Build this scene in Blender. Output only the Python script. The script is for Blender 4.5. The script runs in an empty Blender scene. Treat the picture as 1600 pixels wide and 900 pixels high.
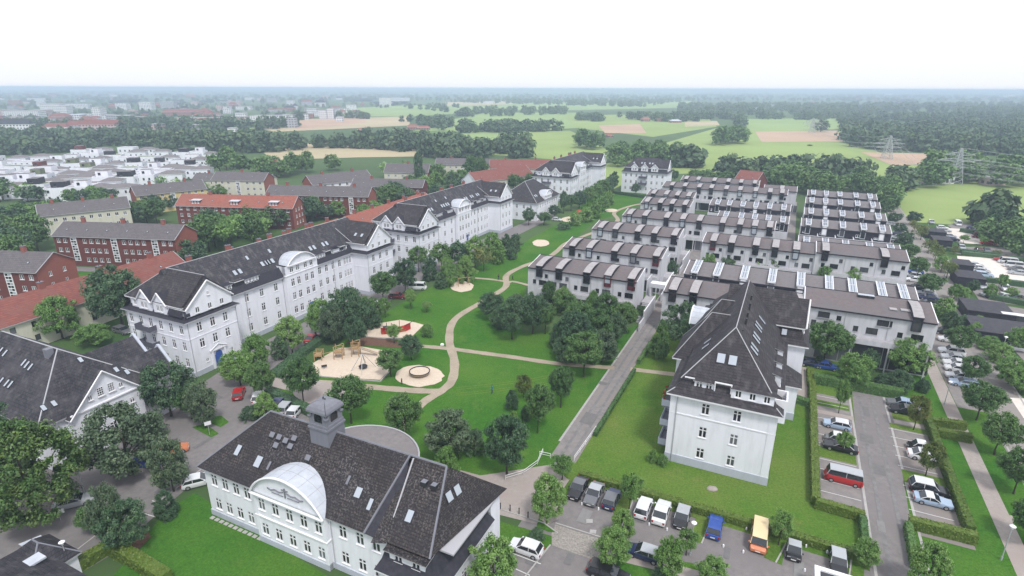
import bpy, bmesh, math, random
import numpy as np
from mathutils import Vector, Matrix
R_ = math.radians
scene = bpy.context.scene
col = scene.collection

# ---------------------------------------------------------------- camera
HAZE = 0.00036
CH, FPX, HOR, ROLL = 50.0, 900.0, 138.0, R_(0.18)
PITCH = math.atan((450 - HOR) / FPX)
cd = bpy.data.cameras.new('camera'); cam = bpy.data.objects.new('camera', cd); col.objects.link(cam)
cam.matrix_world = Matrix.Translation((0, 0, CH)) @ Matrix.Rotation(R_(90) - PITCH, 4, 'X') @ Matrix.Rotation(ROLL, 4, 'Z')
cd.sensor_width = 36; cd.lens = 36 * FPX / 1600; cd.clip_start = 0.5; cd.clip_end = 60000
scene.camera = cam

# ---------------------------------------------------------------- light
SUN_EL, SUN_AZ = 58, 158          # azimuth the light comes from, degrees from +Y clockwise
w = bpy.data.worlds.new('World'); scene.world = w; w.use_nodes = True
nt = w.node_tree; nt.nodes.clear()
o_ = nt.nodes.new('ShaderNodeOutputWorld'); bg = nt.nodes.new('ShaderNodeBackground')
sky = nt.nodes.new('ShaderNodeTexSky'); sky.sky_type = 'NISHITA'; sky.sun_disc = False
sky.sun_elevation = R_(SUN_EL); sky.sun_rotation = R_(SUN_AZ); sky.dust_density = 3.0; sky.air_density = 1.0
mx = nt.nodes.new('ShaderNodeMix'); mx.data_type = 'RGBA'; mx.inputs[0].default_value = 0.86
mx.inputs[7].default_value = (6.35, 6.45, 7.0, 1)     # the white cloud deck of the overcast day
nt.links.new(sky.outputs[0], mx.inputs[6]); nt.links.new(mx.outputs[2], bg.inputs[0])
bg.inputs[1].default_value = 0.15
nt.links.new(bg.outputs[0], o_.inputs[0])
sd = bpy.data.lights.new('sun', 'SUN'); sd.energy = 2.2; sd.angle = R_(10); sd.color = (1, .98, .95)
sun = bpy.data.objects.new('sun', sd); col.objects.link(sun)
az = R_(SUN_AZ); el = R_(SUN_EL)
sdir = Vector((math.sin(az) * math.cos(el), math.cos(az) * math.cos(el), math.sin(el)))
sun.rotation_euler = sdir.to_track_quat('Z', 'Y').to_euler(); sun.location = (0, 0, 200)
scene.view_settings.view_transform = 'Standard'; scene.view_settings.look = 'None'
scene.view_settings.exposure = 0.24; scene.view_settings.gamma = 1; scene.view_settings.use_curve_mapping = False
cy = scene.cycles
cy.max_bounces = 5; cy.diffuse_bounces = 3; cy.glossy_bounces = 2; cy.transmission_bounces = 2
cy.volume_bounces = 1; cy.transparent_max_bounces = 6; cy.use_denoising = True
cy.caustics_reflective = False; cy.caustics_refractive = False; cy.use_adaptive_sampling = True; cy.adaptive_threshold = 0.015

# ---------------------------------------------------------------- coordinates
TH = R_(-25.5); CT, ST = math.cos(TH), math.sin(TH)
def P(x, y, z=0.0):
    """world point at height z seen at photograph pixel (x, y) of 1600x900"""
    a, b = x - 800, 450 - y
    c, s = math.cos(ROLL), math.sin(ROLL)
    a, b = a * c - b * s, a * s + b * c
    dx = a; dy = FPX * math.cos(PITCH) + b * math.sin(PITCH); dz = -FPX * math.sin(PITCH) + b * math.cos(PITCH)
    t = (z - CH) / dz
    return Vector((dx * t, dy * t, z))
def Gp(x, y, z=0.0):
    p = P(x, y, z); return (p.x * CT + p.y * ST, -p.x * ST + p.y * CT)
def W(u, v, z=0.0):
    return Vector((u * CT - v * ST, u * ST + v * CT, z))
def depth(p):
    return p.y * math.cos(PITCH) - (p.z - CH) * math.sin(PITCH)
def hgt(y, base):
    lo, hi = -5.0, 49.0
    for _ in range(40):
        m = (lo + hi) / 2
        if P(800, y, m).y > base.y: lo = m
        else: hi = m
    return lo

# ---------------------------------------------------------------- materials
MATS = {}
def nodes(name):
    m = bpy.data.materials.new(name); m.use_nodes = True; MATS[name] = m
    n = m.node_tree.nodes; b = n['Principled BSDF']; return m, m.node_tree, b
def ramp(t, fac, stops):
    r = t.nodes.new('ShaderNodeValToRGB'); cr = r.color_ramp
    while len(cr.elements) > len(stops): cr.elements.remove(cr.elements[-1])
    while len(cr.elements) < len(stops): cr.elements.new(0.5)
    for e, (p, c) in zip(cr.elements, stops): e.position = p; e.color = (*c, 1)
    t.links.new(fac, r.inputs[0]); return r.outputs[0]
def noise(t, vec, scale, detail=3, rough=0.6):
    n = t.nodes.new('ShaderNodeTexNoise'); n.inputs['Scale'].default_value = scale
    n.inputs['Detail'].default_value = detail; n.inputs['Roughness'].default_value = rough
    if vec is not None: t.links.new(vec, n.inputs['Vector'])
    return n.outputs['Fac']
def mixc(t, fac, a, b, mode='MIX'):
    m = t.nodes.new('ShaderNodeMix'); m.data_type = 'RGBA'; m.blend_type = mode
    for i, s in ((0, fac), (6, a), (7, b)):
        if hasattr(s, 'is_linked'): t.links.new(s, m.inputs[i])
        elif i == 0: m.inputs[0].default_value = s
        else: m.inputs[i].default_value = (*s, 1)
    return m.outputs[2]
def mth(t, op, a, b=0.0):
    m = t.nodes.new('ShaderNodeMath'); m.operation = op
    for i, s in ((0, a), (1, b)):
        if hasattr(s, 'is_linked'): t.links.new(s, m.inputs[i])
        else: m.inputs[i].default_value = s
    return m.outputs[0]
def coord(t, kind='Object'):
    return t.nodes.new('ShaderNodeTexCoord').outputs[kind]
def bump(t, b, h, strength=0.4, dist=0.05):
    n = t.nodes.new('ShaderNodeBump'); n.inputs['Strength'].default_value = strength
    n.inputs['Distance'].default_value = dist; t.links.new(h, n.inputs['Height']); t.links.new(n.outputs[0], b.inputs['Normal'])
def plain(name, c, rough=0.7, metal=0.0, spec=0.3):
    m, t, b = nodes(name); b.inputs['Base Color'].default_value = (*c, 1); b.inputs['Roughness'].default_value = rough
    b.inputs['Metallic'].default_value = metal; b.inputs['Specular IOR Level'].default_value = spec; return m
def rough2(name, c1, c2, scale=1.0, rough=0.85, c3=None, scale3=0.1, bumps=0.0, kind='Object', f3=(0.45, 0.65)):
    """two tones mottled by noise, a third in larger patches"""
    m, t, b = nodes(name); v = coord(t, kind)
    c = ramp(t, noise(t, v, scale, 5, 0.65), [(0.3, c1), (0.7, c2)])
    if c3:
        f = ramp(t, noise(t, v, scale3, 3), [(f3[0], (0, 0, 0)), (f3[1], (1, 1, 1))]); c = mixc(t, f, c, c3)
    t.links.new(c, b.inputs['Base Color']); b.inputs['Roughness'].default_value = rough
    b.inputs['Specular IOR Level'].default_value = 0.2
    if bumps: bump(t, b, noise(t, v, scale * 3, 3), bumps, 0.05)
    return m
def plaster(name, c, dirt, amt=0.35):
    m, t, b = nodes(name); v = coord(t)
    mp = t.nodes.new('ShaderNodeMapping'); mp.inputs['Scale'].default_value = (1.2, 1.2, 0.18); t.links.new(v, mp.inputs['Vector'])
    f = ramp(t, noise(t, mp.outputs[0], 0.9, 5, 0.7), [(0.45, (0, 0, 0)), (0.8, (amt,) * 3)])
    cc = mixc(t, f, c, dirt); t.links.new(cc, b.inputs['Base Color']); b.inputs['Roughness'].default_value = 0.85
    b.inputs['Specular IOR Level'].default_value = 0.2; return m
def tiles(name, cols, w_=0.30, h_=0.26, mortar=(0.015, 0.014, 0.016), lichen=None, lamt=0.5, patch=None, msize=0.02, rough=0.75, streak=0.0):
    """roof tiles in courses that follow the slope: column along x+y, course along z"""
    m, t, b = nodes(name); v = coord(t); s = t.nodes.new('ShaderNodeSeparateXYZ'); t.links.new(v, s.inputs[0])
    x = mth(t, 'ADD', s.outputs[0], s.outputs[1]); c = t.nodes.new('ShaderNodeCombineXYZ')
    t.links.new(x, c.inputs[0]); t.links.new(s.outputs[2], c.inputs[1])
    br = t.nodes.new('ShaderNodeTexBrick'); t.links.new(c.outputs[0], br.inputs['Vector'])
    br.inputs['Scale'].default_value = 1.0; br.inputs['Brick Width'].default_value = w_; br.inputs['Row Height'].default_value = h_
    br.inputs['Mortar Size'].default_value = msize; br.inputs['Color1'].default_value = (*cols[0], 1); br.inputs['Color2'].default_value = (*cols[1], 1)
    br.inputs['Mortar'].default_value = (*mortar, 1); br.inputs['Mortar Smooth'].default_value = 0.4
    cc = br.outputs['Color']
    if patch:
        f = ramp(t, noise(t, v, 0.35, 4), [(0.42, (0, 0, 0)), (0.62, (1, 1, 1))]); cc = mixc(t, mth(t, 'MULTIPLY', f, 0.7), cc, patch)
    if lichen:
        f = ramp(t, noise(t, v, 4.5, 4, 0.75), [(0.52, (0, 0, 0)), (0.60, (1, 1, 1))])
        g = ramp(t, noise(t, v, 0.22, 3), [(0.35, (0.1,) * 3), (0.65, (1, 1, 1))])
        cc = mixc(t, mth(t, 'MULTIPLY', mth(t, 'MULTIPLY', f, g), lamt), cc, lichen)
    if streak:
        mp = t.nodes.new('ShaderNodeMapping'); mp.inputs['Scale'].default_value = (1.6, 1.6, 0.12); t.links.new(v, mp.inputs['Vector'])
        f = ramp(t, noise(t, mp.outputs[0], 0.8, 4), [(0.5, (0, 0, 0)), (0.75, (streak,) * 3)]); cc = mixc(t, f, cc, (0.22, 0.21, 0.21))
    t.links.new(cc, b.inputs['Base Color']); b.inputs['Roughness'].default_value = rough; b.inputs['Specular IOR Level'].default_value = 0.25
    bump(t, b, br.outputs['Fac'], -0.5, 0.04); return m
def foliage(name, c1, c2, c3, tr=0.12):
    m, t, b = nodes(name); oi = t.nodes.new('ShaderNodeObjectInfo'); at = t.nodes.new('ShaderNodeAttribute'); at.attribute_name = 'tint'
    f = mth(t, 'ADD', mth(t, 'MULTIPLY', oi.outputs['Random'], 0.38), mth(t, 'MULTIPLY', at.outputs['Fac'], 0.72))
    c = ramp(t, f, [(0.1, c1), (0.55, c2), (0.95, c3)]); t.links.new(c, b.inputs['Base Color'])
    b.inputs['Roughness'].default_value = 0.5; b.inputs['Specular IOR Level'].default_value = 0.35
    tl = t.nodes.new('ShaderNodeBsdfTranslucent'); t.links.new(c, tl.inputs[0]); ms = t.nodes.new('ShaderNodeMixShader'); ms.inputs[0].default_value = tr
    t.links.new(b.outputs[0], ms.inputs[1]); t.links.new(tl.outputs[0], ms.inputs[2]); t.links.new(ms.outputs[0], t.nodes['Material Output'].inputs[0]); return m

WHITE = plaster('white_render', (0.79, 0.80, 0.85), (0.46, 0.46, 0.49), 0.38)
PLINTH = plaster('grey_plinth', (0.4700, 0.5000, 0.5700), (0.3000, 0.3000, 0.3000), 0.3)
ROWW = plaster('pale_grey_render', (0.58, 0.58, 0.61), (0.34, 0.33, 0.33), 0.55)
CREAM = plaster('cream_render', (0.62, 0.60, 0.50), (0.35, 0.33, 0.28), 0.4)
YELLOW = plaster('yellow_render', (0.62, 0.50, 0.24), (0.35, 0.3, 0.2), 0.3)
STONE = plaster('grey_stone', (0.20, 0.205, 0.235), (0.14, 0.14, 0.15), 0.6)
TRIM = plain('white_trim', (0.8, 0.8, 0.82), 0.5)
GUTTER = plain('zinc_gutter', (0.42, 0.42, 0.44), 0.45)
ZINC = rough2('zinc_sheet', (0.44, 0.47, 0.52), (0.56, 0.59, 0.64), 0.8, 0.5)
FRAME = plain('window_frame_white', (0.78, 0.78, 0.8), 0.5)
DFRAME = plain('dark_window_frame', (0.035, 0.035, 0.04), 0.5)
def glassmat(name, c, r=0.08):
    m, t, b = nodes(name); oi = t.nodes.new('ShaderNodeObjectInfo'); v = coord(t)
    c_ = ramp(t, mth(t, 'FRACT', mth(t, 'MULTIPLY', oi.outputs['Random'], 7.3)), [(0.0, c), (0.55, tuple(x * 1.6 for x in c)), (0.8, tuple(min(1, x * 3 + .04) for x in c)), (1.0, tuple(min(1, x * 7 + .10) for x in c))])  # varied sky reflections painted as random paler pane colours
    t.links.new(c_, b.inputs['Base Color']); b.inputs['Roughness'].default_value = r; b.inputs['Specular IOR Level'].default_value = 0.6; return m
GLASS = glassmat('window_glass', (0.012, 0.013, 0.016))
SKYGL = plain('skylight_glass', (0.40, 0.44, 0.49), 0.15, 0.0, 0.8)
ROOFF = tiles('weathered_roof_tiles', ((0.0273, 0.0228, 0.0236), (0.0648, 0.0533, 0.0508)), 0.34, 0.20, lichen=(0.2530, 0.2310, 0.2250), lamt=0.5, patch=(0.0245, 0.0234, 0.0285), msize=0.035)
ROOFR = tiles('slate_grey_roof_tiles', ((0.0376, 0.0337, 0.0392), (0.0570, 0.0502, 0.0547)), 0.5, 0.30, mortar=(0.0156, 0.0135, 0.0173), msize=0.035, patch=(0.0402, 0.0367, 0.0420), streak=0.25)
ROOFA = tiles('old_grey_roof_tiles', ((0.0403, 0.0389, 0.0475), (0.0612, 0.0576, 0.0662)), 0.4, 0.35, mortar=(0.0202, 0.0194, 0.0245), lichen=(0.1080, 0.1044, 0.1080), lamt=0.35, msize=0.035, patch=(0.0504, 0.0475, 0.0540), streak=0.5)
ROOFS = rough2('dark_slate', (0.0263, 0.0263, 0.0360), (0.0465, 0.0450, 0.0562), 2.0, 0.65)
ROOFL = tiles('brown_black_roof_tiles', ((0.0298, 0.0281, 0.0357), (0.0510, 0.0476, 0.0561)), 0.32, 0.28, mortar=(0.0136, 0.0136, 0.0170), msize=0.03, patch=(0.0638, 0.0595, 0.0680), streak=0.3)
ROOFB = rough2('brown_grey_roof', (0.1320, 0.1087, 0.1088), (0.1804, 0.1549, 0.1547), 1.6, 0.85, c3=(0.1452, 0.1348, 0.1403), scale3=0.25)
ROOFG = tiles('grey_concrete_tiles', ((0.11, 0.10, 0.105), (0.145, 0.13, 0.132)), 0.5, 0.30, mortar=(0.06, 0.055, 0.06), msize=0.03, patch=(0.12, 0.105, 0.11), streak=0.3)
ROOFO = tiles('orange_red_roof_tiles', ((0.27, 0.085, 0.058), (0.34, 0.115, 0.078)), 0.5, 0.30, mortar=(0.2, 0.06, 0.04), msize=0.03, patch=(0.24, 0.10, 0.075), streak=0.2)
ROOFM = tiles('dull_red_roof_tiles', ((0.19, 0.062, 0.05), (0.26, 0.09, 0.07)), 0.5, 0.3, mortar=(0.14, 0.05, 0.04), msize=0.03, patch=(0.2, 0.09, 0.075))
BRICK = rough2('red_brick', (0.130, 0.040, 0.036), (0.175, 0.056, 0.048), 3.0, 0.9, c3=(0.150, 0.052, 0.046), scale3=0.15)
BRICK2 = rough2('orange_brick', (0.26, 0.09, 0.07), (0.33, 0.12, 0.092), 3.0, 0.9, c3=(0.28, 0.11, 0.088), scale3=0.15)
DARKW = rough2('dark_cladding', (0.022, 0.022, 0.032), (0.04, 0.038, 0.05), 1.5, 0.6)
BLACKR = rough2('black_felt_roof', (0.045, 0.044, 0.052), (0.075, 0.072, 0.082), 0.8, 0.8)
GREENR = rough2('green_flat_roof', (0.13, 0.16, 0.09), (0.22, 0.24, 0.15), 0.5, 0.9)
DECK = rough2('terrace_slabs', (0.32, 0.31, 0.33), (0.43, 0.42, 0.43), 1.2, 0.85)
DORM = rough2('dormer_zinc_roof', (0.30, 0.28, 0.28), (0.42, 0.40, 0.40), 1.5, 0.6)
WINE = plain('wine_red_panel', (0.10, 0.02, 0.03), 0.5)
BLUE = plain('blue_door_paint', (0.045, 0.10, 0.36), 0.5)
ASPH = rough2('asphalt', (0.1713, 0.1586, 0.1587), (0.2347, 0.2172, 0.2109), 1.3, 0.9, c3=(0.1903, 0.1745, 0.1716), scale3=0.12, kind='Object')
ASPH2 = rough2('old_asphalt', (0.1893, 0.1755, 0.1729), (0.2704, 0.2470, 0.2346), 0.9, 0.9, c3=(0.2434, 0.2145, 0.1976), scale3=0.1)
PATCH = rough2('asphalt_repair', (0.145, 0.140, 0.14), (0.185, 0.18, 0.178), 1.5, 0.9)
PAVE = rough2('pale_paving', (0.30, 0.265, 0.24), (0.38, 0.34, 0.31), 2.0, 0.9, c3=(0.33, 0.28, 0.255), scale3=0.2)
PATH = rough2('gravel_path', (0.3240, 0.2700, 0.2070), (0.4140, 0.3510, 0.2700), 2.5, 0.95, c3=(0.3060, 0.2610, 0.1980), scale3=0.3)
SAND = rough2('play_sand', (0.54, 0.44, 0.34), (0.66, 0.56, 0.45), 1.6, 0.95, c3=(0.60, 0.50, 0.39), scale3=0.3, bumps=0.3)
PLAZA = rough2('pale_sand_paving', (0.60, 0.54, 0.48), (0.74, 0.68, 0.62), 0.6, 0.95)
COBB = rough2('cobblestones', (0.18, 0.165, 0.15), (0.40, 0.37, 0.33), 5.0, 0.9, bumps=0.5)
EARTH = rough2('planting_earth', (0.10, 0.055, 0.035), (0.18, 0.10, 0.07), 3.0, 0.95, bumps=0.5)
def lawnmat(name, a, b_, c, stripes=0.0, dry=(0.16, 0.17, 0.05)):
    m, t, b = nodes(name); v = coord(t)
    c1 = ramp(t, noise(t, v, 0.9, 6, 0.7), [(0.3, a), (0.7, b_)]); f = ramp(t, noise(t, v, 0.07, 4, 0.6), [(0.38, (0, 0, 0)), (0.66, (1, 1, 1))])
    c2 = mixc(t, f, c1, c); f2 = ramp(t, noise(t, v, 0.22, 5, 0.75), [(0.56, (0, 0, 0)), (0.78, (0.7,) * 3)]); c2 = mixc(t, f2, c2, dry)
    f3 = ramp(t, noise(t, v, 3.5, 4, 0.8), [(0.35, (0.72,) * 3), (0.65, (1.2,) * 3)]); c2 = mixc(t, 1.0, c2, f3, 'MULTIPLY')
    t.links.new(c2, b.inputs['Base Color']); b.inputs['Roughness'].default_value = 0.95; b.inputs['Specular IOR Level'].default_value = 0.05
    bump(t, b, noise(t, v, 6.0, 4), 0.5, 0.06); return m
LAWN = lawnmat('lawn_grass', (0.0306, 0.1104, 0.0140), (0.0560, 0.1632, 0.0206), (0.0781, 0.1680, 0.0244), dry=(0.1274, 0.1824, 0.0469))
LAWN2 = lawnmat('mown_grass', (0.062, 0.142, 0.020), (0.098, 0.185, 0.028), (0.128, 0.185, 0.038), dry=(0.19, 0.19, 0.065))
ROUGHG = lawnmat('rough_grass', (0.035, 0.085, 0.028), (0.06, 0.12, 0.035), (0.075, 0.13, 0.04), dry=(0.13, 0.14, 0.06))
def field(name, a, b_): return rough2(name, a, b_, 0.02, 0.95, c3=tuple((x + y) / 2 * 1.12 for x, y in zip(a, b_)), scale3=0.006, kind='Object')
F_MEAD = field('meadow', (0.21, 0.285, 0.085), (0.27, 0.345, 0.115))
F_LIGHT = field('pale_pasture', (0.2090, 0.2970, 0.0990), (0.2640, 0.3520, 0.1320))
F_TAN = field('stubble', (0.3740, 0.3190, 0.1980), (0.4620, 0.3850, 0.2420))
F_BROWN = field('ploughed_earth', (0.3795, 0.2645, 0.1840), (0.4830, 0.3450, 0.2415))
F_DARK = field('dark_crop', (0.08, 0.15, 0.045), (0.12, 0.20, 0.06))
G_BASE = rough2('countryside_green', (0.045, 0.085, 0.03), (0.085, 0.14, 0.045), 0.006, 0.95, c3=(0.10, 0.15, 0.055), scale3=0.0018)
LINE = plain('road_paint', (0.62, 0.62, 0.6), 0.8)
KERB = rough2('kerb_stone', (0.34, 0.33, 0.32), (0.44, 0.42, 0.40), 1.5, 0.9)
LEAF_M = foliage('leaves_maple', (0.0458, 0.1095, 0.0346), (0.0858, 0.1755, 0.0469), (0.1544, 0.2597, 0.0741))
LEAF_D = foliage('leaves_dark', (0.0390, 0.0910, 0.0442), (0.0702, 0.1378, 0.0624), (0.1274, 0.2080, 0.0936))
LEAF_B = foliage('leaves_bright', (0.0811, 0.1825, 0.0406), (0.1487, 0.2788, 0.0642), (0.2451, 0.3802, 0.1099))
LEAF_Y = foliage('leaves_yellowish', (0.075, 0.12, 0.024), (0.125, 0.165, 0.035), (0.20, 0.21, 0.06))
LEAF_F = foliage('leaves_far', (0.036, 0.074, 0.036), (0.066, 0.118, 0.048), (0.110, 0.170, 0.066), 0.15)
LEAF_A = foliage('leaves_ash', (0.034, 0.088, 0.024), (0.070, 0.140, 0.034), (0.150, 0.225, 0.055))
LEAF_G = foliage('leaves_greyish', (0.055, 0.095, 0.050), (0.100, 0.155, 0.080), (0.170, 0.230, 0.120))
SKYGF = plain('far_skylight_glass', (0.26, 0.29, 0.34), 0.2, 0.0, 0.6)
HEDGE = foliage('leaves_hedge', (0.0651, 0.1235, 0.0192), (0.1162, 0.1820, 0.0288), (0.1860, 0.2340, 0.0480), 0.15)
BARK = rough2('bark', (0.045, 0.036, 0.028), (0.09, 0.075, 0.06), 4.0, 0.95)
STEEL = plain('grey_steel', (0.30, 0.32, 0.33), 0.5, 0.3)
GALV = plain('galvanised_steel', (0.42, 0.45, 0.46), 0.5, 0.2)
TYRE = plain('tyre_rubber', (0.015, 0.015, 0.016), 0.8)
ALLOY = plain('alloy_wheel', (0.45, 0.45, 0.47), 0.35, 0.6)
CARGL = plain('car_glass', (0.02, 0.025, 0.03), 0.06, 0, 0.9)
LAMPG = plain('headlight_glass', (0.7, 0.72, 0.75), 0.15, 0, 0.7)
LAMPR = plain('rear_light_red', (0.35, 0.02, 0.02), 0.3)
WOOD = rough2('light_timber', (0.34, 0.22, 0.11), (0.46, 0.31, 0.17), 3.0, 0.8)
REDP = plain('red_paint', (0.42, 0.035, 0.03), 0.5)
TERRA = plain('orange_terracotta', (0.45, 0.13, 0.07), 0.7)
PLATE = plain('number_plate', (0.7, 0.7, 0.68), 0.5)

# ---------------------------------------------------------------- mesh helpers
class MB:
    def __init__(s, xf=None): s.v = []; s.f = []; s.m = []; s.mats = []; s.xf = xf
    def mi(s, m):
        if m not in s.mats: s.mats.append(m)
        return s.mats.index(m)
    def face(s, pts, m):
        k = len(s.v); s.v += [tuple(p) for p in pts]; s.f.append(tuple(range(k, k + len(pts)))); s.m.append(s.mi(m))
    def box(s, x0, x1, y0, y1, z0, z1, m, top=None, skip=''):
        a = [(x0, y0), (x1, y0), (x1, y1), (x0, y1)]
        for i in range(4):
            p, q = a[i], a[(i + 1) % 4]; s.face([(*p, z0), (*q, z0), (*q, z1), (*p, z1)], m)
        s.face([(*p, z1) for p in a], top or m)
        if 'b' not in skip: s.face([(*p, z0) for p in reversed(a)], m)
    def prism(s, poly, z0, z1, m, top=None):
        n = len(poly)
        for i in range(n):
            p, q = poly[i], poly[(i + 1) % n]; s.face([(*p, z0), (*q, z0), (*q, z1), (*p, z1)], m)
        s.face([(*p, z1) for p in poly], top or m); s.face([(*p, z0) for p in reversed(poly)], m)
    def bar(s, a, b, r, m, n=6, r2=None):
        a = Vector(a); b = Vector(b); d = (b - a)
        if d.length < 1e-6: return
        d.normalize(); x = d.orthogonal().normalized(); y = d.cross(x); r2 = r if r2 is None else r2
        A = [a + (x * math.cos(t) + y * math.sin(t)) * r for t in [2 * math.pi * i / n for i in range(n)]]
        B = [b + (x * math.cos(t) + y * math.sin(t)) * r2 for t in [2 * math.pi * i / n for i in range(n)]]
        for i in range(n): s.face([A[i], A[(i + 1) % n], B[(i + 1) % n], B[i]], m)
        s.face(list(reversed(A)), m); s.face(B, m)
    def lathe(s, prof, c, m, n=16):
        for (r0, z0), (r1, z1) in zip(prof, prof[1:]):
            for i in range(n):
                t0, t1 = 2 * math.pi * i / n, 2 * math.pi * (i + 1) / n
                q = [(c[0] + r * math.cos(t), c[1] + r * math.sin(t), c[2] + z) for r, t, z in ((r0, t0, z0), (r0, t1, z0), (r1, t1, z1), (r1, t0, z1))]
                if r0 < 1e-5: q = q[1:]
                elif r1 < 1e-5: q = q[:3]
                s.face(q, m)
    def mesh(s, name):
        me = bpy.data.meshes.new(name); me.from_pydata(s.v, [], s.f)
        for m in s.mats: me.materials.append(m)
        me.polygons.foreach_set('material_index', s.m); me.update(); return me
    def build(s, name, parent=None, smooth=False, **kw):
        me = s.mesh(name)
        if smooth: weld(me)
        return link(name, me, parent, **kw)
def weld(me, d=1e-4, ang=40):
    bm = bmesh.new(); bm.from_mesh(me); bmesh.ops.remove_doubles(bm, verts=bm.verts, dist=d)
    bmesh.ops.recalc_face_normals(bm, faces=bm.faces)
    bm.to_mesh(me); bm.free(); me.shade_smooth(); 
    try: me.set_sharp_from_angle(angle=R_(ang))
    except Exception: pass
def link(name, data, parent=None, loc=None, rz=None, label=None, cat=None, group=None, kind=None, scale=None):
    o = bpy.data.objects.new(name, data); col.objects.link(o)
    if parent is not None: o.parent = parent
    if loc is not None: o.location = loc
    if rz is not None: o.rotation_euler = (0, 0, rz)
    if scale is not None: o.scale = scale
    tag(o, label, cat, group, kind); return o
def tag(o, label=None, cat=None, group=None, kind=None):
    if label: o['label'] = label
    if cat: o['category'] = cat
    if group: o['group'] = group
    if kind: o['kind'] = kind
def empty(name, loc, rz=0.0, label=None, cat=None, group=None):
    o = link(name, None, None, loc, rz, label, cat, group); o.empty_display_size = 0.5; return o
def ordinal(i): return ['first', 'second', 'third', 'fourth', 'fifth', 'sixth', 'seventh', 'eighth', 'ninth', 'tenth', 'eleventh', 'twelfth', 'thirteenth', 'fourteenth', 'fifteenth', 'sixteenth', 'seventeenth', 'eighteenth', 'nineteenth', 'twentieth', 'last but one', 'last', 'very last', 'hindmost'][i]
# ---------------------------------------------------------------- ground sheets
def sheet(name, px, z, m, kind='structure', pts=None):
    pts = pts or [P(x, y) for x, y in px]; NSH[0] += 1; z += NSH[0] * 0.00005
    bm = bmesh.new(); vs = [bm.verts.new((p[0], p[1], z)) for p in pts]; bm.faces.new(vs)
    bmesh.ops.triangulate(bm, faces=bm.faces); bmesh.ops.recalc_face_normals(bm, faces=bm.faces)
    for f in bm.faces:
        if f.normal.z < 0: f.normal_flip()
    me = bpy.data.meshes.new(name); bm.to_mesh(me); bm.free(); me.materials.append(m); return link(name, me, kind=kind)
def gsheet(name, quads, z, m, kind='structure'):
    """sheet of grid rectangles (u0,u1,v0,v1)"""
    b = MB(); NSH[0] += 1; z += NSH[0] * 0.00005
    for u0, u1, v0, v1 in quads: b.face([W(u0, v0, z), W(u1, v0, z), W(u1, v1, z), W(u0, v1, z)], m)
    return b.build(name, kind=kind)
def smooth_line(pts, n=6):
    out = []; p = [pts[0]] + list(pts) + [pts[-1]]
    for i in range(1, len(p) - 2):
        for k in range(n):
            t = k / n; a, b, c, d = p[i - 1], p[i], p[i + 1], p[i + 2]
            out.append(0.5 * ((2 * b) + (c - a) * t + (2 * a - 5 * b + 4 * c - d) * t * t + (3 * b - a - 3 * c + d) * t ** 3))
    out.append(pts[-1]); return out
def ribbon(name, px, width, z, m, pts=None):
    pts = smooth_line(pts or [P(x, y) for x, y in px]); b = MB(); L = []; NSH[0] += 1; z += NSH[0] * 0.00005
    for i, p in enumerate(pts):
        d = (pts[min(i + 1, len(pts) - 1)] - pts[max(i - 1, 0)]).normalized(); n = Vector((-d.y, d.x, 0))
        wd = width * (1 + 0.07 * math.sin(i * 1.7)); L.append((p + n * wd / 2, p - n * wd / 2))
    for (a, c), (e, g) in zip(L, L[1:]): b.face([(c.x, c.y, z), (g.x, g.y, z), (e.x, e.y, z), (a.x, a.y, z)], m)
    return b.build(name, kind='structure')

# base: one sheet to beyond the horizon, gently rising to low hills far away
def ground_base():
    rs = [0, 60, 150, 300, 600, 1200, 2400, 4000, 5500, 7000, 8500, 10000, 12000, 15000, 20000]
    n = 96; b = MB(); rnd = random.Random(4)
    ph = [rnd.uniform(0, 6.28) for _ in range(6)]
    def h(r, a):
        if r < 5200: return 0
        k = min(1, (r - 5200) / 3500); s = 0.5 + 0.25 * math.sin(5 * a + ph[0]) + 0.15 * math.sin(13 * a + ph[1]) + 0.1 * math.sin(29 * a + ph[2])
        return k * (8 + 38 * max(0, s)) * (1 if r > 7000 else .7)
    V = [[(r * math.sin(2 * math.pi * i / n), r * math.cos(2 * math.pi * i / n), h(r, 2 * math.pi * i / n)) for i in range(n)] for r in rs[1:]]
    for i in range(n): b.face([(0, 0, 0), V[0][(i + 1) % n], V[0][i]], G_BASE)
    for A, B in zip(V, V[1:]):
        for i in range(n): b.face([A[i], A[(i + 1) % n], B[(i + 1) % n], B[i]], G_BASE)
    b.build('ground', smooth=True, kind='structure')
ground_base()
b = MB(); 
Z = lambda k: 0.008 * k
NSH = [0]
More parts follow.
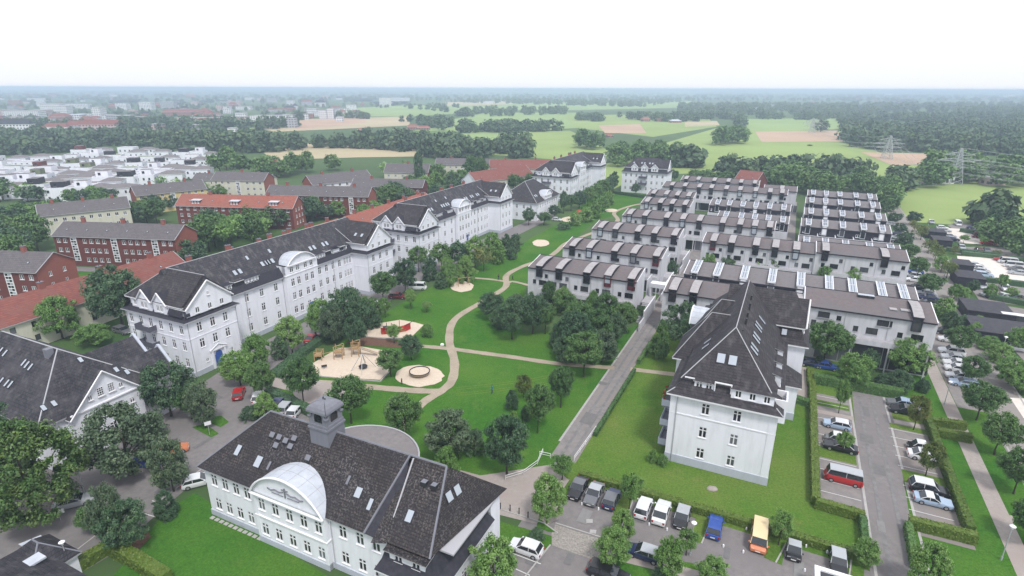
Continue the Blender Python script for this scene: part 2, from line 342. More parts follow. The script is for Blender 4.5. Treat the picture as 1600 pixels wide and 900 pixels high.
# farmland
for nm, m, k, px in [
    ('field', F_MEAD, 1, [(1395, 345), (1385, 318), (1425, 292), (1500, 284), (1700, 287), (1700, 380), (1600, 372), (1500, 352)]),
    ('field', F_MEAD, 1, [(930, 262), (1000, 238), (1130, 224), (1330, 222), (1440, 262), (1420, 285), (1300, 286), (1100, 270), (1000, 275), (950, 300)]),
    ('field', F_MEAD, 1, [(1000, 235), (1075, 213), (1120, 200), (1330, 205), (1345, 226), (1200, 228), (1060, 240)]),
    ('field', F_BROWN, 2, [(1180, 206), (1308, 204), (1320, 221), (1190, 222)]),
    ('field', F_LIGHT, 1, [(1160, 186), (1320, 184), (1330, 202), (1170, 204)]),
    ('field', F_BROWN, 2, [(1345, 238), (1450, 240), (1452, 256), (1395, 259)]),
    ('field', F_MEAD, 1, [(740, 240), (800, 206), (890, 204), (930, 222), (960, 242), (900, 252), (800, 244)]),
    ('field', F_LIGHT, 1, [(640, 200), (760, 176), (900, 176), (900, 200), (820, 206), (770, 228), (700, 226)]),
    ('field', F_TAN, 2, [(410, 238), (470, 222), (640, 228), (700, 244), (560, 246), (430, 250)]),
    ('field', F_TAN, 2, [(400, 200), (480, 186), (640, 182), (640, 196), (520, 202), (430, 206)]),
    ('field', F_BROWN, 3, [(430, 192), (500, 186), (575, 184), (570, 192), (470, 203)]),
    ('field', F_LIGHT, 1, [(530, 170), (640, 164), (740, 166), (740, 176), (640, 182), (540, 182)]),
    ('field', F_LIGHT, 1, [(700, 162), (1080, 158), (1085, 168), (900, 172), (720, 172)]),
    ('field', F_BROWN, 2, [(935, 196), (1000, 194), (1010, 208), (945, 208)]),
    ('field', F_TAN, 2, [(1070, 190), (1120, 189), (1125, 196), (1070, 198)]),
    ('field', F_MEAD, 1, [(880, 180), (1100, 178), (1120, 198), (1020, 214), (900, 200)]),
    ('field', F_DARK, 1, [(640, 204), (720, 206), (735, 222), (650, 222)]),
    ('field', F_MEAD, 2, [(1330, 258), (1440, 258), (1445, 285), (1400, 290)]),
    ('field', F_LIGHT, 1, [(280, 196), (420, 192), (420, 200), (300, 204)]),
    ('field', F_MEAD, 1, [(0, 200), (100, 193), (200, 196), (180, 204), (0, 208)]),
    ('field', F_TAN, 3, [(690, 160), (800, 158), (800, 163), (690, 166)]),
]:
    sheet(nm, px, Z(k) * 6, m)

# park and gardens (grid frame: streets, rows and blocks share two directions)
sheet('park_lawn', [(470, 720), (440, 610), (520, 540), (600, 490), (660, 455), (780, 400), (880, 345), (930, 300), (1010, 296), (990, 330), (930, 345), (870, 400), (822, 440), (815, 520), (985, 512), (1014, 500), (862, 735), (800, 760), (700, 800), (560, 790)], Z(3), LAWN)
sheet('garden_lawn', [(872, 752), (1030, 508), (1200, 470), (1330, 560), (1345, 800), (1362, 905), (1110, 815)], Z(3), LAWN2)
sheet('front_lawn', [(120, 960), (195, 880), (215, 860), (255, 800), (305, 770), (350, 800), (560, 930), (560, 1000)], Z(3), LAWN)
sheet('east_lawn', [(1380, 600), (1470, 560), (1500, 560), (1700, 760), (1760, 1000), (1400, 1000), (1395, 800)], Z(3), LAWN)
sheet('lawn', [(100, 430), (150, 420), (200, 425), (190, 440), (120, 445)], Z(3), LAWN)
sheet('rough_grass', [(1250, 470), (1440, 560), (1460, 600), (1300, 620), (1240, 560)], Z(2), ROUGHG)
sheet('rough_grass', [(1410, 340), (1480, 345), (1620, 400), (1800, 520), (1800, 900), (1640, 740)], Z(2), ROUGHG)
sheet('rough_grass', [(0, 470), (200, 400), (560, 330), (800, 270), (830, 300), (610, 390), (420, 470), (200, 640), (0, 800), (-300, 900), (-300, 560)], Z(2), ROUGHG)

uL = Gp(955, 575)[0]; uR = Gp(990, 575)[0]
# streets
sheet('street', [(-300, 960), (-250, 780), (0, 745), (130, 720), (250, 640), (330, 590), (420, 530), (520, 482), (610, 425), (700, 395), (790, 360), (860, 330), (868, 338), (800, 372), (710, 412), (650, 442), (560, 505), (440, 565), (405, 600), (425, 612), (500, 655), (470, 710), (330, 730), (250, 800), (170, 870), (110, 905), (60, 960)], Z(4), ASPH)
gsheet('promenade', [(uL, uR, 66, 245)], Z(4), ASPH2)
gsheet('promenade_gutter', [(uL - 0.35, uL, 70, 245)], Z(5), KERB)
sheet('street', [(887, 748), (1010, 788), (1130, 822), (1345, 888), (1480, 935), (1700, 1100), (600, 1300), (700, 960), (790, 850), (842, 775)], Z(4), ASPH)
sheet('footway', [(705, 748), (760, 742), (862, 726), (890, 752), (868, 790), (850, 815), (762, 790), (720, 790)], Z(5), PAVE)
sheet('footway', [(830, 765), (720, 735), (700, 745), (760, 800), (850, 822), (872, 812), (872, 780)], Z(6), PAVE)
sheet('cobbled_crossing', [(868, 820), (962, 850), (940, 880), (855, 850)], Z(7), COBB)
sheet('verge', [(842, 810), (870, 832), (858, 832), (838, 824)], Z(8), LAWN)
sheet('verge', [(770, 812), (862, 838), (862, 852), (850, 862), (800, 850), (740, 845)], Z(8), LAWN)
sheet('verge', [(890, 750), (905, 752), (880, 790), (868, 782)], Z(8), LAWN2)
sheet('verge', [(975, 770), (990, 778), (975, 815), (962, 808), (958, 800)], Z(8), LAWN2)
sheet('verge', [(1088, 806), (1112, 812), (1094, 850), (1078, 842)], Z(8), LAWN2)
sheet('verge', [(1198, 845), (1226, 848), (1222, 884), (1194, 872)], Z(8), LAWN2)
sheet('verge', [(1328, 872), (1350, 885), (1350, 925), (1318, 915)], Z(8), LAWN2)
sheet('verge', [(965, 865), (1080, 880), (1180, 925), (1100, 960), (960, 905)], Z(8), LAWN)
sheet('footway', [(975, 862), (1000, 868), (1090, 892), (1200, 935), (1180, 950), (1060, 900), (970, 878)], Z(9), PAVE)
# car park lane and bays: u between the hedges
lot = [Gp(1335, 620), Gp(1392, 620), Gp(1360, 900), Gp(1430, 900)]
LU0, LU1 = 14.9, 19.9
sheet("car_park_lane", None, Z(6), ASPH, pts=[W(15.3, 106.5), W(20.9, 106.5), W(19.5, 74), W(18.5, 44), W(14.0, 44), W(14.3, 72)])
gsheet('parking_bays', [(LU0 - 5.6, LU0, 70.5, 103), (LU1, LU1 + 5.6, 70.5, 106)], Z(5), ASPH2)
gsheet('lane_edging', [(LU0 - 0.3, LU0, 60, 106.5), (LU1, LU1 + 0.3, 60, 106.5)], Z(7), KERB)
# ---------------------------------------------------------------- building kit (local frame: x along u, y along v, z up)
def rot2(k):
    """k quarter turns: canonical (a outward, b sideways) -> local (x, y); k=0 faces +x, 1 faces +y, 2 faces -x, 3 faces -y"""
    c, s = [(1, 0), (0, 1), (-1, 0), (0, -1)][k % 4]
    return lambda a, b, z, ox=0, oy=0: (ox + a * c - b * s, oy + a * s + b * c, z)
WCACHE = {}
def window_mesh(w, h, style):
    key = (round(w, 2), round(h, 2), style)
    if key in WCACHE: return WCACHE[key]
    fr = MB(); gl = MB(); F = DFRAME if style in ('dark', 'wide') else FRAME
    gl.face([(0, .09, 0), (w, .09, 0), (w, .09, h), (0, .09, h)], GLASS)
    t = 0.09 if style in ('cross', 'pair') else 0.07
    def bar(x0, x1, z0, z1, y0=.03): fr.box(x0, x1, y0, .085, z0, z1, F)
    bar(0, w, 0, t); bar(0, w, h - t, h); bar(0, t, t, h - t); bar(w - t, w, t, h - t)
    if style == 'cross':
        bar(w / 2 - .07, w / 2 + .07, t, h - t); k = h * .66; bar(t, w / 2 - .07, k, k + .1); bar(w / 2 + .07, w - t, k, k + .1)
    elif style == 'pair': bar(w / 2 - .06, w / 2 + .06, t, h - t)
    elif style == 'grid':
        for i in (1, 2): bar(w * i / 3 - .03, w * i / 3 + .03, t, h - t)
        for i in (1, 2, 3): fr.box(t, w - t, .045, .08, h * i / 4 - .025, h * i / 4 + .025, F)
    elif style == 'wide':
        for i in range(1, max(2, round(w / 0.9))): bar(w * i / max(2, round(w / 0.9)) - .03, w * i / max(2, round(w / 0.9)) + .03, t, h - t)
    elif style == 'light': bar(w * .62, w * .62 + .08, t, h - t)
    si = MB(); si.box(-.07, w + .07, -.09, .05, -.08, -.003, TRIM if F is FRAME else GUTTER)
    one = MB()
    for q in (gl, fr, si):
        for f, m in zip(q.f, q.m): one.face([q.v[i] for i in f], q.mats[m])
    WCACHE[key] = (gl.mesh('window'), fr.mesh('frame'), si.mesh('sill'), one.mesh('window')); return WCACHE[key]
def put_window(parent, x, y, z, ang, w, h, style, deep=False, name='window'):
    g, f, s, one = window_mesh(w, h, style)
    o = link(name, g if deep else one, parent, (x, y, z), ang)
    if deep: link('frame', f, o); link('sill', s, o)
    return o
def put_proud(parent, x, y, z, ang, w, h, style):
    return put_window(parent, x + math.sin(ang) * .1, y - math.cos(ang) * .1, z, ang, w, h, style)
def facade(mb, O, ang, L, z0, z1, wins, m, parent=None, deep=False, depth=.1):
    """a wall with real openings; wins = (s, z, w, h, style); outward is to the right of the direction"""
    dx, dy = math.cos(ang), math.sin(ang)
    def pt(s, z, d=0): return (O[0] + dx * s - dy * d, O[1] + dy * s + dx * d, z)
    xs = sorted({0, L} | {round(v, 3) for w in wins for v in (w[0], w[0] + w[2])}); zs = sorted({z0, z1} | {round(v, 3) for w in wins for v in (w[1], w[1] + w[3])})
    xs = [x for x in xs if 0 <= x <= L]; zs = [z for z in zs if z0 <= z <= z1]
    for a, b in zip(xs, xs[1:]):
        for c, d in zip(zs, zs[1:]):
            mx_, mz = (a + b) / 2, (c + d) / 2
            if any(w[0] < mx_ < w[0] + w[2] and w[1] < mz < w[1] + w[3] for w in wins): continue
            mb.face([pt(a, c), pt(b, c), pt(b, d), pt(a, d)], m)
    for (s, z, w, h, st) in wins:
        a, b, c, d = s, s + w, z, z + h
        mb.face([pt(a, c), pt(a, c, depth), pt(b, c, depth), pt(b, c)], m); mb.face([pt(a, d), pt(b, d), pt(b, d, depth), pt(a, d, depth)], m)
        mb.face([pt(a, c), pt(a, d), pt(a, d, depth), pt(a, c, depth)], m); mb.face([pt(b, c), pt(b, c, depth), pt(b, d, depth), pt(b, d)], m)
        if parent is not None:
            p = pt(s, z); put_window(parent, p[0], p[1], z, ang, w, h, st, deep)
def hip(mb, x0, x1, y0, y1, ze, zr, axis, h0, h1, m, ov=.4, fas=None, wallm=None, kick=0.0):
    X0, X1, Y0, Y1 = x0 - ov, x1 + ov, y0 - ov, y1 + ov
    if axis == 'y':
        c = (x0 + x1) / 2; A = (c, Y0 + h0, zr); B = (c, Y1 - h1, zr)
        p = [(X0, Y0, ze), (X1, Y0, ze), (X1, Y1, ze), (X0, Y1, ze)]
        mb.face([p[1], p[2], B, A], m); mb.face([p[3], p[0], A, B], m)
        mb.face([p[0], p[1], A], m if h0 > 0 else wallm or m); mb.face([p[2], p[3], B], m if h1 > 0 else wallm or m)
    else:
        c = (y0 + y1) / 2; A = (X0 + h0, c, zr); B = (X1 - h1, c, zr)
        p = [(X0, Y0, ze), (X1, Y0, ze), (X1, Y1, ze), (X0, Y1, ze)]
        mb.face([p[0], p[1], B, A], m); mb.face([p[2], p[3], A, B], m)
        mb.face([p[3], p[0], A], m if h0 > 0 else wallm or m); mb.face([p[1], p[2], B], m if h1 > 0 else wallm or m)
    f = fas or TRIM; mb.box(X0 + .02, X1 - .02, Y0 + .02, Y1 - .02, ze - .22, ze - .004, f)
    return A, B
def ridges(mb, lines, r=.11, m=None):
    for a, b in lines: mb.bar(a, b, r, m or GUTTER, 5)
def skirt(mb, x0, x1, y0, y1, z0, z1, inset, ov, m, fas=None):
    o = [(x0 - ov, y0 - ov), (x1 + ov, y0 - ov), (x1 + ov, y1 + ov), (x0 - ov, y1 + ov)]; k = inset
    mid = [(x0 + .35, y0 + .35), (x1 - .35, y0 + .35), (x1 - .35, y1 - .35), (x0 + .35, y1 - .35)]
    i_ = [(x0 + k, y0 + k), (x1 - k, y0 + k), (x1 - k, y1 - k), (x0 + k, y1 - k)]; zm = z0 + (z1 - z0) * .28
    for j in range(4):
        l = (j + 1) % 4
        mb.face([(*o[j], z0), (*o[l], z0), (*mid[l], zm), (*mid[j], zm)], m); mb.face([(*mid[j], zm), (*mid[l], zm), (*i_[l], z1), (*i_[j], z1)], m)
    mb.face([(*p, z1) for p in i_], m); mb.box(x0 - ov + .02, x1 + ov - .02, y0 - ov + .02, y1 + ov - .02, z0 - .25, z0 - .004, fas or TRIM)
def gable(mb, wb, k, ox, oy, a0, a1, hw, ze, zr, roof, wall, ov=.25, z0=None, rake=True):
    """cross gable facing quarter-turn k: ridge from a0 (inside) to a1 (gable end)"""
    T = rot2(k); p = lambda a, b, z: T(a, b, z, ox, oy); e = a1 + ov; t = .16
    for s in (1, -1):
        q = [p(a0, s * (hw + ov), ze - ov * (zr - ze) / hw), p(e, s * (hw + ov), ze - ov * (zr - ze) / hw), p(e, 0, zr), p(a0, 0, zr)]
        u = [(x, y, z - t) for x, y, z in q]
        if s < 0: q.reverse(); u.reverse()
        mb.face(q, roof); mb.face(list(reversed(u)), TRIM)
        for i in range(4): mb.face([u[i], u[(i + 1) % 4], q[(i + 1) % 4], q[i]], TRIM)
        if rake:
            mb.bar(p(e + .02, s * (hw + ov), ze - ov * (zr - ze) / hw - .05), p(e + .02, 0, zr - .05), .13, TRIM, 5)
    zz = ze if z0 is None else z0
    wb.face([p(a1, -hw, ze - .01), p(a1, hw, ze - .01), p(a1, 0, zr - t)], wall)
    if z0 is not None:
        wb.face([p(a1, -hw, z0), p(a1, hw, z0), p(a1, hw, ze - .01), p(a1, -hw, ze - .01)], wall)
        for s in (1, -1):
            q = [p(a0, s * hw, z0), p(a1, s * hw, z0), p(a1, s * hw, ze), p(a0, s * hw, ze)]
            wb.face(q if s < 0 else q[::-1], wall)
def dormer(parent, k, x, y, a0, w, z0, z1, rise, n, wh, roof=None, style='pair', lid='slope', ov=.2, name='dormer', deep=False, ww=.75, wallm=None):
    """box dormer whose front stands at local (x, y) facing quarter turn k; body reaches a0 metres back"""
    T = rot2(k); wb = MB(); p = lambda a, b, z: T(a, b, z, x, y); wm = wallm or WHITE; rf = roof or ROOFS
    q = [(0, -w / 2), (0, w / 2), (-a0, w / 2), (-a0, -w / 2)]
    ang = math.atan2(*(T(0, 1, 0)[1::-1])); o = link(name, None, parent)
    for i in (1, 3): 
        a, b = q[i], q[(i + 1) % 4]; wb.face([p(*a, z0), p(*b, z0), p(*b, z1), p(*a, z1)], wm)
    sp = w / n; wins = [(sp * (i + .5) - ww / 2, z0 + .35, ww, wh, style) for i in range(n)]
    s = p(0, -w / 2, 0); 
    facade(wb, (s[0], s[1]), ang, w, z0, z1, wins, wm)
    # lid
    A = [p(ov, -w / 2 - ov, z1), p(ov, w / 2 + ov, z1), p(-a0, w / 2 + ov, z1 + rise), p(-a0, -w / 2 - ov, z1 + rise)]
    B = [(a, b, c - .09) for a, b, c in A]
    wb.face(A, rf); wb.face(B[::-1], TRIM)
    for i in range(4): wb.face([B[i], B[(i + 1) % 4], A[(i + 1) % 4], A[i]], GUTTER)
    me = wb.mesh(name); bpy.data.objects.remove(o); o = link(name, me, parent)
    for (s_, z, w_, h, st) in wins:
        c = p(0, -w / 2 + s_, 0); put_window(o, c[0], c[1], z, ang, w_, h, st)
    return o
SKM = {}
def skylight(parent, x, y, z, k, pitch, w=.8, h=1.2, name='skylight', mat=None):
    key = (w, h, mat.name if mat else '')
    if key not in SKM:
        b = MB(); b.box(-w / 2, w / 2, -h / 2, h / 2, -.05, .07, DFRAME, skip='b'); b.box(-w / 2 + .08, w / 2 - .08, -h / 2 + .08, h / 2 - .08, .07, .085, mat or SKYGL, skip='b'); SKM[key] = b.mesh('skylight')
    T = rot2(k); out = Vector(T(1, 0, 0)); tan = Vector(T(0, 1, 0)); up = Vector((-out.x * math.cos(pitch), -out.y * math.cos(pitch), math.sin(pitch)))
    n = tan.cross(up); M = Matrix((tan, up, n)).transposed().to_4x4(); M.translation = Vector((x, y, z)) + n * .03
    o = link(name, SKM[key], parent); o.matrix_local = M; return o
def drains(parent, pts, z1, m=None):
    for x, y in pts:
        b = MB(); b.bar((x, y, 0.05), (x, y, z1), .06, m or GUTTER, 6); b.build('drainpipe', parent)
def band(parent, x0, x1, y0, y1, zs, t=.06, h=.16, m=None, name='string_course'):
    for z in zs:
        b = MB(); b.box(x0 - t, x1 + t, y0 - t, y1 + t, z, z + h, m or TRIM); b.build(name, parent)
def chimney(parent, x, y, z0, z1, w=.7, d=.9, m=None, pots=2):
    b = MB(); b.box(x - w / 2, x + w / 2, y - d / 2, y + d / 2, z0, z1, m or BRICK2); b.box(x - w / 2 - .06, x + w / 2 + .06, y - d / 2 - .06, y + d / 2 + .06, z1, z1 + .12, STONE)
    for i in range(pots): b.bar((x, y + (i - (pots - 1) / 2) * .35, z1 + .12), (x, y + (i - (pots - 1) / 2) * .35, z1 + .4), .1, DFRAME, 6)
    return b.build('chimney', parent)
BALC = plain('balcony_panel', (0.10, 0.10, 0.125), 0.6)
def balcony(parent, k, x, y, z, w=3, d=1.3, m=None, door=True):
    T = rot2(k); p = lambda a, b, zz: T(a, b, zz, x, y); b = MB(); mm = m or BALC
    def bx(a0, a1, b0, b1, z0, z1, m_):
        A = [p(a0, b0, 0), p(a1, b0, 0), p(a1, b1, 0), p(a0, b1, 0)]; b.prism([(q[0], q[1]) for q in A], z0, z1, m_)
    bx(0.01, d, -w / 2, w / 2, z, z + .15, STONE); bx(d - .06, d, -w / 2, w / 2, z + .15, z + 1.1, mm)
    bx(.01, d - .06, -w / 2, -w / 2 + .06, z + .15, z + 1.1, mm); bx(.01, d - .06, w / 2 - .06, w / 2, z + .15, z + 1.1, mm)
    return b.build('balcony', parent)
def spaced(L, n, w, z, h, st, a=0, b=None):
    b = L if b is None else b; s = (b - a) / n
    return [(a + s * (i + .5) - w / 2, z, w, h, st) for i in range(n)]
def arch_vault(parent, k, x, y, hw, z0, rise, back, n=14, wall=WHITE, roof=ZINC, name='arched_dormer', wz=None, ribs=True):
    """segmental vault roof over a bay facing k"""
    T = rot2(k); p = lambda a, b, z: T(a, b, z, x, y); R = (hw * hw + rise * rise) / (2 * rise); c = z0 + rise - R; th = math.asin(hw / R)
    pr = [(R * math.sin(-th + 2 * th * i / n), c + R * math.cos(-th + 2 * th * i / n)) for i in range(n + 1)]
    b = MB(); nb = 6
    def prof(j):
        f = j / nb; s = math.cos(f * math.pi / 2 * .92); return -back * math.sin(f * math.pi / 2), (0.30 + 0.70 * s)
    rings = []
    for j in range(nb + 1):
        a, s = prof(j); rings.append([(a + .35 if j == 0 else a, bb * (0.55 + 0.45 * s), z0 + (zz - z0) * (.55 + .45 * s)) for bb, zz in pr])
    for A, B in zip(rings, rings[1:]):
        for i in range(n): b.face([p(*A[i]), p(*A[i + 1]), p(*B[i + 1]), p(*B[i])], roof)
    o = b.build(name + '_roof', parent, smooth=True)
    b = MB(); b.face([p(.0, bb, zz - .05) for bb, zz in pr][::1], wall)
    # moulding
    for (b0, z0_), (b1, z1_) in zip(pr, pr[1:]): b.bar(p(.3, b0, z0_), p(.3, b1, z1_), .13, TRIM, 5)
    b.bar(p(.3, -hw, z0), p(.3, hw, z0), .14, TRIM, 5)
    g = b.build('pediment', parent)
    if ribs:
        b = MB()
        for i in range(2, n, 2):
            for A, B in zip(rings, rings[1:]):
                b.bar(p(A[i][0], A[i][1], A[i][2] + .02), p(B[i][0], B[i][1], B[i][2] + .005), .022, GUTTER, 4)
        for Rr in rings[1:4]:
            for i in range(n): b.bar(p(Rr[i][0], Rr[i][1], Rr[i][2] + .02), p(Rr[i + 1][0], Rr[i + 1][1], Rr[i + 1][2] + .005), .022, GUTTER, 4)
        b.build('roof_seams', o)
    return o
PI = math.pi

# ---------------------------------------------------------------- long white barrack blocks with pavilions
def barrack(label, u0, v0, L, D=16.8, s=4.6, wp=10.6, ze=10.9, far_wp=None, ris=(30, 9.5), ncol=(4, 4), orange_chim=True, front_dormers=True, deep=False):
    """x = 0 is the face of the pavilions (towards the park), y = 0 the near end"""
    t = empty('white_apartment_block', W(u0, v0), TH, label, 'apartment block', 'long white apartment blocks with grey roofs')
    fw = far_wp or wp; b = MB(); Z3 = [(1.9, 1.7), (5.1, 1.75), (8.3, 1.75)]; D_ = D - 1.0
    # pavilions
    def rows(L_, n, zs=Z3, a=0, e=None, w=1.0, st='cross'): return [q for z, h in zs for q in spaced(L_, n, w, z, h, st, a, e)]
    fr = rows(D, 6) if front_dormers else rows(D, 4)
    facade(b, (-D, 0), 0, D, 0, ze, fr, WHITE, t)
    pv = rows(wp, 3, Z3[1:], 1.2, wp - 1.2) + [(wp * .28 - .3, 2.0, .6, .7, 'pair'), (wp * .75, 2.0, .6, .7, 'pair')]
    facade(b, (0, 0), PI / 2, wp, 0, ze, pv, WHITE, t)
    facade(b, (0, wp), PI, s, 0, ze, rows(s, 1, Z3), WHITE, t)
    y0, y1 = wp, L - fw; r0, r1 = ris[0], ris[0] + ris[1]
    m0 = rows(y1 - y0, ncol[0], Z3, .8, r0 - y0 - .4) + rows(y1 - y0, ncol[1], Z3, r1 - y0 + .4, y1 - y0 - .8)
    # main facade in two stretches and the projecting bay
    facade(b, (-s, y0), PI / 2, r0 - y0, 0, ze, rows(r0 - y0, ncol[0], Z3, .6, r0 - y0 - .3), WHITE, t)
    pj = .9
    facade(b, (-s + pj, r0), PI / 2, ris[1], 0, ze + 2.3, [q for z, h in Z3 + [(11.5, 1.3)] for g0 in (ris[1] * .1, ris[1] * .53) for q in spaced(0, 2, 1.0, z, h, 'cross', g0, g0 + ris[1] * .37)], WHITE, t)
    b.face([(-s, r0, 0), (-s + pj, r0, 0), (-s + pj, r0, ze + 2.3), (-s, r0, ze + 2.3)], WHITE); b.face([(-s + pj, r1, 0), (-s, r1, 0), (-s, r1, ze + 2.3), (-s + pj, r1, ze + 2.3)], WHITE)
    b.face([(-s - 3, r0, ze), (-s + pj, r0, ze), (-s + pj, r0, ze + 2.3), (-s - 3, r0, ze + 2.3)], WHITE); b.face([(-s + pj, r1, ze), (-s - 3, r1, ze), (-s - 3, r1, ze + 2.3), (-s + pj, r1, ze + 2.3)], WHITE)
    fwn = rows(y1 - r1, ncol[1], Z3, .3, (y1 - r1) * .72) + [q for z, h in Z3 for q in spaced(0, 3, .7, z, h, 'cross', (y1 - r1) * .74, (y1 - r1) * .97)]
    facade(b, (-s, r1), PI / 2, y1 - r1, 0, ze, fwn, WHITE, t)
    facade(b, (-s, y1), 0, s, 0, ze, [], WHITE, t)
    facade(b, (0, y1), PI / 2, fw, 0, ze, rows(fw, 3, Z3, 1.2, fw - 1.2), WHITE, t)
    b.face([(0, L, 0), (-D, L, 0), (-D, L, ze), (0, L, ze)], WHITE); b.face([(-D, L, 0), (-D, 0, 0), (-D, 0, ze), (-D, L, ze)], WHITE)
    b.build('walls', t)
    # plinth
    pb = MB(); pb.box(-D - .08, .08, -.08, wp + .08, 0, 1.0, PLINTH); pb.box(-D - .08, .08, y1 - .08, L + .08, 0, 1.0, PLINTH); pb.box(-D - .06, -s + .08, wp, y1, 0, .996, PLINTH); pb.box(-s, -s + pj + .08, r0 - .06, r1 + .06, 0, 1.004, PLINTH); pb.build('plinth', t)
    gy = MB()
    for (a0, a1, c0, c1) in ((-D, 0, 0, wp), (-D, 0, y1, L)): gy.box(a0 - .06, a1 + .06, c0 - .06, c1 + .06, 7.3, 7.46, WHITE); gy.box(a0 - .1, a1 + .1, c0 - .1, c1 + .1, ze - .55, ze - .3, WHITE)
    gy.box(-s, -s + pj + .12, r0 - .12, r1 + .12, ze, ze + .2, TRIM); gy.build('cornice', t)
    # roofs
    r = MB(); zu = 13.3; zr = 17.2; zm = 18.0; xm = (-D - s) / 2
    for (c0, c1, near) in ((0, wp, True), (y1, L, False)):
        skirt(r, -D, 0, c0, c1, ze, 11.75, .75, .55, ROOFS, GUTTER)
    hip(r, -D + .3, -s - .1, wp * .4, L - fw * .4, 11.4, zm, 'y', 0, 0, ROOFA, .0, GUTTER)
    # lower slate strip of the main roof along the park side
    r.face([(-s + .5, wp, ze), (-s + .5, r0, ze), (-s - .9, r0, 12.9), (-s - .9, wp, 12.9)], ROOFS); r.face([(-s + .5, r1, ze), (-s + .5, y1, ze), (-s - .9, y1, 12.9), (-s - .9, r1, 12.9)], ROOFS)
    r.box(-s - .2, -s + .5, wp, r0, ze - .22, ze - .004, GUTTER); r.box(-s - .2, -s + .5, r1, y1, ze - .22, ze - .004, GUTTER)
    # back kick
    r.face([(-D - .5, 0, ze), (-D + 1, 0, 12.4), (-D + 1, L, 12.4), (-D - .5, L, ze)], ROOFA)
    # pavilion upper roofs: near one hipped towards the end, gable to the park
    A, B = hip(r, -D + .6, -1.0, .6, wp - .3, zu, zm, 'x', 6.2, 0.01, ROOFR, .35, TRIM)
    hip(r, -D + .6, -1.0, y1 + .3, L - .3, zu, zm - .4, 'x', 6, 0.01, ROOFR, .3, TRIM)
    rr = r.build('roof', t)
    w2 = MB(); w2.box(-D + 1.0, -.35, .75, wp - .45, 11.5, zu - .2, WHITE, skip='b'); w2.box(-D + 1.0, -.35, y1 + .45, L - .45, 11.5, zu - .2, WHITE, skip='b'); w2.build('attic_wall', t)
    # gables towards the park
    for (c0, c1) in ((0.3, wp - .2), (y1 + .2, L - .2)):
        gr = MB(); gw = MB(); cy_ = (c0 + c1) / 2; hw = (c1 - c0) / 2 - .7
        gable(gr, gw, 0, -.12, cy_, -6, .0, hw + .35, zu - .1, zr + .05, ROOFR, WHITE, .3, z0=11.45)
        g = gw.build('gable', t); gr.build('gable_roof', g)
        for i in range(3): put_proud(g, -.11, cy_ + (i - 1) * hw * .58 - .42, 11.75, PI / 2, .8, 1.15, 'pair')
        put_proud(g, -.11, cy_ - .25, 14.4, PI / 2, .5, .7, 'pair')
        # hood over the shallow skirt
    # two small gables on the near end
    if front_dormers:
        for i, xx in enumerate((-D * .66, -D * .40)):
            gr = MB(); gw = MB(); gable(gr, gw, 3, xx, .35, -4.2, .0, 1.85, 13.3, 15.3, ROOFS, WHITE, .2, z0=11.3)
            g = gw.build('gable', t); gr.build('gable_roof', g)
            for q in (-.9, .1): put_proud(g, xx + q, .34, 11.7, 0, .75, 1.25, 'pair')
        dormer(t, 3, -D * .84, .5, 2, 1.8, 11.4, 13.1, .2, 1, 1.1); dormer(t, 3, -D * .22, .5, 2, 1.6, 11.4, 13.0, .2, 1, 1.0)
        for (x_, z_) in ((-D * .62, 4.6), (-D * .62, 7.8)): balcony(t, 3, x_, 0, z_, 4.2, 1.4)
        # dark mansard corner
        r2 = MB(); r2.face([(-4.6, .02, 11.6), (-.6, .02, 11.6), (-.9, .6, 13.3), (-4.0, .6, 13.3)], ROOFS); r2.face([(-.02, .1, 11.6), (-.02, 1.3, 11.6), (-.3, 1.3, 13.3), (-.9, .6, 13.3)], ROOFS); r2.build('mansard_corner', t)
    # dormers on the park side
    k = 0; dn = [(wp + 2.5, 2.2, 2), (wp + 8.5, 3.4, 4), (wp + 15, 3.0, 4)]; fr_ = [(r1 + 2.8, 2.6, 3), (r1 + 7.6, 2.6, 3), (y1 - 3.4, 4.2, 4)]
    for (yy, w_, n) in dn + fr_:
        if yy + w_ / 2 < r0 or yy - w_ / 2 > r1: dormer(t, 0, -s - .35, yy, 2.6, w_, 11.7, 13.0, .35, n, .95, style='pair', ww=min(.7, w_ / n * .62))
    dk = MB()
    for (c0, c1) in ((wp + 4.2, wp + 6.4), (r1 + 4.6, r1 + 5.9), (r1 + 9.3, r1 + 11)): dk.box(-s - 2.4, -s - .35, c0, c1, 11.3, 13.0, ROOFS); dk.box(-s - 2.4, -s - .25, c0 - .1, c1 + .1, 13.0, 13.14, TRIM, top=ROOFA)
    dk.build('roof_recess', t)
    arch_vault(t, 0, -s + pj, (r0 + r1) / 2, ris[1] / 2 - .6, ze + 2.3, 2.1, 4.2)
    # skylights on the main slope
    pit = math.atan2(zm - 11.4, (-s - .1) - xm); zz = lambda x: 11.4 + (zm - 11.4) * ((-s - .1) - x) / ((-s - .1) - xm)
    for yy in (wp + 6.5, wp + 13.5, r0 - 1.2 if r0 - wp > 16 else wp + 10, r1 + 1.8, r1 + 6, r1 + 10.2):
        if yy > y1 - 4 or (r0 < yy < r1): continue
        for q in (0, 1.25): skylight(t, -s - 2.6, yy + q, zz(-s - 2.6), 0, pit, .85, 1.25)
    for yy in (r0 + 1, r0 - 5): skylight(t, -s - 4.2, yy, zz(-s - 4.2), 0, pit, .7, 1.1)
    pp = math.atan2(zm - .4 - zu, (fw - .6) / 2 + .3)
    for xx in (-2.6, -4.6): skylight(t, xx, y1 + 2.0, zu + 2.0 * math.tan(pp) * 1.0, 3, pp, .8, 1.1)
    for yy in (wp, wp + 9, wp + 20, r1, y1 - 6): chimney(t, xm - .6, yy, zm - 1.2, zm + .9)
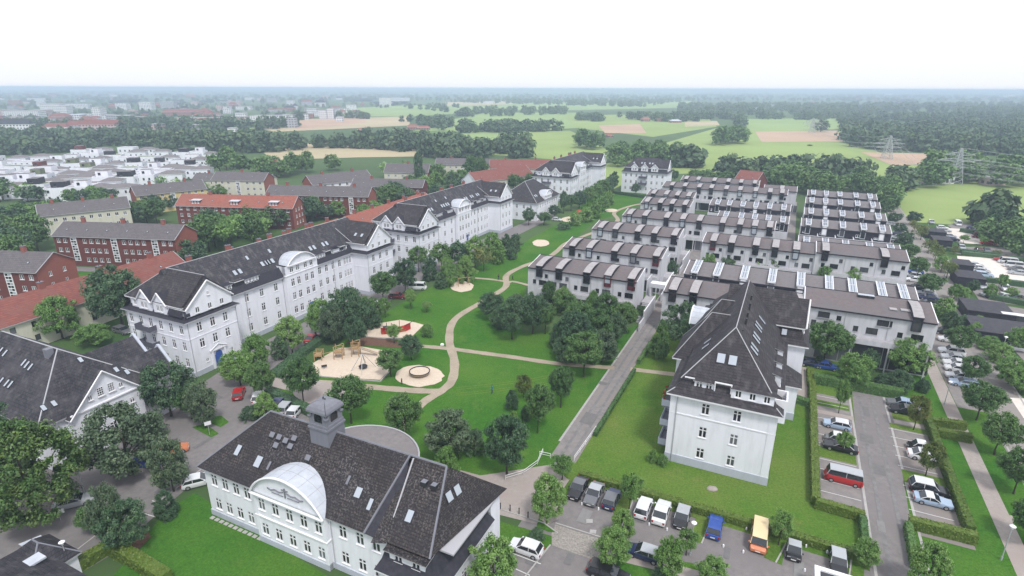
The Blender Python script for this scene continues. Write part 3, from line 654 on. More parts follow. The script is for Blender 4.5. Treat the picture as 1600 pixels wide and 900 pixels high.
    c = MB(); ridges(c, [((xm, wp * .5, zm + .02), (xm, L - fw * .5, zm + .02)), ((-.35, wp - .3 - 4.8, zm + .02), (xm, wp / 2 + .15, zm + .02)), ((-D + .25, .25, zu), (A[0], A[1], zm)), ((xm, y1, zm - .6), (-s + .2, y1 + .1, zu))], .07, GUTTER); c.build('ridge_capping', t)
    drains(t, [(.1, .3), (-D + .4, -.1), (.1, wp - .2), (-s + .1, wp + 6), (-s + .1, r0 - .3), (-s + .1, r1 + .4), (-s + .1, r1 + 6), (.1, y1 + .3)], ze - .2)
    # door with pediment on the near pavilion
    d = MB(); yc = wp / 2; d.box(.0, .12, yc - .75, yc + .75, .35, 2.6, BLUE)
    for i in range(8):
        a0, a1 = PI * i / 8, PI * (i + 1) / 8; d.face([(.12, yc, 2.6), (.12, yc + .75 * math.cos(a0), 2.6 + .75 * math.sin(a0)), (.12, yc + .75 * math.cos(a1), 2.6 + .75 * math.sin(a1))], BLUE)
    do = d.build('door', t)
    d = MB()
    for sg in (-1, 1): d.box(.0, .3, yc + sg * 1.3 - .2, yc + sg * 1.3 + .2, .1, 3.6, WHITE)
    d.box(.0, .35, yc - 1.7, yc + 1.7, 3.6, 3.85, TRIM); d.face([(.3, yc - 1.7, 3.85), (.3, yc + 1.7, 3.85), (.3, yc, 4.7)], WHITE)
    for sg in (-1, 1): d.bar((.35, yc + sg * 1.8, 3.9), (.35, yc, 4.75), .1, TRIM, 5)
    d.build('door_surround', t)
    d = MB(); yc = r0 + ris[1] * .68; d.box(-s + pj, -s + pj + .06, yc - .55, yc + .55, .5, 3.0, BLUE); d.build('door', t)
    return t
blkA = barrack('nearest long white block with blue doors and arched zinc dormer, left of the playground', -92.3, 59.8, 60.0, ris=(26.8, 9.6))
gB = Gp(657.4, 366, 10.9)
blkB = barrack('second long white block down the park, just beyond the round trees', -92.3, 131.8, 62.0, ris=(28, 9.0))
blkD = barrack('third and farthest long white block, behind the small arched white house', -90.6, 252.2, 56.0, D=19, ris=(24, 9.0))

# small hipped white house with arched dormer between the blocks
def small_white():
    t = empty('white_house', W(-88.5, 207.5), TH, 'small white house with hipped grey roof and arched dormer between the long blocks', 'house')
    b = MB(); D, L, ze = 17, 24, 7.2
    rw = lambda n, a, e, zs=((1.3, 1.6), (4.6, 1.6)): [q for z, h in zs for q in spaced(0, n, .95, z, h, 'cross', a, e)]
    facade(b, (-D, 0), 0, D, 0, ze, rw(5, .8, D - .8), WHITE, t); facade(b, (0, 0), PI / 2, L, 0, ze, rw(9, .6, L - .6), WHITE, t)
    b.face([(0, L, 0), (-D, L, 0), (-D, L, ze), (0, L, ze)], WHITE); b.face([(-D, L, 0), (-D, 0, 0), (-D, 0, ze), (-D, L, ze)], WHITE); b.build('walls', t)
    r = MB(); hip(r, -D, 0, 0, L, ze, 14.2, 'y', 8.2, 8.2, ROOFR, .5, GUTTER); r.build('roof', t)
    c = MB(); ridges(c, [((-D - .5, -.5, ze), (-D / 2, 7.7, 14.2)), ((.5, -.5, ze), (-D / 2, 7.7, 14.2)), ((-D / 2, 7.7, 14.2), (-D / 2, L - 7.7, 14.2))]); c.build('ridge_capping', t)
    w = MB(); w.box(-2.4, .35, 8, 15.5, ze - .3, 9.0, WHITE); w.build('dormer_wall', t)
    arch_vault(t, 0, .35, 11.75, 3.6, 9.0, 1.9, 3.6)
    pz = lambda x: ze + (14.2 - ze) * (-x + .5) / (D / 2 + .5)
    for yy in (3.6, 5.0): skylight(t, -2.2, yy, pz(-2.2), 0, math.atan2(14.2 - ze, D / 2 + .5), .9, 1.3)
    drains(t, [(.1, .2), (.1, L - .3)], ze)
small_white()
def block_e():
    gl = Gp(970, 265, 10.9); gr = Gp(1046, 267, 10.9)
    t = empty('white_apartment_block', W(-77.0, 291), TH, 'free-standing white block with three gabled dormers, far end of the park', 'apartment block')
    b = MB(); L, D, ze = 22.5, 13, 10.4
    facade(b, (0, 0), 0, L, 0, ze, [q for z, h in ((1.6, 1.6), (4.8, 1.6), (8.0, 1.6)) for q in spaced(L, 8, .95, z, h, 'cross', .8, L - .8)], WHITE, t)
    facade(b, (L, 0), PI / 2, D, 0, ze, [q for z, h in ((1.6, 1.6), (4.8, 1.6), (8.0, 1.6)) for q in spaced(D, 3, .95, z, h, 'cross', 1, D - 1)], WHITE, t)
    b.face([(L, D, 0), (0, D, 0), (0, D, ze), (L, D, ze)], WHITE); b.face([(0, D, 0), (0, 0, 0), (0, 0, ze), (0, D, ze)], WHITE); b.build('walls', t)
    r = MB(); skirt(r, 0, L, 0, D, ze, 12.6, 1.1, .5, ROOFS, GUTTER); hip(r, 1, L - 1, 1, D - 1, 12.6, 17, 'x', 5.0, 5.0, ROOFR, .4); r.build('roof', t)
    for x in (6.2, 11.2, 16.2):
        gr_ = MB(); gw = MB(); gable(gr_, gw, 3, x, .3, -3.5, 0, 1.7, 12.9, 14.6, ROOFS, WHITE, .2, z0=10.7); g = gw.build('gable', t); gr_.build('gable_roof', g)
        for q in (-1.0, .1): put_proud(g, x + q, .29, 11.2, 0, .85, 1.3, 'pair')
    gr_ = MB(); gw = MB(); gable(gr_, gw, 0, L - .3, D / 2, -6, 0, 3.4, 12.6, 16.4, ROOFR, WHITE, .25, z0=10.7); g = gw.build('gable', t); gr_.build('gable_roof', g)
    for q in (-1.6, -.4, .8): put_proud(g, L - .29, D / 2 + q, 11.2, PI / 2, .8, 1.2, 'pair')
    for z in (4.4, 7.6): balcony(t, 3, 10.8, 0, z, 4.0, 1.3)
    for x in (5, 9, 10.4, 13, 14.4): skylight(t, x, 3.3, 12.6 + (3.3 - .6) * 4.4 / 5.9, 3, math.atan2(4.4, 5.9), .8, 1.2)
block_e()

# ---------------------------------------------------------------- white block on the right of the promenade
def block_r():
    t = empty('white_apartment_block', W(-10.3, 72.4), TH, 'white block on the right lawn with steep slate roof and six-windowed end wall', 'apartment block')
    Wd, L, ze = 13.4, 36.0, 10.9; b = MB()
    fw = [(4.1, 1.6, 1.05, 1.6, 'cross'), (8.1, 1.6, 1.05, 1.6, 'cross'), (4.1, 4.9, 1.05, 1.65, 'cross'), (8.1, 4.9, 1.05, 1.65, 'cross'), (4.1, 8.5, 1.05, 1.65, 'cross'), (8.1, 8.5, 1.05, 1.65, 'cross'), (3.9, .35, .9, .35, 'dark')]
    facade(b, (0, 0), 0, Wd, 0, ze, fw, WHITE, t, deep=True)
    sd = [q for z, h in ((1.6, 1.6), (4.9, 1.65), (8.5, 1.65)) for q in spaced(0, 4, 1.05, z, h, 'cross', 8, 20)]
    facade(b, (Wd, 0), PI / 2, L, 0, ze, sd, WHITE, t, deep=True)
    facade(b, (0, L), -PI / 2, L, 0, ze, [q for z, h in ((1.6, 1.6), (4.9, 1.65), (8.5, 1.65)) for q in spaced(0, 9, 1.05, z, h, 'cross', 1, L - 1)], WHITE, t, deep=True)
    b.face([(Wd, L, 0), (0, L, 0), (0, L, ze), (Wd, L, ze)], WHITE); b.build('walls', t)
    p = MB(); p.box(-.1, Wd + .1, -.1, L + .1, 0, 1.25, PLINTH); 
    p.build('plinth', t)
    p = MB(); p.box(-.07, Wd + .07, -.07, L + .07, 7.75, 7.9, TRIM); p.build('string_course', t)
    p = MB(); p.box(-.05, .9, -.05, L + .05, 1.25, 7.75, WHITE); p.box(-.05, .9, -.05, L, 7.9, ze - .26, WHITE); p.box(Wd - .9, Wd + .05, -.05, 6, 1.25, 7.75, WHITE); p.box(Wd - .9, Wd + .05, -.05, 6, 7.9, ze - .26, WHITE); 
    p.build('corner_pilasters', t)
    r = MB(); skirt(r, 0, Wd, 0, L, ze, 12.9, 1.3, .6, ROOFR, TRIM)
    zr = 19.2; A, B = hip(r, 1.0, Wd - 1.0, 1.0, L - 1.0, 12.75, zr, 'y', 5.6, 6.0, ROOFR, .1, DFRAME)
    rr = r.build('roof', t)
    c = MB(); ridges(c, [(A, B), ((.9, .9, 12.8), A), ((Wd - .9, .9, 12.8), A), ((-.6, -.6, ze + .03), (.35, .35, 11.5)), ((Wd + .6, -.6, ze + .03), (Wd - .35, .35, 11.5))], .07, GUTTER); c.build('ridge_capping', t)
    # front dormers: one box dormer, one long one, white edged recess between
    dormer(t, 3, 4.0, .75, 2.2, 2.5, 11.55, 12.95, .25, 2, .95, roof=ROOFR, style='cross', ww=.85, deep=True)
    dormer(t, 3, 10.1, .45, 2.4, 5.2, 11.45, 13.0, .35, 3, 1.0, roof=ROOFR, style='pair', ww=.8, deep=True)
    e = MB(); e.box(1.4, 2.7, .9, 1.05, 12.95, 13.1, TRIM); e.box(5.3, 7.5, .55, .75, 13.2, 13.35, TRIM); e.box(5.3, 5.45, .55, .75, 12.0, 13.2, TRIM); e.box(7.35, 7.5, .55, .75, 12.0, 13.2, TRIM); e.build('recess_trim', t)
    pf = math.atan2(zr - 12.75, 5.5)
    for x in (5.5, 7.0): skylight(t, x, 3.35, 12.75 + 2.45 * math.tan(pf), 3, pf, 1.15, 1.45)
    ps = math.atan2(zr - 12.75, Wd / 2 - .9); zs = lambda x: 12.75 + (Wd - .9 - x) * math.tan(ps)
    for yy in (6.2, 7.5, 10.4, 11.7, 14.8, 16.1): skylight(t, 9.3, yy, zs(9.3), 0, ps, .8, 1.7)
    skylight(t, 9.6, 19.5, zs(9.6), 0, ps, .8, 1.7)
    for yy in (7.5, 9.5, 17, 19, 25, 26.5): skylight(t, 3.0, yy, zs(Wd - 3.0), 2, ps, .8, 1.4)
    for i, (yy, zz, d) in enumerate(((8, 18.0, .5), (11, 18.6, .3), (14, 18.4, .3), (17.5, 18.7, .3), (22, 18.5, .4))):
        v = MB(); v.bar((8.0 - d, yy, zz - 1.6), (8.0 - d, yy, zz + .35), .13, DFRAME, 7); v.bar((8.0 - d, yy, zz + .35), (8.0 - d, yy, zz + .42), .2, DFRAME, 7); v.build('vent_pipe', t)
    # east side dormers
    for yy, w_ in ((8, 2.4), (12.5, 2.6), (17, 2.4)): dormer(t, 0, Wd - .15, yy, 3.0, w_, 11.0, 12.9, .9, 2, 1.15, roof=ROOFR, style='pair', ww=.8, ov=.1)
    # left wings with their own gables
    for (yc, hw_, x1) in ((15.2, 3.0, -1.5), (22, 2.6, -.9)):
        gr = MB(); gw = MB(); wb = MB(); wb.box(x1, 1, yc - hw_, yc + hw_, 0, ze, WHITE); wb.build('bay_wall', t)
        rb = MB(); A2, B2 = hip(rb, x1, Wd / 2 + .5, yc - hw_ - 1.0, yc + hw_ + 1.0, ze + .05, 17.6, 'x', 4.6, 0.01, ROOFR, .5, TRIM); g = rb.build('bay_roof', t)
        c = MB(); ridges(c, [(A2, B2), ((x1 - .5, yc - hw_ - 1.5, ze + .05), A2), ((x1 - .5, yc + hw_ + 1.5, ze + .05), A2)], .06, GUTTER); c.build('ridge_capping', t)
    arch_vault(t, 2, -1.2, 25.5, 2.8, 12.2, 2.2, 4.0, name='zinc_arch')
    for (y_, z_) in ((3.4, 7.6), (3.4, 4.5), (3.4, 1.3)): balcony(t, 2, 0, y_, z_, 4.2, 1.4, PLINTH)
    # flowers on the balcony
    f = MB(); rnd = random.Random(3)
    for i in range(60):
        x, y, z = -1.3 + rnd.uniform(-.25, .25), 3.4 + rnd.uniform(-1.8, 1.8), 8.9 + rnd.uniform(-.5, .35); q = .13
        f.face([(x - q, y, z - q), (x + q, y, z - q), (x + q, y + q, z + q), (x - q, y - q, z + q)], REDP if i % 3 == 0 else LEAF_B)
    f.build('balcony_flowers', t)
    # far pavilion to the east
    b = MB(); x0, x1, y0, y1 = 9.0, 16.6, 24.4, 34.4
    facade(b, (x0, y0), 0, x1 - x0, 0, ze, [], WHITE, t); facade(b, (x1, y0), PI / 2, y1 - y0, 0, ze, [q for z, h in ((1.6, 1.6), (4.9, 1.65), (8.5, 1.65)) for q in spaced(0, 3, 1.05, z, h, 'cross', 1, 9)], WHITE, t)
    b.face([(x1, y1, 0), (x0, y1, 0), (x0, y1, ze), (x1, y1, ze)], WHITE); b.build('pavilion_wall', t)
    r = MB(); skirt(r, x0, x1, y0, y1, ze, 13.6, 1.2, .5, ROOFR, TRIM); hip(r, 4, x1 - .9, y0 + .9, y1 - .9, 13.6, 18.2, 'x', .01, 2.0, ROOFR, .35); pr = r.build('pavilion_roof', t)
    gr = MB(); gw = MB(); gable(gr, gw, 0, x1 - .5, (y0 + y1) / 2, -4, 0, 3.0, 13.5, 17.2, ROOFR, WHITE, .25, z0=11.3); g = gw.build('gable', t); gr.build('gable_roof', g)
    for q in (-1.6, -.4, .8): put_proud(g, x1 - .49, (y0 + y1) / 2 + q, 11.8, PI / 2, .8, 1.2, 'pair')
    skylight(t, 13.2, y0 + .62, 12.5, 3, 1.15, .9, 1.1); skylight(t, 12.4, y0 + 2.3, 13.6 + 1.75 * .9, 3, .77, .9, 1.1)
    # entrance annex with pyramid roof
    a = MB(); a.box(Wd - .2, Wd + 2.9, 19.2, 23.6, 0, 6.0, WHITE); a.box(Wd - .2, Wd + 2.98, 19.1, 23.7, 0, 1.25, PLINTH); aw = a.build('stair_annex', t)
    a = MB(); a.face([(Wd, 18.8, 6.0), (Wd + 3.4, 18.8, 6.0), (Wd - .1, 21.4, 8.9)], ROOFR); a.face([(Wd + 3.4, 18.8, 6.0), (Wd + 3.4, 24, 6.0), (Wd - .1, 21.4, 8.9)], ROOFR); a.face([(Wd + 3.4, 24, 6.0), (Wd, 24, 6.0), (Wd - .1, 21.4, 8.9)], ROOFR); a.box(Wd, Wd + 3.38, 18.82, 23.98, 5.8, 5.996, TRIM); a.build('annex_roof', aw)
    # roof terrace on the near corner
    b = MB(); b.box(Wd - 1.0, Wd + .9, 1.6, 4.6, 8.8, 11.1, WHITE, top=DECK)
    for (c0, c1, d0, d1) in ((Wd - 1.0, Wd + .9, 1.6, 1.8), (Wd + .7, Wd + .9, 1.8, 4.4), (Wd - 1.0, Wd + .9, 4.4, 4.6)): b.box(c0, c1, d0, d1, 11.1, 12.1, TRIM)
    b.build('roof_terrace', t)
    drains(t, [(.9, -.15), (Wd + .12, 5.8), (-.15, 1.2)], ze - .2)
    b = MB(); b.box(4.5, 6.2, -.09, -.02, .5, .52, TRIM); 
block_r()

# ---------------------------------------------------------------- foreground building with weathered tiled roof
def block_f():
    t = empty('white_hall', W(-58.5, 36.7), TH, 'white building in front with lichen-flecked tiled roof, stone ridge turret and white segmental dome', 'building')
    L, D, ze = 27.0, 11.6, 7.1; b = MB(); zs = ((1.25, 1.6), (4.7, 1.6)); xl, xr = 8.9, 19.4
    def rw(xs, z=zs): return [(x - .52, zz, 1.04, h, 'cross') for zz, h in z for x in xs] + [(x - .4, .25, .8, .35, 'dark') for x in xs[::1]]
    facade(b, (0, 0), 0, xl, 0, ze, rw([1.5, 3.35, 5.2, 7.0]), WHITE, t, deep=True)
    facade(b, (xl, -.6), 0, xr - xl, 0, ze, rw([0.9 + xl * 0 + i * 2.1 + .2 for i in range(5)]), WHITE, t, deep=True)
    b.face([(xl, 0, 0), (xl, 0, ze), (xl, -.6, ze), (xl, -.6, 0)], WHITE); b.face([(xr, -.6, 0), (xr, -.6, ze), (xr, 0, ze), (xr, 0, 0)], WHITE)
    facade(b, (xr, 0), 0, L - xr, 0, ze, rw([1.8, 4.1, 6.2]), WHITE, t, deep=True)
    facade(b, (0, D), -PI / 2, D, 0, ze, rw([2.2, 5.8, 9.2]), WHITE, t, deep=True)
    b.face([(34, D, 0), (0, D, 0), (0, D, ze), (34, D, ze)], WHITE); b.build('walls', t)
    p = MB(); p.box(-.09, xl, -.09, D + .09, 0, .8, PLINTH); p.box(xl, xr, -.69, D, 0, .8, PLINTH); p.box(xr, L, -.09, D, 0, .796, PLINTH)
    p.build('plinth', t)
    p = MB(); p.box(xl - .02, xl + .45, -.68, -.6, .8, ze - .3, WHITE); p.box(xr - .45, xr + .02, -.68, -.6, .8, ze - .3, WHITE); p.box(xl - .1, xr + .1, -.75, 0, 3.75, 3.9, TRIM); p.build('pilasters', t)
    # wing at the right end
    b = MB(); wx0, wx1, wy0, zw = 27.0, 33.9, -1.4, 4.6
    facade(b, (wx0, wy0), 0, wx1 - wx0, 0, zw, [(1.4, 1.2, 1.0, 1.6, 'cross'), (3.2, 1.2, 1.0, 1.6, 'cross'), (5.0, 1.2, 1.0, 1.6, 'cross')], WHITE, t, deep=True)
    facade(b, (wx1, wy0), PI / 2, D - wy0, 0, zw, [(x, 1.2, 1.0, 1.6, 'cross') for x in (1.5, 4.5, 7.5, 10.3)], WHITE, t, deep=True)
    b.face([(wx0, .6, zw), (wx0, wy0, 0), (wx0, wy0, zw)], WHITE); b.face([(wx0, 0, 0), (wx0, wy0, 0), (wx0, wy0, zw), (wx0, 0, zw)][::-1], WHITE)
    b.face([(wx1, D - 2.0, zw), (wx1, D, zw), (wx1, D, ze), (wx1, D - 2.0, ze)], WHITE); b.box(wx1 - 2.5, wx1 - .004, D - 2.0, D - .004, zw, ze, WHITE)
    b.face([(wx0, 0, zw), (wx0, D, zw), (wx0, D, ze), (wx0, 0, ze)], WHITE); b.build('wing_wall', t)
    # wing skirt and upper roof
    r = MB(); k = 1.5
    o = [(wx0 - .3, wy0 - .5), (wx1 + .5, wy0 - .5), (wx1 + .5, D - 2.0)]
    i_ = [(wx0 + .3, wy0 + k), (wx1 - k, wy0 + k), (wx1 - k, D - 2.0)]; zz = 7.0
    mid = [(wx0, wy0 + .5), (wx1 - .5, wy0 + .5), (wx1 - .5, D - 2.0)]
    for a in (0, 1):
        r.face([(*o[a], zw), (*o[a + 1], zw), (*mid[a + 1], zw + .7), (*mid[a], zw + .7)], ROOFS); r.face([(*mid[a], zw + .7), (*mid[a + 1], zw + .7), (*i_[a + 1], zz), (*i_[a], zz)], ROOFS)
    r.face([(*o[0], zw), (*mid[0], zw + .7), (*i_[0], zz), (wx0 + .3, wy0 + k, zw)], ROOFS)
    r.face([(wx1 + .5, D - 2.0, zw), (wx1 - 2.5, D - 2.0, zw), (wx1 - k, D - 2.0, zz)], WHITE)
    r.box(wx0 - .28, wx1 + .48, wy0 - .48, wy0 + .5, zw - .2, zw - .004, TRIM); r.box(wx1 - .5, wx1 + .48, wy0 + .5, D - 2.0, zw - .2, zw - .004, TRIM); r.build('mansard_skirt', t)
    r = MB(); zr = 13.0
    xa, xb = 5.9, 31.2
    r.face([(-.55, -.5, ze), (24.6, -.5, ze), (26.3, D / 2 - .1, zr), (xa, D / 2, zr)], ROOFF)        # long front slope
    r.face([(34.6, D + .5, ze), (-.55, D + .5, ze), (xa, D / 2, zr), (xb - .3, D / 2, zr)], ROOFF)       # back slope
    r.face([(-.55, D + .5, ze), (-.55, -.5, ze), (xa, D / 2, zr)], ROOFF)                         # left hip
    r.face([(26.6, -.6, ze + .15), (32.6, -.6, ze + .15), (30.8, D / 2, zr), (26.9, D / 2, zr)], ROOFF)     # wing front slope
    r.face([(32.6, -.6, ze + .15), (34.7, D + .5, ze), (30.8, D / 2, zr)], ROOFF)          # wing right hip
    r.face([(24.6, -.5, ze), (27.4, -.6, ze - .1), (27.2, 2.4, 9.6), (26.3, D / 2 - .1, zr)], ROOFS)      # valley strip
    r.face([(25.8, -1.0, ze - .3), (27.4, -.6, ze - .1), (26.6, D / 2, zr - .2)], ROOFF)
    r.box(-.53, 24.6, -.48, D + .48, ze - .2, ze - .006, GUTTER); r.box(24.6, 34.3, 1, D + .46, ze - .2, ze - .006, GUTTER); r.build('roof', t)
    c = MB(); m_ = ROOFF
    ridges(c, [((xa, D / 2, zr), (30.8, D / 2, zr)), ((-.55, -.5, ze), (xa, D / 2, zr)), ((-.55, D + .5, ze), (xa, D / 2, zr)), ((32.6, -.6, ze + .15), (30.8, D / 2, zr)), ((24.6, -.5, ze + .05), (26.3, D / 2 - .1, zr))], .12, STONE)
    c.build('ridge_tiles', t); c = MB(); c.bar((27.3, -.5, ze), (26.9, D / 2 - .3, zr), .09, GUTTER, 5); c.build('valley_parapet', t)
    # wing dormers
    dormer(t, 3, 30.0, -.75, 3.0, 4.2, 5.1, 6.75, .5, 2, 1.15, roof=ROOFF, style='cross', ww=.95, ov=.45)
    dormer(t, 0, 33.2, 5.2, 2.2, 6.2, 5.0, 6.75, .4, 3, 1.0, roof=ROOFF, style='pair', ww=.8, ov=.3)
    # segmental white dome over the bay
    arch_vault(t, 3, (xl + xr) / 2, -.65, (xr - xl) / 2 + .1, ze - .05, 3.3, 5.2, n=18, name='segmental_dome')
    m = MB(); yy = -.72; cx_ = (xl + xr) / 2       # raised relief in the pediment
    rn = random.Random(5)
    for s in (-1, 1):
        pts = [(cx_ + s * .25, 8.55), (cx_ + s * .9, 8.35), (cx_ + s * 1.5, 8.5), (cx_ + s * 2.1, 8.25), (cx_ + s * 2.6, 8.4)]
        for a, c_ in zip(pts, pts[1:]): m.bar((a[0], yy, a[1]), (c_[0], yy, c_[1]), .07, STONE, 5)
        m.bar((cx_ + s * .3, yy, 8.0), (cx_ + s * 2.0, yy, 8.02), .05, STONE, 5)
    m.bar((cx_, yy, 7.9), (cx_, yy, 9.1), .09, STONE, 6); m.bar((cx_ - .45, yy, 8.85), (cx_ + .45, yy, 8.85), .07, STONE, 6); m.build('pediment_relief', t)
    # skylights
    pit = math.atan2(zr - ze, D / 2 + .5); zf = lambda y: ze + (y + .5) * math.tan(pit)
    for x, y, w_, h in ((4.2, 1.9, .8, 1.35), (7.8, 1.6, 1.0, 1.4), (22.1, 2.0, .9, 1.2), (24.0, 1.5, .6, 1.3)): skylight(t, x, y, zf(y), 3, pit, w_, h)
    for x, y in ((9.5, 1.6), (20.3, 2.6)): skylight(t, x, y, zf(y), 3, pit, .45, 1.1, mat=STONE)
    skylight(t, 28.9, 1.6, ze + .15 + 2.2 * math.tan(math.atan2(zr - ze - .15, D / 2 + .6)), 3, math.atan2(zr - ze - .15, D / 2 + .6), .85, 1.3)
    # pair on the right hip
    n1 = (Vector((34.7, D + .5, ze)) - Vector((32.6, -.6, ze + .15))); n2 = (Vector((30.8, D / 2, zr)) - Vector((32.6, -.6, ze + .15))); nn = n1.cross(n2).normalized()
    for f in (.40, .50):
        p0 = Vector((32.6, -.6, ze + .15)) + n1 * f + Vector((-1.65, 0, 0)); p0.z = ze + .15 - ((p0.x - 32.6) * nn.x + (p0.y + .6) * nn.y) / nn.z
        o = skylight(t, 0, 0, 0, 0, .5, .95, 1.15); tan = Vector((-nn.y, nn.x, 0)).normalized(); up = nn.cross(tan).normalized(); M = Matrix((tan, up, nn)).transposed().to_4x4(); M.translation = p0 + nn * .03; o.matrix_local = M
    # snow hooks / vent tiles
    for x, y in ((8.0, 3.9), (9.1, 3.9), (10.2, 3.8), (11.2, 4.2), (11.2, 3.5), (9.2, 3.2), (14.2, 3.1)):
        v = MB(); z_ = zf(y); v.face([(x - .35, y - .35, z_ + .02), (x + .35, y - .35, z_ + .02), (x + .35, y + .1, z_ + .48), (x - .35, y + .1, z_ + .48)], STONE); v.box(x - .35, x + .35, y - .38, y - .32, z_ - .15, z_ + .06, DFRAME); v.build('vent_tile', t)
    for x in (29.2, 30.4):
        v = MB(); y = 4.2; z_ = ze + .15 + (y + .6) * math.tan(math.atan2(zr - ze - .15, D / 2 + .6)); v.box(x - .3, x + .3, y - .5, y + .1, z_ - .2, z_ + .35, DFRAME, top=STONE); v.build('roof_vent', t)
    # streaked flashing
    v = MB()
    for x in (13.6, 15.0): v.face([(x - .12, 2.2, zf(2.2) + .03), (x + .12, 2.2, zf(2.2) + .03), (x + .12, 4.6, zf(4.6) + .03), (x - .12, 4.6, zf(4.6) + .03)], STONE)
    v.build('lead_flashing', t)
    # turret on the ridge
    cx, cyy, h = 14.9, D / 2 - .1, 1.35; b = MB(); b.box(cx - h, cx + h, cyy - h, cyy + h, 10.4, 14.3, STONE); b.box(cx - h - .12, cx + h + .12, cyy - h - .12, cyy + h + .12, 13.7, 13.95, STONE)
    b.box(cx - h + .15, cx + h - .15, cyy - h + .15, cyy + h - .15, 14.3, 16.1, STONE); tb = b.build('turret', t)
    for k in range(4):
        T = rot2(k); q = MB(); pp = lambda a, bb, z: T(a, bb, z, cx, cyy); f = h - .14
        n = 10; arc = [(-.55 + 0, 14.6)] + [(.55 * math.cos(PI - PI * i / n), 15.2 + .55 * math.sin(PI * i / n)) for i in range(n + 1)] + [(.55, 14.6)]
        q.face([pp(f + .02, x, z) for x, z in arc], GLASS); q.build('arched_opening', tb)
        q = MB(); arc2 = [(1.0 * math.cos(PI - PI * i / 12), 15.25 + 1.0 * math.sin(PI * i / 12)) for i in range(13)]
        for a, c_ in zip(arc2, arc2[1:]): q.bar(pp(f + .08, *a), pp(f + .08, *c_), .12, STONE, 6)
        for s in (-1, 1): q.bar(pp(f + .08, s * 1.0, 15.25), pp(f + .08, s * (h + .05), 15.25), .12, STONE, 6); q.bar(pp(f - .05, s * (h - .2), 14.3), pp(f - .05, s * (h - .2), 15.3), .16, STONE, 6)
        q.build('arch_moulding', tb)
    q = MB(); rr = [(1.5, -.1), (1.48, .15), (1.3, .5), (.95, .8), (.45, .95), (.0, .98)]
    for (r0, z0), (r1, z1) in zip(rr, rr[1:]):
        for k in range(4):
            T = rot2(k); f_ = [T(r0, -r0 * .96, z0 + 15.95, cx, cyy), T(r0, r0 * .96, z0 + 15.95, cx, cyy), T(r1, r1 * .96, z1 + 15.95, cx, cyy), T(r1, -r1 * .96, z1 + 15.95, cx, cyy)]
            q.face(f_ if r1 > 0 else f_[:3], STONE)
    q.build('turret_cap', tb)
    q = MB(); q.box(cx - .16, cx - .06, cyy - .05, cyy + .05, 16.8, 17.2, DFRAME); q.box(cx + .1, cx + .2, cyy - .05, cyy + .05, 16.8, 17.1, DFRAME); q.build('finial', tb)
    # round apse behind with a flat grey roof and white rim
    a = MB(); cx, R, n = 14.6 - .9, 8.0, 24; cyA = D - .6; pol = [(cx + R * math.cos(PI * i / n), cyA + R * math.sin(PI * i / n)) for i in range(n + 1)]
    a.prism(pol, 0, 5.0, WHITE, top=ASPH); ap = a.build('apse', t)
    a = MB()
    for p_, q_ in zip(pol, pol[1:]): a.bar((*p_, 5.04), (*q_, 5.04), .12, GUTTER, 5)
    a.build('apse_rim', ap)
    drains(t, [(xr + .35, -.15), (xl - .3, -.12), (-.12, .4)], ze - .2)
    # stepping slabs at the wall foot
    s = MB(); 
    for i in range(11): s.box(.3 + i * .8, .85 + i * .8, -.75, -.3, .0, .07, KERB)
    s.build('drip_slabs', t)
block_f()

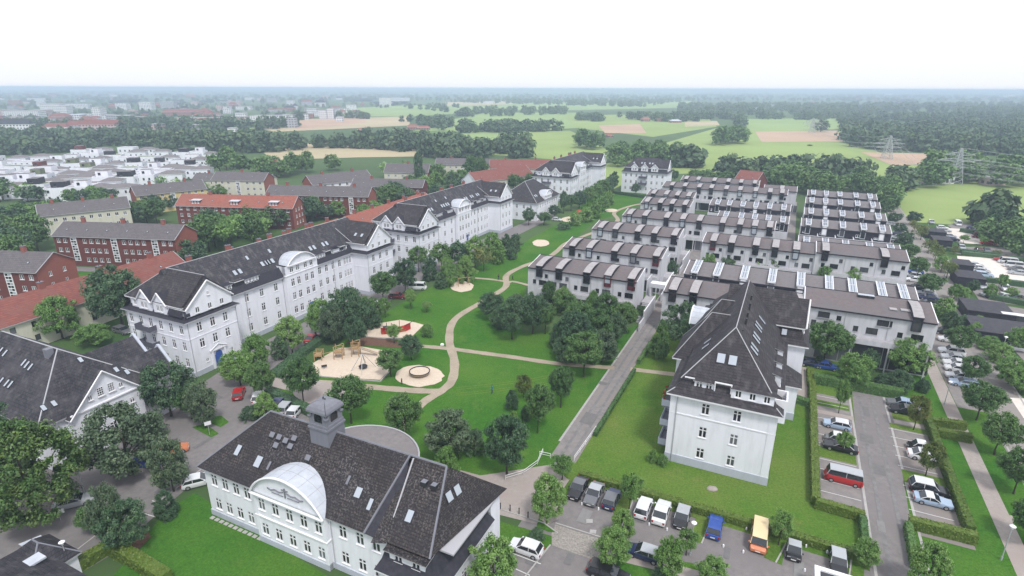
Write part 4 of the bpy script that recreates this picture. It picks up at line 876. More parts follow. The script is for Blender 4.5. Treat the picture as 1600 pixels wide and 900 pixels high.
# ---------------------------------------------------------------- left building with cross gables
def block_l():
    # x = 0 is the gable face towards the street; y = 0 the near wall
    t = empty('white_house', W(-86.0, 33.0), TH, 'white house at the left edge with broad dark tiled roof and cross gables', 'house')
    ze = 6.8; L, D = 30, 15.5; b = MB()
    facade(b, (-L, 0), 0, L, 0, ze, [q for z in (1.3, 4.4) for q in spaced(0, 8, 1.0, z, 1.5, 'cross', 1, L - 1)], WHITE, t)
    facade(b, (0, 0), PI / 2, D, 0, ze, [q for z in (1.3,) for q in spaced(0, 5, 1.0, z, 1.5, 'cross', 1, D - 1)], WHITE, t)
    b.face([(0, D, 0), (-L, D, 0), (-L, D, ze), (0, D, ze)], WHITE); b.face([(-L, D, 0), (-L, 0, 0), (-L, 0, ze), (-L, D, ze)], WHITE); b.build('walls', t)
    r = MB(); A, B = hip(r, -L, 0, 0, D, ze, 13.6, 'x', 8.0, 8.0, ROOFL, .5, GUTTER); r.build('roof', t)
    c = MB(); ridges(c, [(A, B), ((.5, -.5, ze), B), ((.5, D + .5, ze), B)], .09, GUTTER); c.build('ridge_capping', t)
    pit = math.atan2(6.8, D / 2 + .5)
    # street gable
    gr = MB(); gw = MB(); yc = 8.2; gable(gr, gw, 0, 1.3, yc, -6.0, 0, 4.9, ze + .1, 11.9, ROOFL, WHITE, .4, z0=0); g = gw.build('gable', t); gr.build('gable_roof', g)
    for q, h, w_ in ((-2.4, .8, .6), (-1.1, 1.35, .9), (.4, 1.35, .9), (1.9, .8, .6)): put_proud(g, 1.31, yc + q, 8.1, PI / 2, w_, h, 'grid' if h > 1 else 'pair')
    for q, z in ((-3.6, 5.0), (2.9, 5.0), (-2.4, 2.0), (-.5, 2.0), (1.6, 2.0)): put_proud(g, 1.31, yc + q, z, PI / 2, .7 if z > 3 else 1.0, .9 if z > 3 else 1.5, 'cross')
    m = MB(); m.box(1.28, 1.5, yc - 5, yc + 5, 6.9, 7.1, TRIM); m.build('cornice', g)
    # front gable (towards the viewer, left)
    gr = MB(); gw = MB(); gable(gr, gw, 3, -19.5, -1.0, -6.5, 0, 4.8, ze + .3, 11.6, ROOFL, WHITE, .35, z0=0); g = gw.build('gable', t); gr.build('gable_roof', g)
    for z, n in ((1.3, 4), (4.3, 4), (7.3, 3)):
        for q in spaced(0, n, .9, z, 1.5, 'pair', -3.6 if n == 4 else -2.4, 3.6 if n == 4 else 2.4): put_proud(g, -19.5 + q[0], -1.01, z, 0, .9, 1.4, 'pair')
    k = MB(); k.face([(-24.6, -1.9, ze - .6), (-14.4, -1.9, ze - .6), (-14.4, -.99, ze + .2), (-24.6, -.99, ze + .2)], ROOFS); k.box(-24.6, -14.4, -1.9, -1.0, ze - .75, ze - .61, TRIM); k.build('gable_skirt', g)
    # two low rear wings with white parapets
    for xx, y1, hw in ((-11.0, 20.5, 3.6), (-3.0, 19.5, 3.4)):
        gr = MB(); gw = MB(); gable(gr, gw, 1, xx, 9, -2, y1 - 9, hw, ze - .4, 10.0, ROOFL, WHITE, .1, z0=0, rake=False); g = gw.build('rear_wing', t)
        gr.build('wing_roof', g); q = MB()
        for s in (-1, 1): q.bar((xx + s * (hw + .2), y1, ze - .5), (xx, y1, 10.25), .3, PLINTH, 4)
        q.build('parapet', g)
    z = lambda y: ze + (y + .5) * math.tan(pit)
    for x, y in ((-12, 5.2), (-11, 5.1), (-9.9, 5.0), (-13.6, 2.6), (-12.1, 2.6), (-11.1, 2.6), (-19, 5.6), (-17.6, 5.5)): skylight(t, x, y, z(y), 3, pit, .5, 1.2)
    zx = lambda x: ze + (.5 - x) * (6.8 / 8.0); px_ = math.atan2(6.8, 8.0)
    for x, y in ((-5.2, 9.2), (-2.4, 12.2), (-1.6, 13.2), (-1.5, 1.7), (-1.5, 3.0)): skylight(t, x, y, zx(x), 0, px_, .65, 1.0)
    v = MB(); v.box(-8.6, -7.6, 6.4, 7.3, 12.0, 13.9, STONE); v.build('chimney', t)
block_l()
# bottom-left outbuilding
def out_l():
    q = P(30, 918, 6.2); o = Vector((q.x, q.y, 0)) - Vector((2.6 * CT + .4 * ST, 2.6 * ST - .4 * CT, 0))
    t = empty('garden_house', o, TH, 'low house in the near left corner with black tiled roof and metal roof hatch', 'house')
    b = MB(); b.box(-7, 5.6, -5, 4.2, 0, 3.0, WHITE); b.build('walls', t)
    r = MB(); hip(r, -7, 5.6, -5, 4.2, 3.0, 6.2, 'x', 4.4, 3.5, ROOFL, .5, GUTTER); r.build('roof', t)
    c = MB(); c.box(-3, -1.6, 2.0, 3.6, 4.4, 4.6, ZINC); c.build('roof_hatch', t)
out_l()
def out_m():
    g = Gp(52, 873, 3.0)
    t = empty('shed', W(g[0], g[1]), TH, 'small shed with pyramid black tile roof and pale metal sheets, near left corner', 'shed')
    b = MB(); b.box(-2.6, 2.8, -1.6, 2.6, 0, 2.7, WHITE); b.build('walls', t)
    r = MB(); A, B = hip(r, -2.6, 2.8, -1.6, 2.6, 2.7, 5.0, 'x', 2.6, 2.4, ROOFL, .35, GUTTER); r.build('roof', t)
    s = MB()
    for i in range(4): s.face([(-2.4 + i * .62, .9 - .9, 3.95), (-1.85 + i * .62, 0, 3.95), (-1.85 + i * .62, 2.0, 3.5), (-2.4 + i * .62, 2.0, 3.5)], ZINC)
    s.build('metal_sheets', t); c = MB(); ridges(c, [(A, B), ((3.15, -1.95, 2.7), B), ((3.15, 2.95, 2.7), B)], .09, STONE); c.build('ridge_tiles', t)
out_m()
# ---------------------------------------------------------------- terraced rows with dormer boxes
def box_dormer(t, x, ze, D, rise, w=1.55, wine=False, top=DORM, light=False, glassy=False):
    """projecting dormer window whose curved lid runs back over the roof"""
    o = MB(); f = WINE if wine else DARKW; z0 = ze - 2.0; z1 = ze + .75; y0 = -.45
    for (a, b_, c, d) in ((x - w / 2, x - w / 2 + .14, z0, z1), (x + w / 2 - .14, x + w / 2, z0, z1)): o.box(a, b_, y0, 1.6, c, d, f)
    o.box(x - w / 2 + .14, x + w / 2 - .14, y0, .3, z0, z0 + .2, f); o.box(x - w / 2 + .14, x + w / 2 - .14, y0, .3, z1 - .22, z1, f)
    if wine: o.box(x - w / 2 + .14, x + w / 2 - .14, y0 + .05, .3, z0 + .2, z0 + .9, WINE)
    d = o.build('dormer', t)
    g = MB(); g.face([(x - w / 2 + .14, y0 + .12, z0 + .2), (x + w / 2 - .14, y0 + .12, z0 + .2), (x + w / 2 - .14, y0 + .12, z1 - .2), (x - w / 2 + .14, y0 + .12, z1 - .2)], SKYGL if light else GLASS); g.build('window', d)
    n = 6; L = MB(); pts = []
    for i in range(n + 1):
        s = i / n; y = y0 - .15 + s * (D * .93 - y0); z = z1 + (ze + rise + .12 - z1) * (s ** .85) + .42 * math.sin(PI * s); pts.append((y, z))
    for (ya, za), (yb, zb) in zip(pts, pts[1:]):
        L.face([(x - w / 2 - .06, ya, za + .1), (x + w / 2 + .06, ya, za + .1), (x + w / 2 + .06, yb, zb + .1), (x - w / 2 - .06, yb, zb + .1)], top)
        for s in (-1, 1):
            q = [(x + s * (w / 2 + .06), ya, max(ze + .0, za - .5) if ya > .3 else za - .12), (x + s * (w / 2 + .06), yb, max(ze, zb - 1.0) if yb > .3 else zb - .12), (x + s * (w / 2 + .06), yb, zb + .1), (x + s * (w / 2 + .06), ya, za + .1)]
            L.face(q if s > 0 else q[::-1], ROOFS if ya > .3 else DARKW)
    L.face([(x - w / 2 - .06, pts[0][0], pts[0][1] - .12), (x + w / 2 + .06, pts[0][0], pts[0][1] - .12), (x + w / 2 + .06, pts[0][0], pts[0][1] + .1), (x - w / 2 - .06, pts[0][0], pts[0][1] + .1)], DARKW)
    L.build('dormer_roof', d); return d
def glass_dormer(t, x, ze, D, rise, w=1.45, ln=.9):
    SG = SKYGL if ln > .8 else SKYGF
    o = MB(); z1 = ze + .75; o.box(x - w / 2, x + w / 2, -.25, .8, ze - 2.3, z1, GALV); d = o.build('dormer', t)
    g = MB(); g.box(x - w / 2 + .2, x + w / 2 - .2, -.29, -.24, ze - 2.0, z1 - .3, GLASS if int(x * 7) % 3 else TRIM); g.build('window', d)
    g = MB(); e = D * ln
    for i in range(2):
        ya, yb = -.4 + i * (e + .4) / 2 + .05, -.4 + (i + 1) * (e + .4) / 2 - .05
        za, zb = [z1 + .12 + (y + .4) / (e + .4) * (rise - .35) for y in (ya, yb)]
        for j in range(3):
            xa = x - w / 2 + j * w / 3 + .05; xb = xa + w / 3 - .1; g.face([(xa, ya, za + .06), (xb, ya, za + .06), (xb, yb, zb + .06), (xa, yb, zb + .06)], SG)
        g.box(x - w / 2 - .08, x + w / 2 + .08, ya - .05, ya + .05, za - .3, za + .09, TRIM)
    zb = z1 + rise - .25
    for s in (-1, 1):
        xx = x + s * (w / 2 + .02); g.bar((xx, -.4, z1 + .15), (xx, e, zb + .1), .09, TRIM, 4)
        g.face([(xx, -.3, ze - .1), (xx, e, ze + rise - .1), (xx, e, zb), (xx, -.3, z1 + .1)][::s], ROOFS)
    g.face([(x - w / 2, -.4, z1 + .08), (x + w / 2, -.4, z1 + .08), (x + w / 2, e, zb + .02), (x - w / 2, e, zb + .02)], DFRAME)
    g.build('dormer_skylight', d); return d
def row(label, u0, u1, v, ze, dorm, kind='light', D=7.4, rise=1.15, units=None, lower=True, back=True, wines=(), lights=(), deck=0, fl=None, parapet=True, group='terraced rows of flats', roofmat=None):
    t = empty('terraced_row', W(u0, v), TH, label, 'terraced houses', group); L = u1 - u0; b = MB(); n = units or len(dorm); rnd = random.Random(int(u0 * 10 + v))
    fl = fl or ze - 2.7; wins = []
    if kind == 'light':
        for i in range(n):
            a = L * i / n; w_ = L / n
            wins.append((a + w_ * .52, fl - 1.45, 1.9, 1.3, 'wide')); wins.append((a + w_ * .22, fl - 1.3, .85, 1.1, 'dark'))
            if rnd.random() < .6: wins.append((a + w_ * .80 if w_ > 4 else a + w_ * .75, ze - 2.2, .8, 1.0, 'dark'))
        wins = [w for w in wins if w[1] > 3.5 and w[0] + w[2] < L - .1]
        facade(b, (0, 0), 0, L, 0, ze, wins, ROWW, t, depth=.12)
    else:
        b.face([(0, 0, 0), (L, 0, 0), (L, 0, ze - 2.7), (0, 0, ze - 2.7)], ROWW)
        wd = []
        for i in range(n):
            a = L * i / n; w_ = L / n; wd.append((a + w_ * .12, ze - 2.0, 1.1 if rnd.random() < .5 else .5, .9 if rnd.random() < .5 else .5, 'pair' if rnd.random() < .6 else 'light'))
        facade(b, (0, .02), 0, L, ze - 2.7, ze, wd, DARKW, t)
    # side walls rising above the roof as white parapets
    for x, s in ((0, -1), (L, 1)):
        x2 = x + s * .16; a, c = min(x, x2), max(x, x2)
        q = [(0, 0), (D, 0), (D, ze + rise + .16), (0, ze + .12)]
        for xx, rev in ((a, True), (c, False)):
            f = [(xx, y, z) for y, z in q]; b.face(f[::-1] if rev else f, ROWW)
        b.face([(a, 0, ze + .12), (c, 0, ze + .12), (c, D, ze + rise + .16), (a, D, ze + rise + .16)], TRIM); b.face([(a, 0, 0), (c, 0, 0), (c, 0, ze + .12), (a, 0, ze + .12)], ROWW)
        b.face([(c, D, 0), (a, D, 0), (a, D, ze + rise + .16), (c, D, ze + rise + .16)], ROWW)
    b.face([(L, D, 0), (0, D, 0), (0, D, ze + rise), (L, D, ze + rise)], ROWW); b.build('walls', t)
    r = MB(); rm = roofmat or (ROOFB if kind == 'light' else ROOFG2)
    for i in range(4):
        s0, s1 = i / 4, (i + 1) / 4; f = lambda s: ze + .06 + rise * (1.25 * s - .25 * s * s)
        r.face([(.0, -.35 + s0 * (D + .3), f(s0)), (L, -.35 + s0 * (D + .3), f(s0)), (L, -.35 + s1 * (D + .3), f(s1)), (.0, -.35 + s1 * (D + .3), f(s1))], rm)
    r.box(0, L, -.38, -.05, ze - .22, ze + .055, DARKW); r.box(0, L, D - .1, D + .1, ze + rise - .3, ze + rise + .16, DARKW); r.build('roof', t)
    for i, f in enumerate(dorm):
        x = f * L
        if kind == 'light': box_dormer(t, x, ze, D, rise, wine=i in wines, light=i in lights)
        else: glass_dormer(t, x, ze, D, rise, ln=.9 if L > 40 else .62)
    if kind == 'light':
        for i in range(1, n): 
            q = MB(); x = L * i / n; q.box(x - .05, x + .05, -.09, -.002, 0.1, ze - .25, GUTTER); q.build('drainpipe', t)
    if lower and kind == 'light':
        zt = ze - 5.6
        if zt > 1.9:
            q = MB(); q.box(L * .12, L - .3, -1.3, 0, zt - .1, zt + .9, ROWW, top=DECK); q.box(L * .12 + .15, L - .45, -1.15, -.02, zt + .9, zt + .93, DECK); q.build('terrace', t)
            for i in range(n):
                a = L * (.12 + .88 * i / n) + .5; q = MB(); q.box(a, a + L / n - 1.0, -.06, -.003, .3, zt - .25, GLASS); q.build('ground_glazing', t)
            for i in range(n + 1):
                a = L * .12 + (L * .88 - .55) * i / n; q = MB(); q.box(a, a + .22, -1.3, -1.05, 0, zt - .1, ROWW); q.build('post', t)
    if deck:
        q = MB(); zt = ze - 2.75; q.box(0, L, -deck, -.01, 0, zt, ROWW, top=DECK); q.box(0, L, -deck, -deck + .2, zt, zt + .75, ROWW, top=TRIM); dk = q.build('terrace_deck', t)
        for i in range(1, n): q = MB(); x = L * i / n; q.box(x - .08, x + .08, -deck + .2, -.02, zt, zt + .9, TRIM); q.build('terrace_divider', dk)
        for i in range(n):
            if rnd.random() < .5:
                x = L * (i + rnd.uniform(.2, .8)) / n; q = MB(); q.box(x - .5, x + .5, -deck * .6, -deck * .6 + .5, zt + .0, zt + .5, HEDGE if rnd.random() < .6 else DFRAME); q.build('planter', dk)
    return t
ROOFG2 = rough2('grey_brown_roof', (0.150, 0.135, 0.138), (0.205, 0.188, 0.19), 1.6, 0.85, c3=(0.175, 0.165, 0.17), scale3=0.2)
d5 = [.10, .28, .54, .73, .95]
row('nearest pale terraced row on the park side, with a wine-red dormer at its right end', -53.6, -27.3, 121.7, 9.3, [.11, .30, .56, .75, .955], wines=(3, 4), lights=(3,))
row('second pale terraced row from the front on the park side', -52.6, -26.2, 142.6, 9.3, d5, wines=(4,), lights=(1,))
row('third pale terraced row from the front on the park side, shrubs before it', -52.3, -26.3, 166.8, 9.3, d5, lights=(0,))
row('long fourth pale terraced row reaching across the promenade', -49.2, -1.8, 190.2, 9.3, [.05, .16, .31, .42, .53, .68, .79, .88, .97], lights=(0, 3, 7))
row('short fifth terraced row on the park side with four dormers', -49.0, -31.2, 215.5, 9.3, [.12, .40, .64, .90], lights=(0,))
row('short sixth terraced row on the park side, just before the longest far row', -51.2, -33.0, 234.4, 9.3, [.14, .42, .66, .90], lights=(1, 3))
row('longest far terraced row with nine dormers across the estate', -50.0, .3, 259, 9.3, [.08, .19, .31, .41, .53, .64, .76, .87, .96], lights=(5, 6))
row('farthest terraced row before the trees', -46, -11.9, 281, 9.3, [.07, .23, .44, .62, .78, .95], lights=(1,))
row('plain short terraced row end beside the far trees', -9.2, 3.7, 271.5, 9.0, [.55], lights=())
row('low dark-clad terraced row between the two far pale rows', -25.4, 2.0, 224.5, 9.0, [.1, .25, .42, .58, .75, .92], 'dark', deck=4)
row('low dark-clad terraced row directly behind the long fourth pale row', -20.2, 1.9, 204, 8.6, [.12, .34, .53, .72, .92], 'dark', deck=3)
row('short pale terraced row left of the slate-roofed white block', -20.6, 6.0, 118.3, 9.3, [.07, .23, .52, .80, .985])
q1 = row('tall pale terraced row with long brown roof behind the car park', 6.25, 27.6, 118.4, 10.6, [.86], units=3, fl=8.1, D=8.5, rise=1.1, lower=True)
lb = MB(); lb.box(9.2, 12.0, 6.4, 7.6, 11.3, 12.1, DFRAME, top=SKYGL); lb.build('roof_lantern', q1)
lb = MB(); lb.box(14.2, 15.4, 2.4, 3.6, 11.2, 11.32, GALV, top=DORM); lb.box(16.0, 18.4, 2.6, 3.8, 11.2, 11.36, GALV, top=DORM); lb.build('roof_hatches', q1)
for x, w_ in ((2.5, 2.0), (12.3, 2.4)): put_proud(q1, x, -.01, 8.6, 0, w_, 1.2, 'wide')
row('long dark-clad terraced row with many glazed dormers, second behind the slate-roofed block', -18.9, 27.2, 132.8, 9.3, [.05, .155, .28, .405, .53, .65, .745, .86, .945], 'dark', deck=5.2, D=8)
row('long pale terraced row in the middle of the estate with leafy courtyard before it', -19.4, 9.0, 165.2, 9.3, [.1, .27, .49, .66, .84], wines=(0,), lights=(4,))
row('tall pale terraced row end with two dark dormers facing the leafy courtyard', 9.2, 29.6, 164.6, 10.0, [.10, .75], units=3, fl=7.5, D=8, rise=1.0)
for i, (nm, v, u) in enumerate((('nearest dark-clad short row of the right-hand column', 173.0, 4.9), ('second dark-clad short row of the right-hand column', 199.7, 5.6), ('third dark-clad short row of the right-hand column', 219.7, 6.5), ('fourth dark-clad short row of the right-hand column', 242.8, 7.0), ('last dark-clad short row of the right-hand column, by the trees', 262.4, 7.8))):
    row(nm, u, u + 24.3, v, 9.3, [.08, .27, .47, .70, .90], 'dark', deck=3.6 if i else 2.5)
# stair block between the park row and the alley
def stair_block(u, v, lab):
    t = empty('stair_block', W(u, v), TH, lab, 'outdoor stairs')
    b = MB(); b.box(0, .25, -2.5, 9, 0, 3.4, ROWW, top=TRIM); b.face([(0, -2.5, 0), (.25, -2.5, 0), (.25, -6.5, 0), (0, -6.5, 0)], ROWW)
    b.prism([(0, -6.5), (.25, -6.5), (.25, -2.5), (0, -2.5)], 0, 1.9, ROWW); b.build('side_wall', t)
    s = MB(); 
    for i in range(12): s.box(-1.7, 0, -1.5 + i * .42, -1.1 + i * .42, 0, .25 + i * .25, DECK)
    s.build('steps', t)
    s = MB(); s.box(-2.0, 0, 3.6, 9, 3.0, 3.2, DECK); s.box(-2.2, -2.0, 9.0, 14, 0, 7.0, ROWW); s.build('landing', t)
for u, v, l in ((-24.9, 122.5, 'white outdoor stair by the alley beside the nearest park row'), (-24.6, 143.5, 'white outdoor stair by the alley beside the second park row'), (-24.4, 168, 'white outdoor stair by the alley beside the third park row')): stair_block(u, v, l)
t = empty('link_bridge', W(-26.0, 130.5), TH, 'white flat-roofed bridge wing linking rows over the alley end', 'building wing')
b = MB(); b.box(0, 6.6, 0, 2.2, 5.6, 6.6, ROWW, top=TRIM); b.box(0, .3, .1, 2.1, 0, 5.6, ROWW); b.box(6.2, 6.5, .1, 2.1, 0, 5.6, ROWW); b.build('frame', t)

# ---------------------------------------------------------------- brick flats and houses to the left
def slab(name, label, cat, A, B, ze, D, rise, wall, roof, nx=12, floors=3, stairs=0, end=None, endwin=0, chim=0, group=None, wstyle='pair', winw=1.15, fz=None, dots=True, recess=0, dorm=0, wc=TRIM):
    """gabled block: A, B = left and right front eave ends (world), roof ridge parallel"""
    A = Vector(A); B = Vector(B); d = B - A; L = math.hypot(d.x, d.y); ang = math.atan2(d.y, d.x); t = empty(name, (A.x, A.y, 0), ang, label, cat, group)
    b = MB(); fh = (ze - .8) / floors; wins = []; st = []
    if stairs: st = [L * (i + .5) / stairs for i in range(stairs)]
    for f in range(floors):
        for q in spaced(L, nx, winw, .9 + f * fh + .5, 1.25, wstyle, .5, L - .5):
            if all(abs(q[0] + winw / 2 - s) > 1.6 for s in st): wins.append(q)
    facade(b, (0, 0), 0, L, 0, ze, wins, wall, t)
    ew = [q for f in range(floors) for q in spaced(D, endwin, .9, .9 + f * fh + .5, 1.15, wstyle, 1.5, D - 1.5)] if endwin else []
    facade(b, (L, 0), PI / 2, D, 0, ze, ew, end or wall, t)
    b.face([(L, D, 0), (0, D, 0), (0, D, ze), (L, D, ze)], wall); b.face([(0, D, 0), (0, 0, 0), (0, 0, ze), (0, D, ze)], end or wall)
    zr = ze + rise; b.face([(L, 0, ze), (L, D, ze), (L, D / 2, zr - .1)], end or wall); b.face([(0, D, ze), (0, 0, ze), (0, D / 2, zr - .1)], end or wall); b.build('walls', t)
    r = MB(); k = .45; zz = -k * rise / (D / 2)
    r.face([(-.25, -k, ze + zz), (L + .25, -k, ze + zz), (L + .25, D / 2, zr), (-.25, D / 2, zr)], roof); r.face([(L + .25, D + k, ze + zz), (-.25, D + k, ze + zz), (-.25, D / 2, zr), (L + .25, D / 2, zr)], roof)
    r.face([(-.25, -k, ze + zz - .18), (L + .25, -k, ze + zz - .18), (L + .25, -k, ze + zz), (-.25, -k, ze + zz)], GUTTER)
    for x in (-.25, L + .25):
        for y in (-k, D + k): r.bar((x, y, ze + zz - .05), (x, D / 2, zr - .05), .09, GUTTER, 4)
    r.build('roof', t)
    pit = math.atan2(rise, D / 2)
    if dots:
        for i in range(max(2, nx // 3)): skylight(t, L * (i + .5) / max(2, nx // 3), D * .2, ze + D * .2 * rise / (D / 2), 3, pit, .45, .6)
    for i in range(chim): chimney(t, L * (i + .5) / chim, D / 2, zr - .6, zr + 1.2, 1.0, .8, BRICK2, 1)
    for s in st:
        g = MB(); g.box(s - .95, s + .95, -.12, -.002, 1.6, ze - .35, wc)
        for i in range(int((ze - 2.4) / .75)):
            for j in (0, 1): g.box(s - .72 + j * .78, s - .72 + j * .78 + .66, -.15, -.12, 1.85 + i * .75, 1.85 + i * .75 + .52, GLASS if (i + j) % 3 else SKYGL)
        g.build('stair_window', t)
    for i in range(dorm):
        x = L * (i + .5) / dorm; dormer(t, 3, x, .8, 2.6, 3.4, ze + .2, ze + 1.7, .3, 3, .9, roof=ZINC, wallm=wall)
    return t
E19 = R_(-6.0)
GB = 'red brick flats west of the long white blocks'
def estate(label, x, y, ze, L, D, *a, ang=E19, right=False, name='brick_flats', cat='flats', **k):
    """placed by the front-left (or front-right) eave end seen at pixel x, y"""
    A = P(x, y, ze); A.z = 0; dv = Vector((math.cos(ang), math.sin(ang), 0)) * L
    if right: A = A - dv
    return slab(name, label, cat, A, A + dv, ze, D, *a, **k)
estate('red brick flats at the left edge with orange gable end', 56, 424, 9.2, 30, 11, 3.2, BRICK, ROOFG, 12, 3, 2, BRICK2, 2, 2, right=True, group=GB)
estate('long red brick flats with three latticed stair windows left of the nearest white block', 82, 367, 9.2, 38, 10, 3.0, BRICK, ROOFG, 18, 3, 3, BRICK2, 0, 3, group=GB)
estate('red brick flats with orange tiled roof and zinc dormers beyond the latticed ones', 274, 320, 8.2, 46, 10, 3.4, BRICK, ROOFO, 16, 3, 0, BRICK2, 3, 2, group=GB, dorm=3)
estate('wide red brick flats with grey roof and three latticed stair windows, behind the orange roof', 415, 303, 9.0, 43, 10, 3.0, BRICK, ROOFG, 18, 3, 3, BRICK2, 0, 3, group=GB)
estate('cream and brick flats with white stair tower, left of the gabled brick block', 330, 280, 9.0, 26, 10, 3.0, CREAM, ROOFG, 8, 3, 1, BRICK2, 0, 1, group=GB)
estate('brick gabled flats with white front partly hidden by pale trees', 488, 288, 9.0, 30, 11, 3.4, WHITE, ROOFG, 8, 3, 0, BRICK2, 0, 2, ang=R_(42), group=GB)
estate('low grey-roofed brick row behind the poplar', 548, 290, 7.0, 34, 10, 2.8, BRICK, ROOFG, 10, 2, 0, None, 0, 2, group=GB)
estate('grey-roofed pale house with white gable among birches', 600, 268, 7.5, 24, 11, 3.8, CREAM, ROOFG, 6, 2, 0, BRICK2, 0, 1, group=GB)
estate('yellow rendered flats with dark brown roof before the white cube houses', 212, 305, 8.2, 27, 10, 3.2, YELLOW, ROOFG, 10, 3, 1, BRICK2, 0, 2, ang=R_(44), name='yellow_flats')
estate('dark brown roofed flats half hidden by trees near the cube houses', 60, 337, 7.6, 27, 10, 3.2, CREAM, ROOFG, 10, 2, 0, None, 0, 3, ang=R_(38), name='flats')
estate('long low dark-roofed row beyond the yellow flats', 300, 280, 6.5, 40, 9, 2.6, CREAM, ROOFG, 10, 2, 0, None, 0, 3, name='flats')
estate('small brick house with bright orange roof among far trees', 400, 262, 6.0, 12, 9, 4.0, BRICK, ROOFO, 4, 2, 0, BRICK, 2, 1, ang=R_(20), name='brick_house', cat='house')
estate('flats with long dull red tiled roof left of the third white block', 745, 285, 8.0, 40, 11, 4.2, CREAM, ROOFM, 12, 2, 0, WHITE, 0, 0, ang=TH + R_(72), name='flats')
estate('red-roofed flats behind the dull red roof, grey at their left end', 765, 262, 8.0, 34, 11, 4.0, CREAM, ROOFM, 10, 2, 0, WHITE, 0, 2, ang=R_(-3), name='flats')
estate('grey-roofed row just left of the red-roofed flats', 680, 256, 7.0, 36, 10, 3.0, CREAM, ROOFG, 10, 2, 0, None, 0, 2, ang=R_(-6), name='flats')
for lab, a, b_, ch in (('cream flats under a long orange roof with brick chimneys at the left edge', (-131.0, 30), (-135.6, 92), 5), ('long orange-roofed flats hidden behind the nearest white block', (-127, 98), (-131, 148), 5), ('orange-roofed flats hidden behind the second white block', (-131, 152), (-134, 205), 5)):
    A = W(*a); B = W(*b_); slab('orange_roofed_flats', lab, 'flats', A, B, 6.5 if a[1] < 90 else 5.2, 10.5, 3.6 if a[1] < 90 else 3.0, CREAM, ROOFM if ch == 5 and a[1] < 90 else ROOFO, 16, 2, 0, None, 0, ch, wstyle='dark', winw=1.0)
slab('brick_house', 'dark red roofed house with skylights behind the farthest terraced row', 'house', P(1146, 284, 5), P(1180, 288, 5), 5.5, 14, 5, BRICK, ROOFM, 4, 2, 0, None, 0, 0)

# white cube houses
def cube_house(x, y, rz, w, d, h, style, label, rnd):
    t = empty('cube_house', (x, y, 0), rz, label, 'house', 'white flat-roofed cube houses at the left'); b = MB()
    wins = [(w * f, z, .9, 1.2, 'dark') for z in (1.0, 3.9) for f in (.12, .42, .7) if rnd.random() < .75]
    facade(b, (-w / 2, -d / 2), 0, w, 0, h, wins, WHITE, None); 
    wr = [(d * f, z, .9, 1.2, 'dark') for z in (1.0, 3.9) for f in (.2, .65) if rnd.random() < .7]
    facade(b, (w / 2, -d / 2), PI / 2, d, 0, h, wr, WHITE, None)
    b.face([(w / 2, d / 2, 0), (-w / 2, d / 2, 0), (-w / 2, d / 2, h), (w / 2, d / 2, h)], WHITE); b.face([(-w / 2, d / 2, 0), (-w / 2, -d / 2, 0), (-w / 2, -d / 2, h), (-w / 2, d / 2, h)], WHITE); b.build('walls', t)
    for q in wins: put_window(t, -w / 2 + q[0], -d / 2, q[1], 0, q[2], q[3], q[4])
    for q in wr: put_window(t, w / 2, -d / 2 + q[0], q[1], PI / 2, q[2], q[3], q[4])
    r = MB(); rm = {0: DECK, 1: ROOFG2, 2: GREENR, 3: ROOFG2}[style]
    if style == 1:
        hip(r, -w / 2, w / 2, -d / 2, d / 2, h, h + 1.5, 'x', d * .42, d * .42, rm, .3)
    else:
        r.box(-w / 2 + .25, w / 2 - .25, -d / 2 + .25, d / 2 - .25, h, h + .05, rm)
        for (a, b_, c, e) in ((-w / 2, w / 2, -d / 2, -d / 2 + .25), (-w / 2, w / 2, d / 2 - .25, d / 2), (-w / 2, -w / 2 + .25, -d / 2 + .25, d / 2 - .25), (w / 2 - .25, w / 2, -d / 2 + .25, d / 2 - .25)): r.box(a, b_, c, e, h, h + .4, WHITE)
    r.build('roof', t)
    if style in (0, 3, 2) and rnd.random() < .75:
        u = MB(); m_ = WHITE if rnd.random() < .65 else (ROOFS if rnd.random() < .75 else (GREENR if rnd.random() < .5 else BRICK)); ww = w * rnd.uniform(.4, .6); xo = rnd.uniform(-.5, .5) * (w - ww - .6)
        facade(u, (xo - ww / 2, -d * .15), 0, ww, h + .05, h + 2.7, [], m_); u.box(xo - ww / 2, xo + ww / 2, -d * .15 + .01, d / 2 - .3, h + .05, h + 2.7, m_, top=ROOFG2)
        uo = u.build('upper_storey', t); put_proud(uo, xo - ww * .3, -d * .15 - .01, h + .8, 0, 1.2, 1.2, 'dark')
rnd = random.Random(21); k = 0; a0 = P(-60, 318, 0); dirr = R_(12); n_ = 0
for r_ in range(9):
    for c in range(13):
        px = -70 + c * 34 + (r_ % 2) * 14 + rnd.uniform(-6, 6); py = 313 - r_ * 8.2 - max(0, (px - 150)) * .045 + rnd.uniform(-1.5, 1.5) - (4 if px < 90 else 0)
        if px > 335 - (8 if r_ < 2 else 0) or py < 246 - (4 if px > 120 else -8) or (r_ < 2 and px > 205) or (r_ < 3 and px > 290): continue
        p = P(px, py); st = rnd.choice([0, 0, 1, 1, 1, 2, 3])
        if r_ == 0 and 40 < px < 90: st = 2
        roofw = {0: 'a white parapet roof', 1: 'a low grey hipped roof', 2: 'a green planted roof', 3: 'a flat brown-grey roof'}[st]
        rown = ['nearest', 'second', 'third', 'fourth', 'fifth', 'sixth', 'seventh', 'eighth', 'ninth'][r_]
        cube_house(p.x, p.y, R_(14) + rnd.choice([0, 0, .08, -.08]), rnd.uniform(8.5, 12), rnd.uniform(8, 10.5), rnd.uniform(5.6, 6.8), st, f'cube house with {roofw}, {ordinal(c)} from left in the {rown} row', rnd)
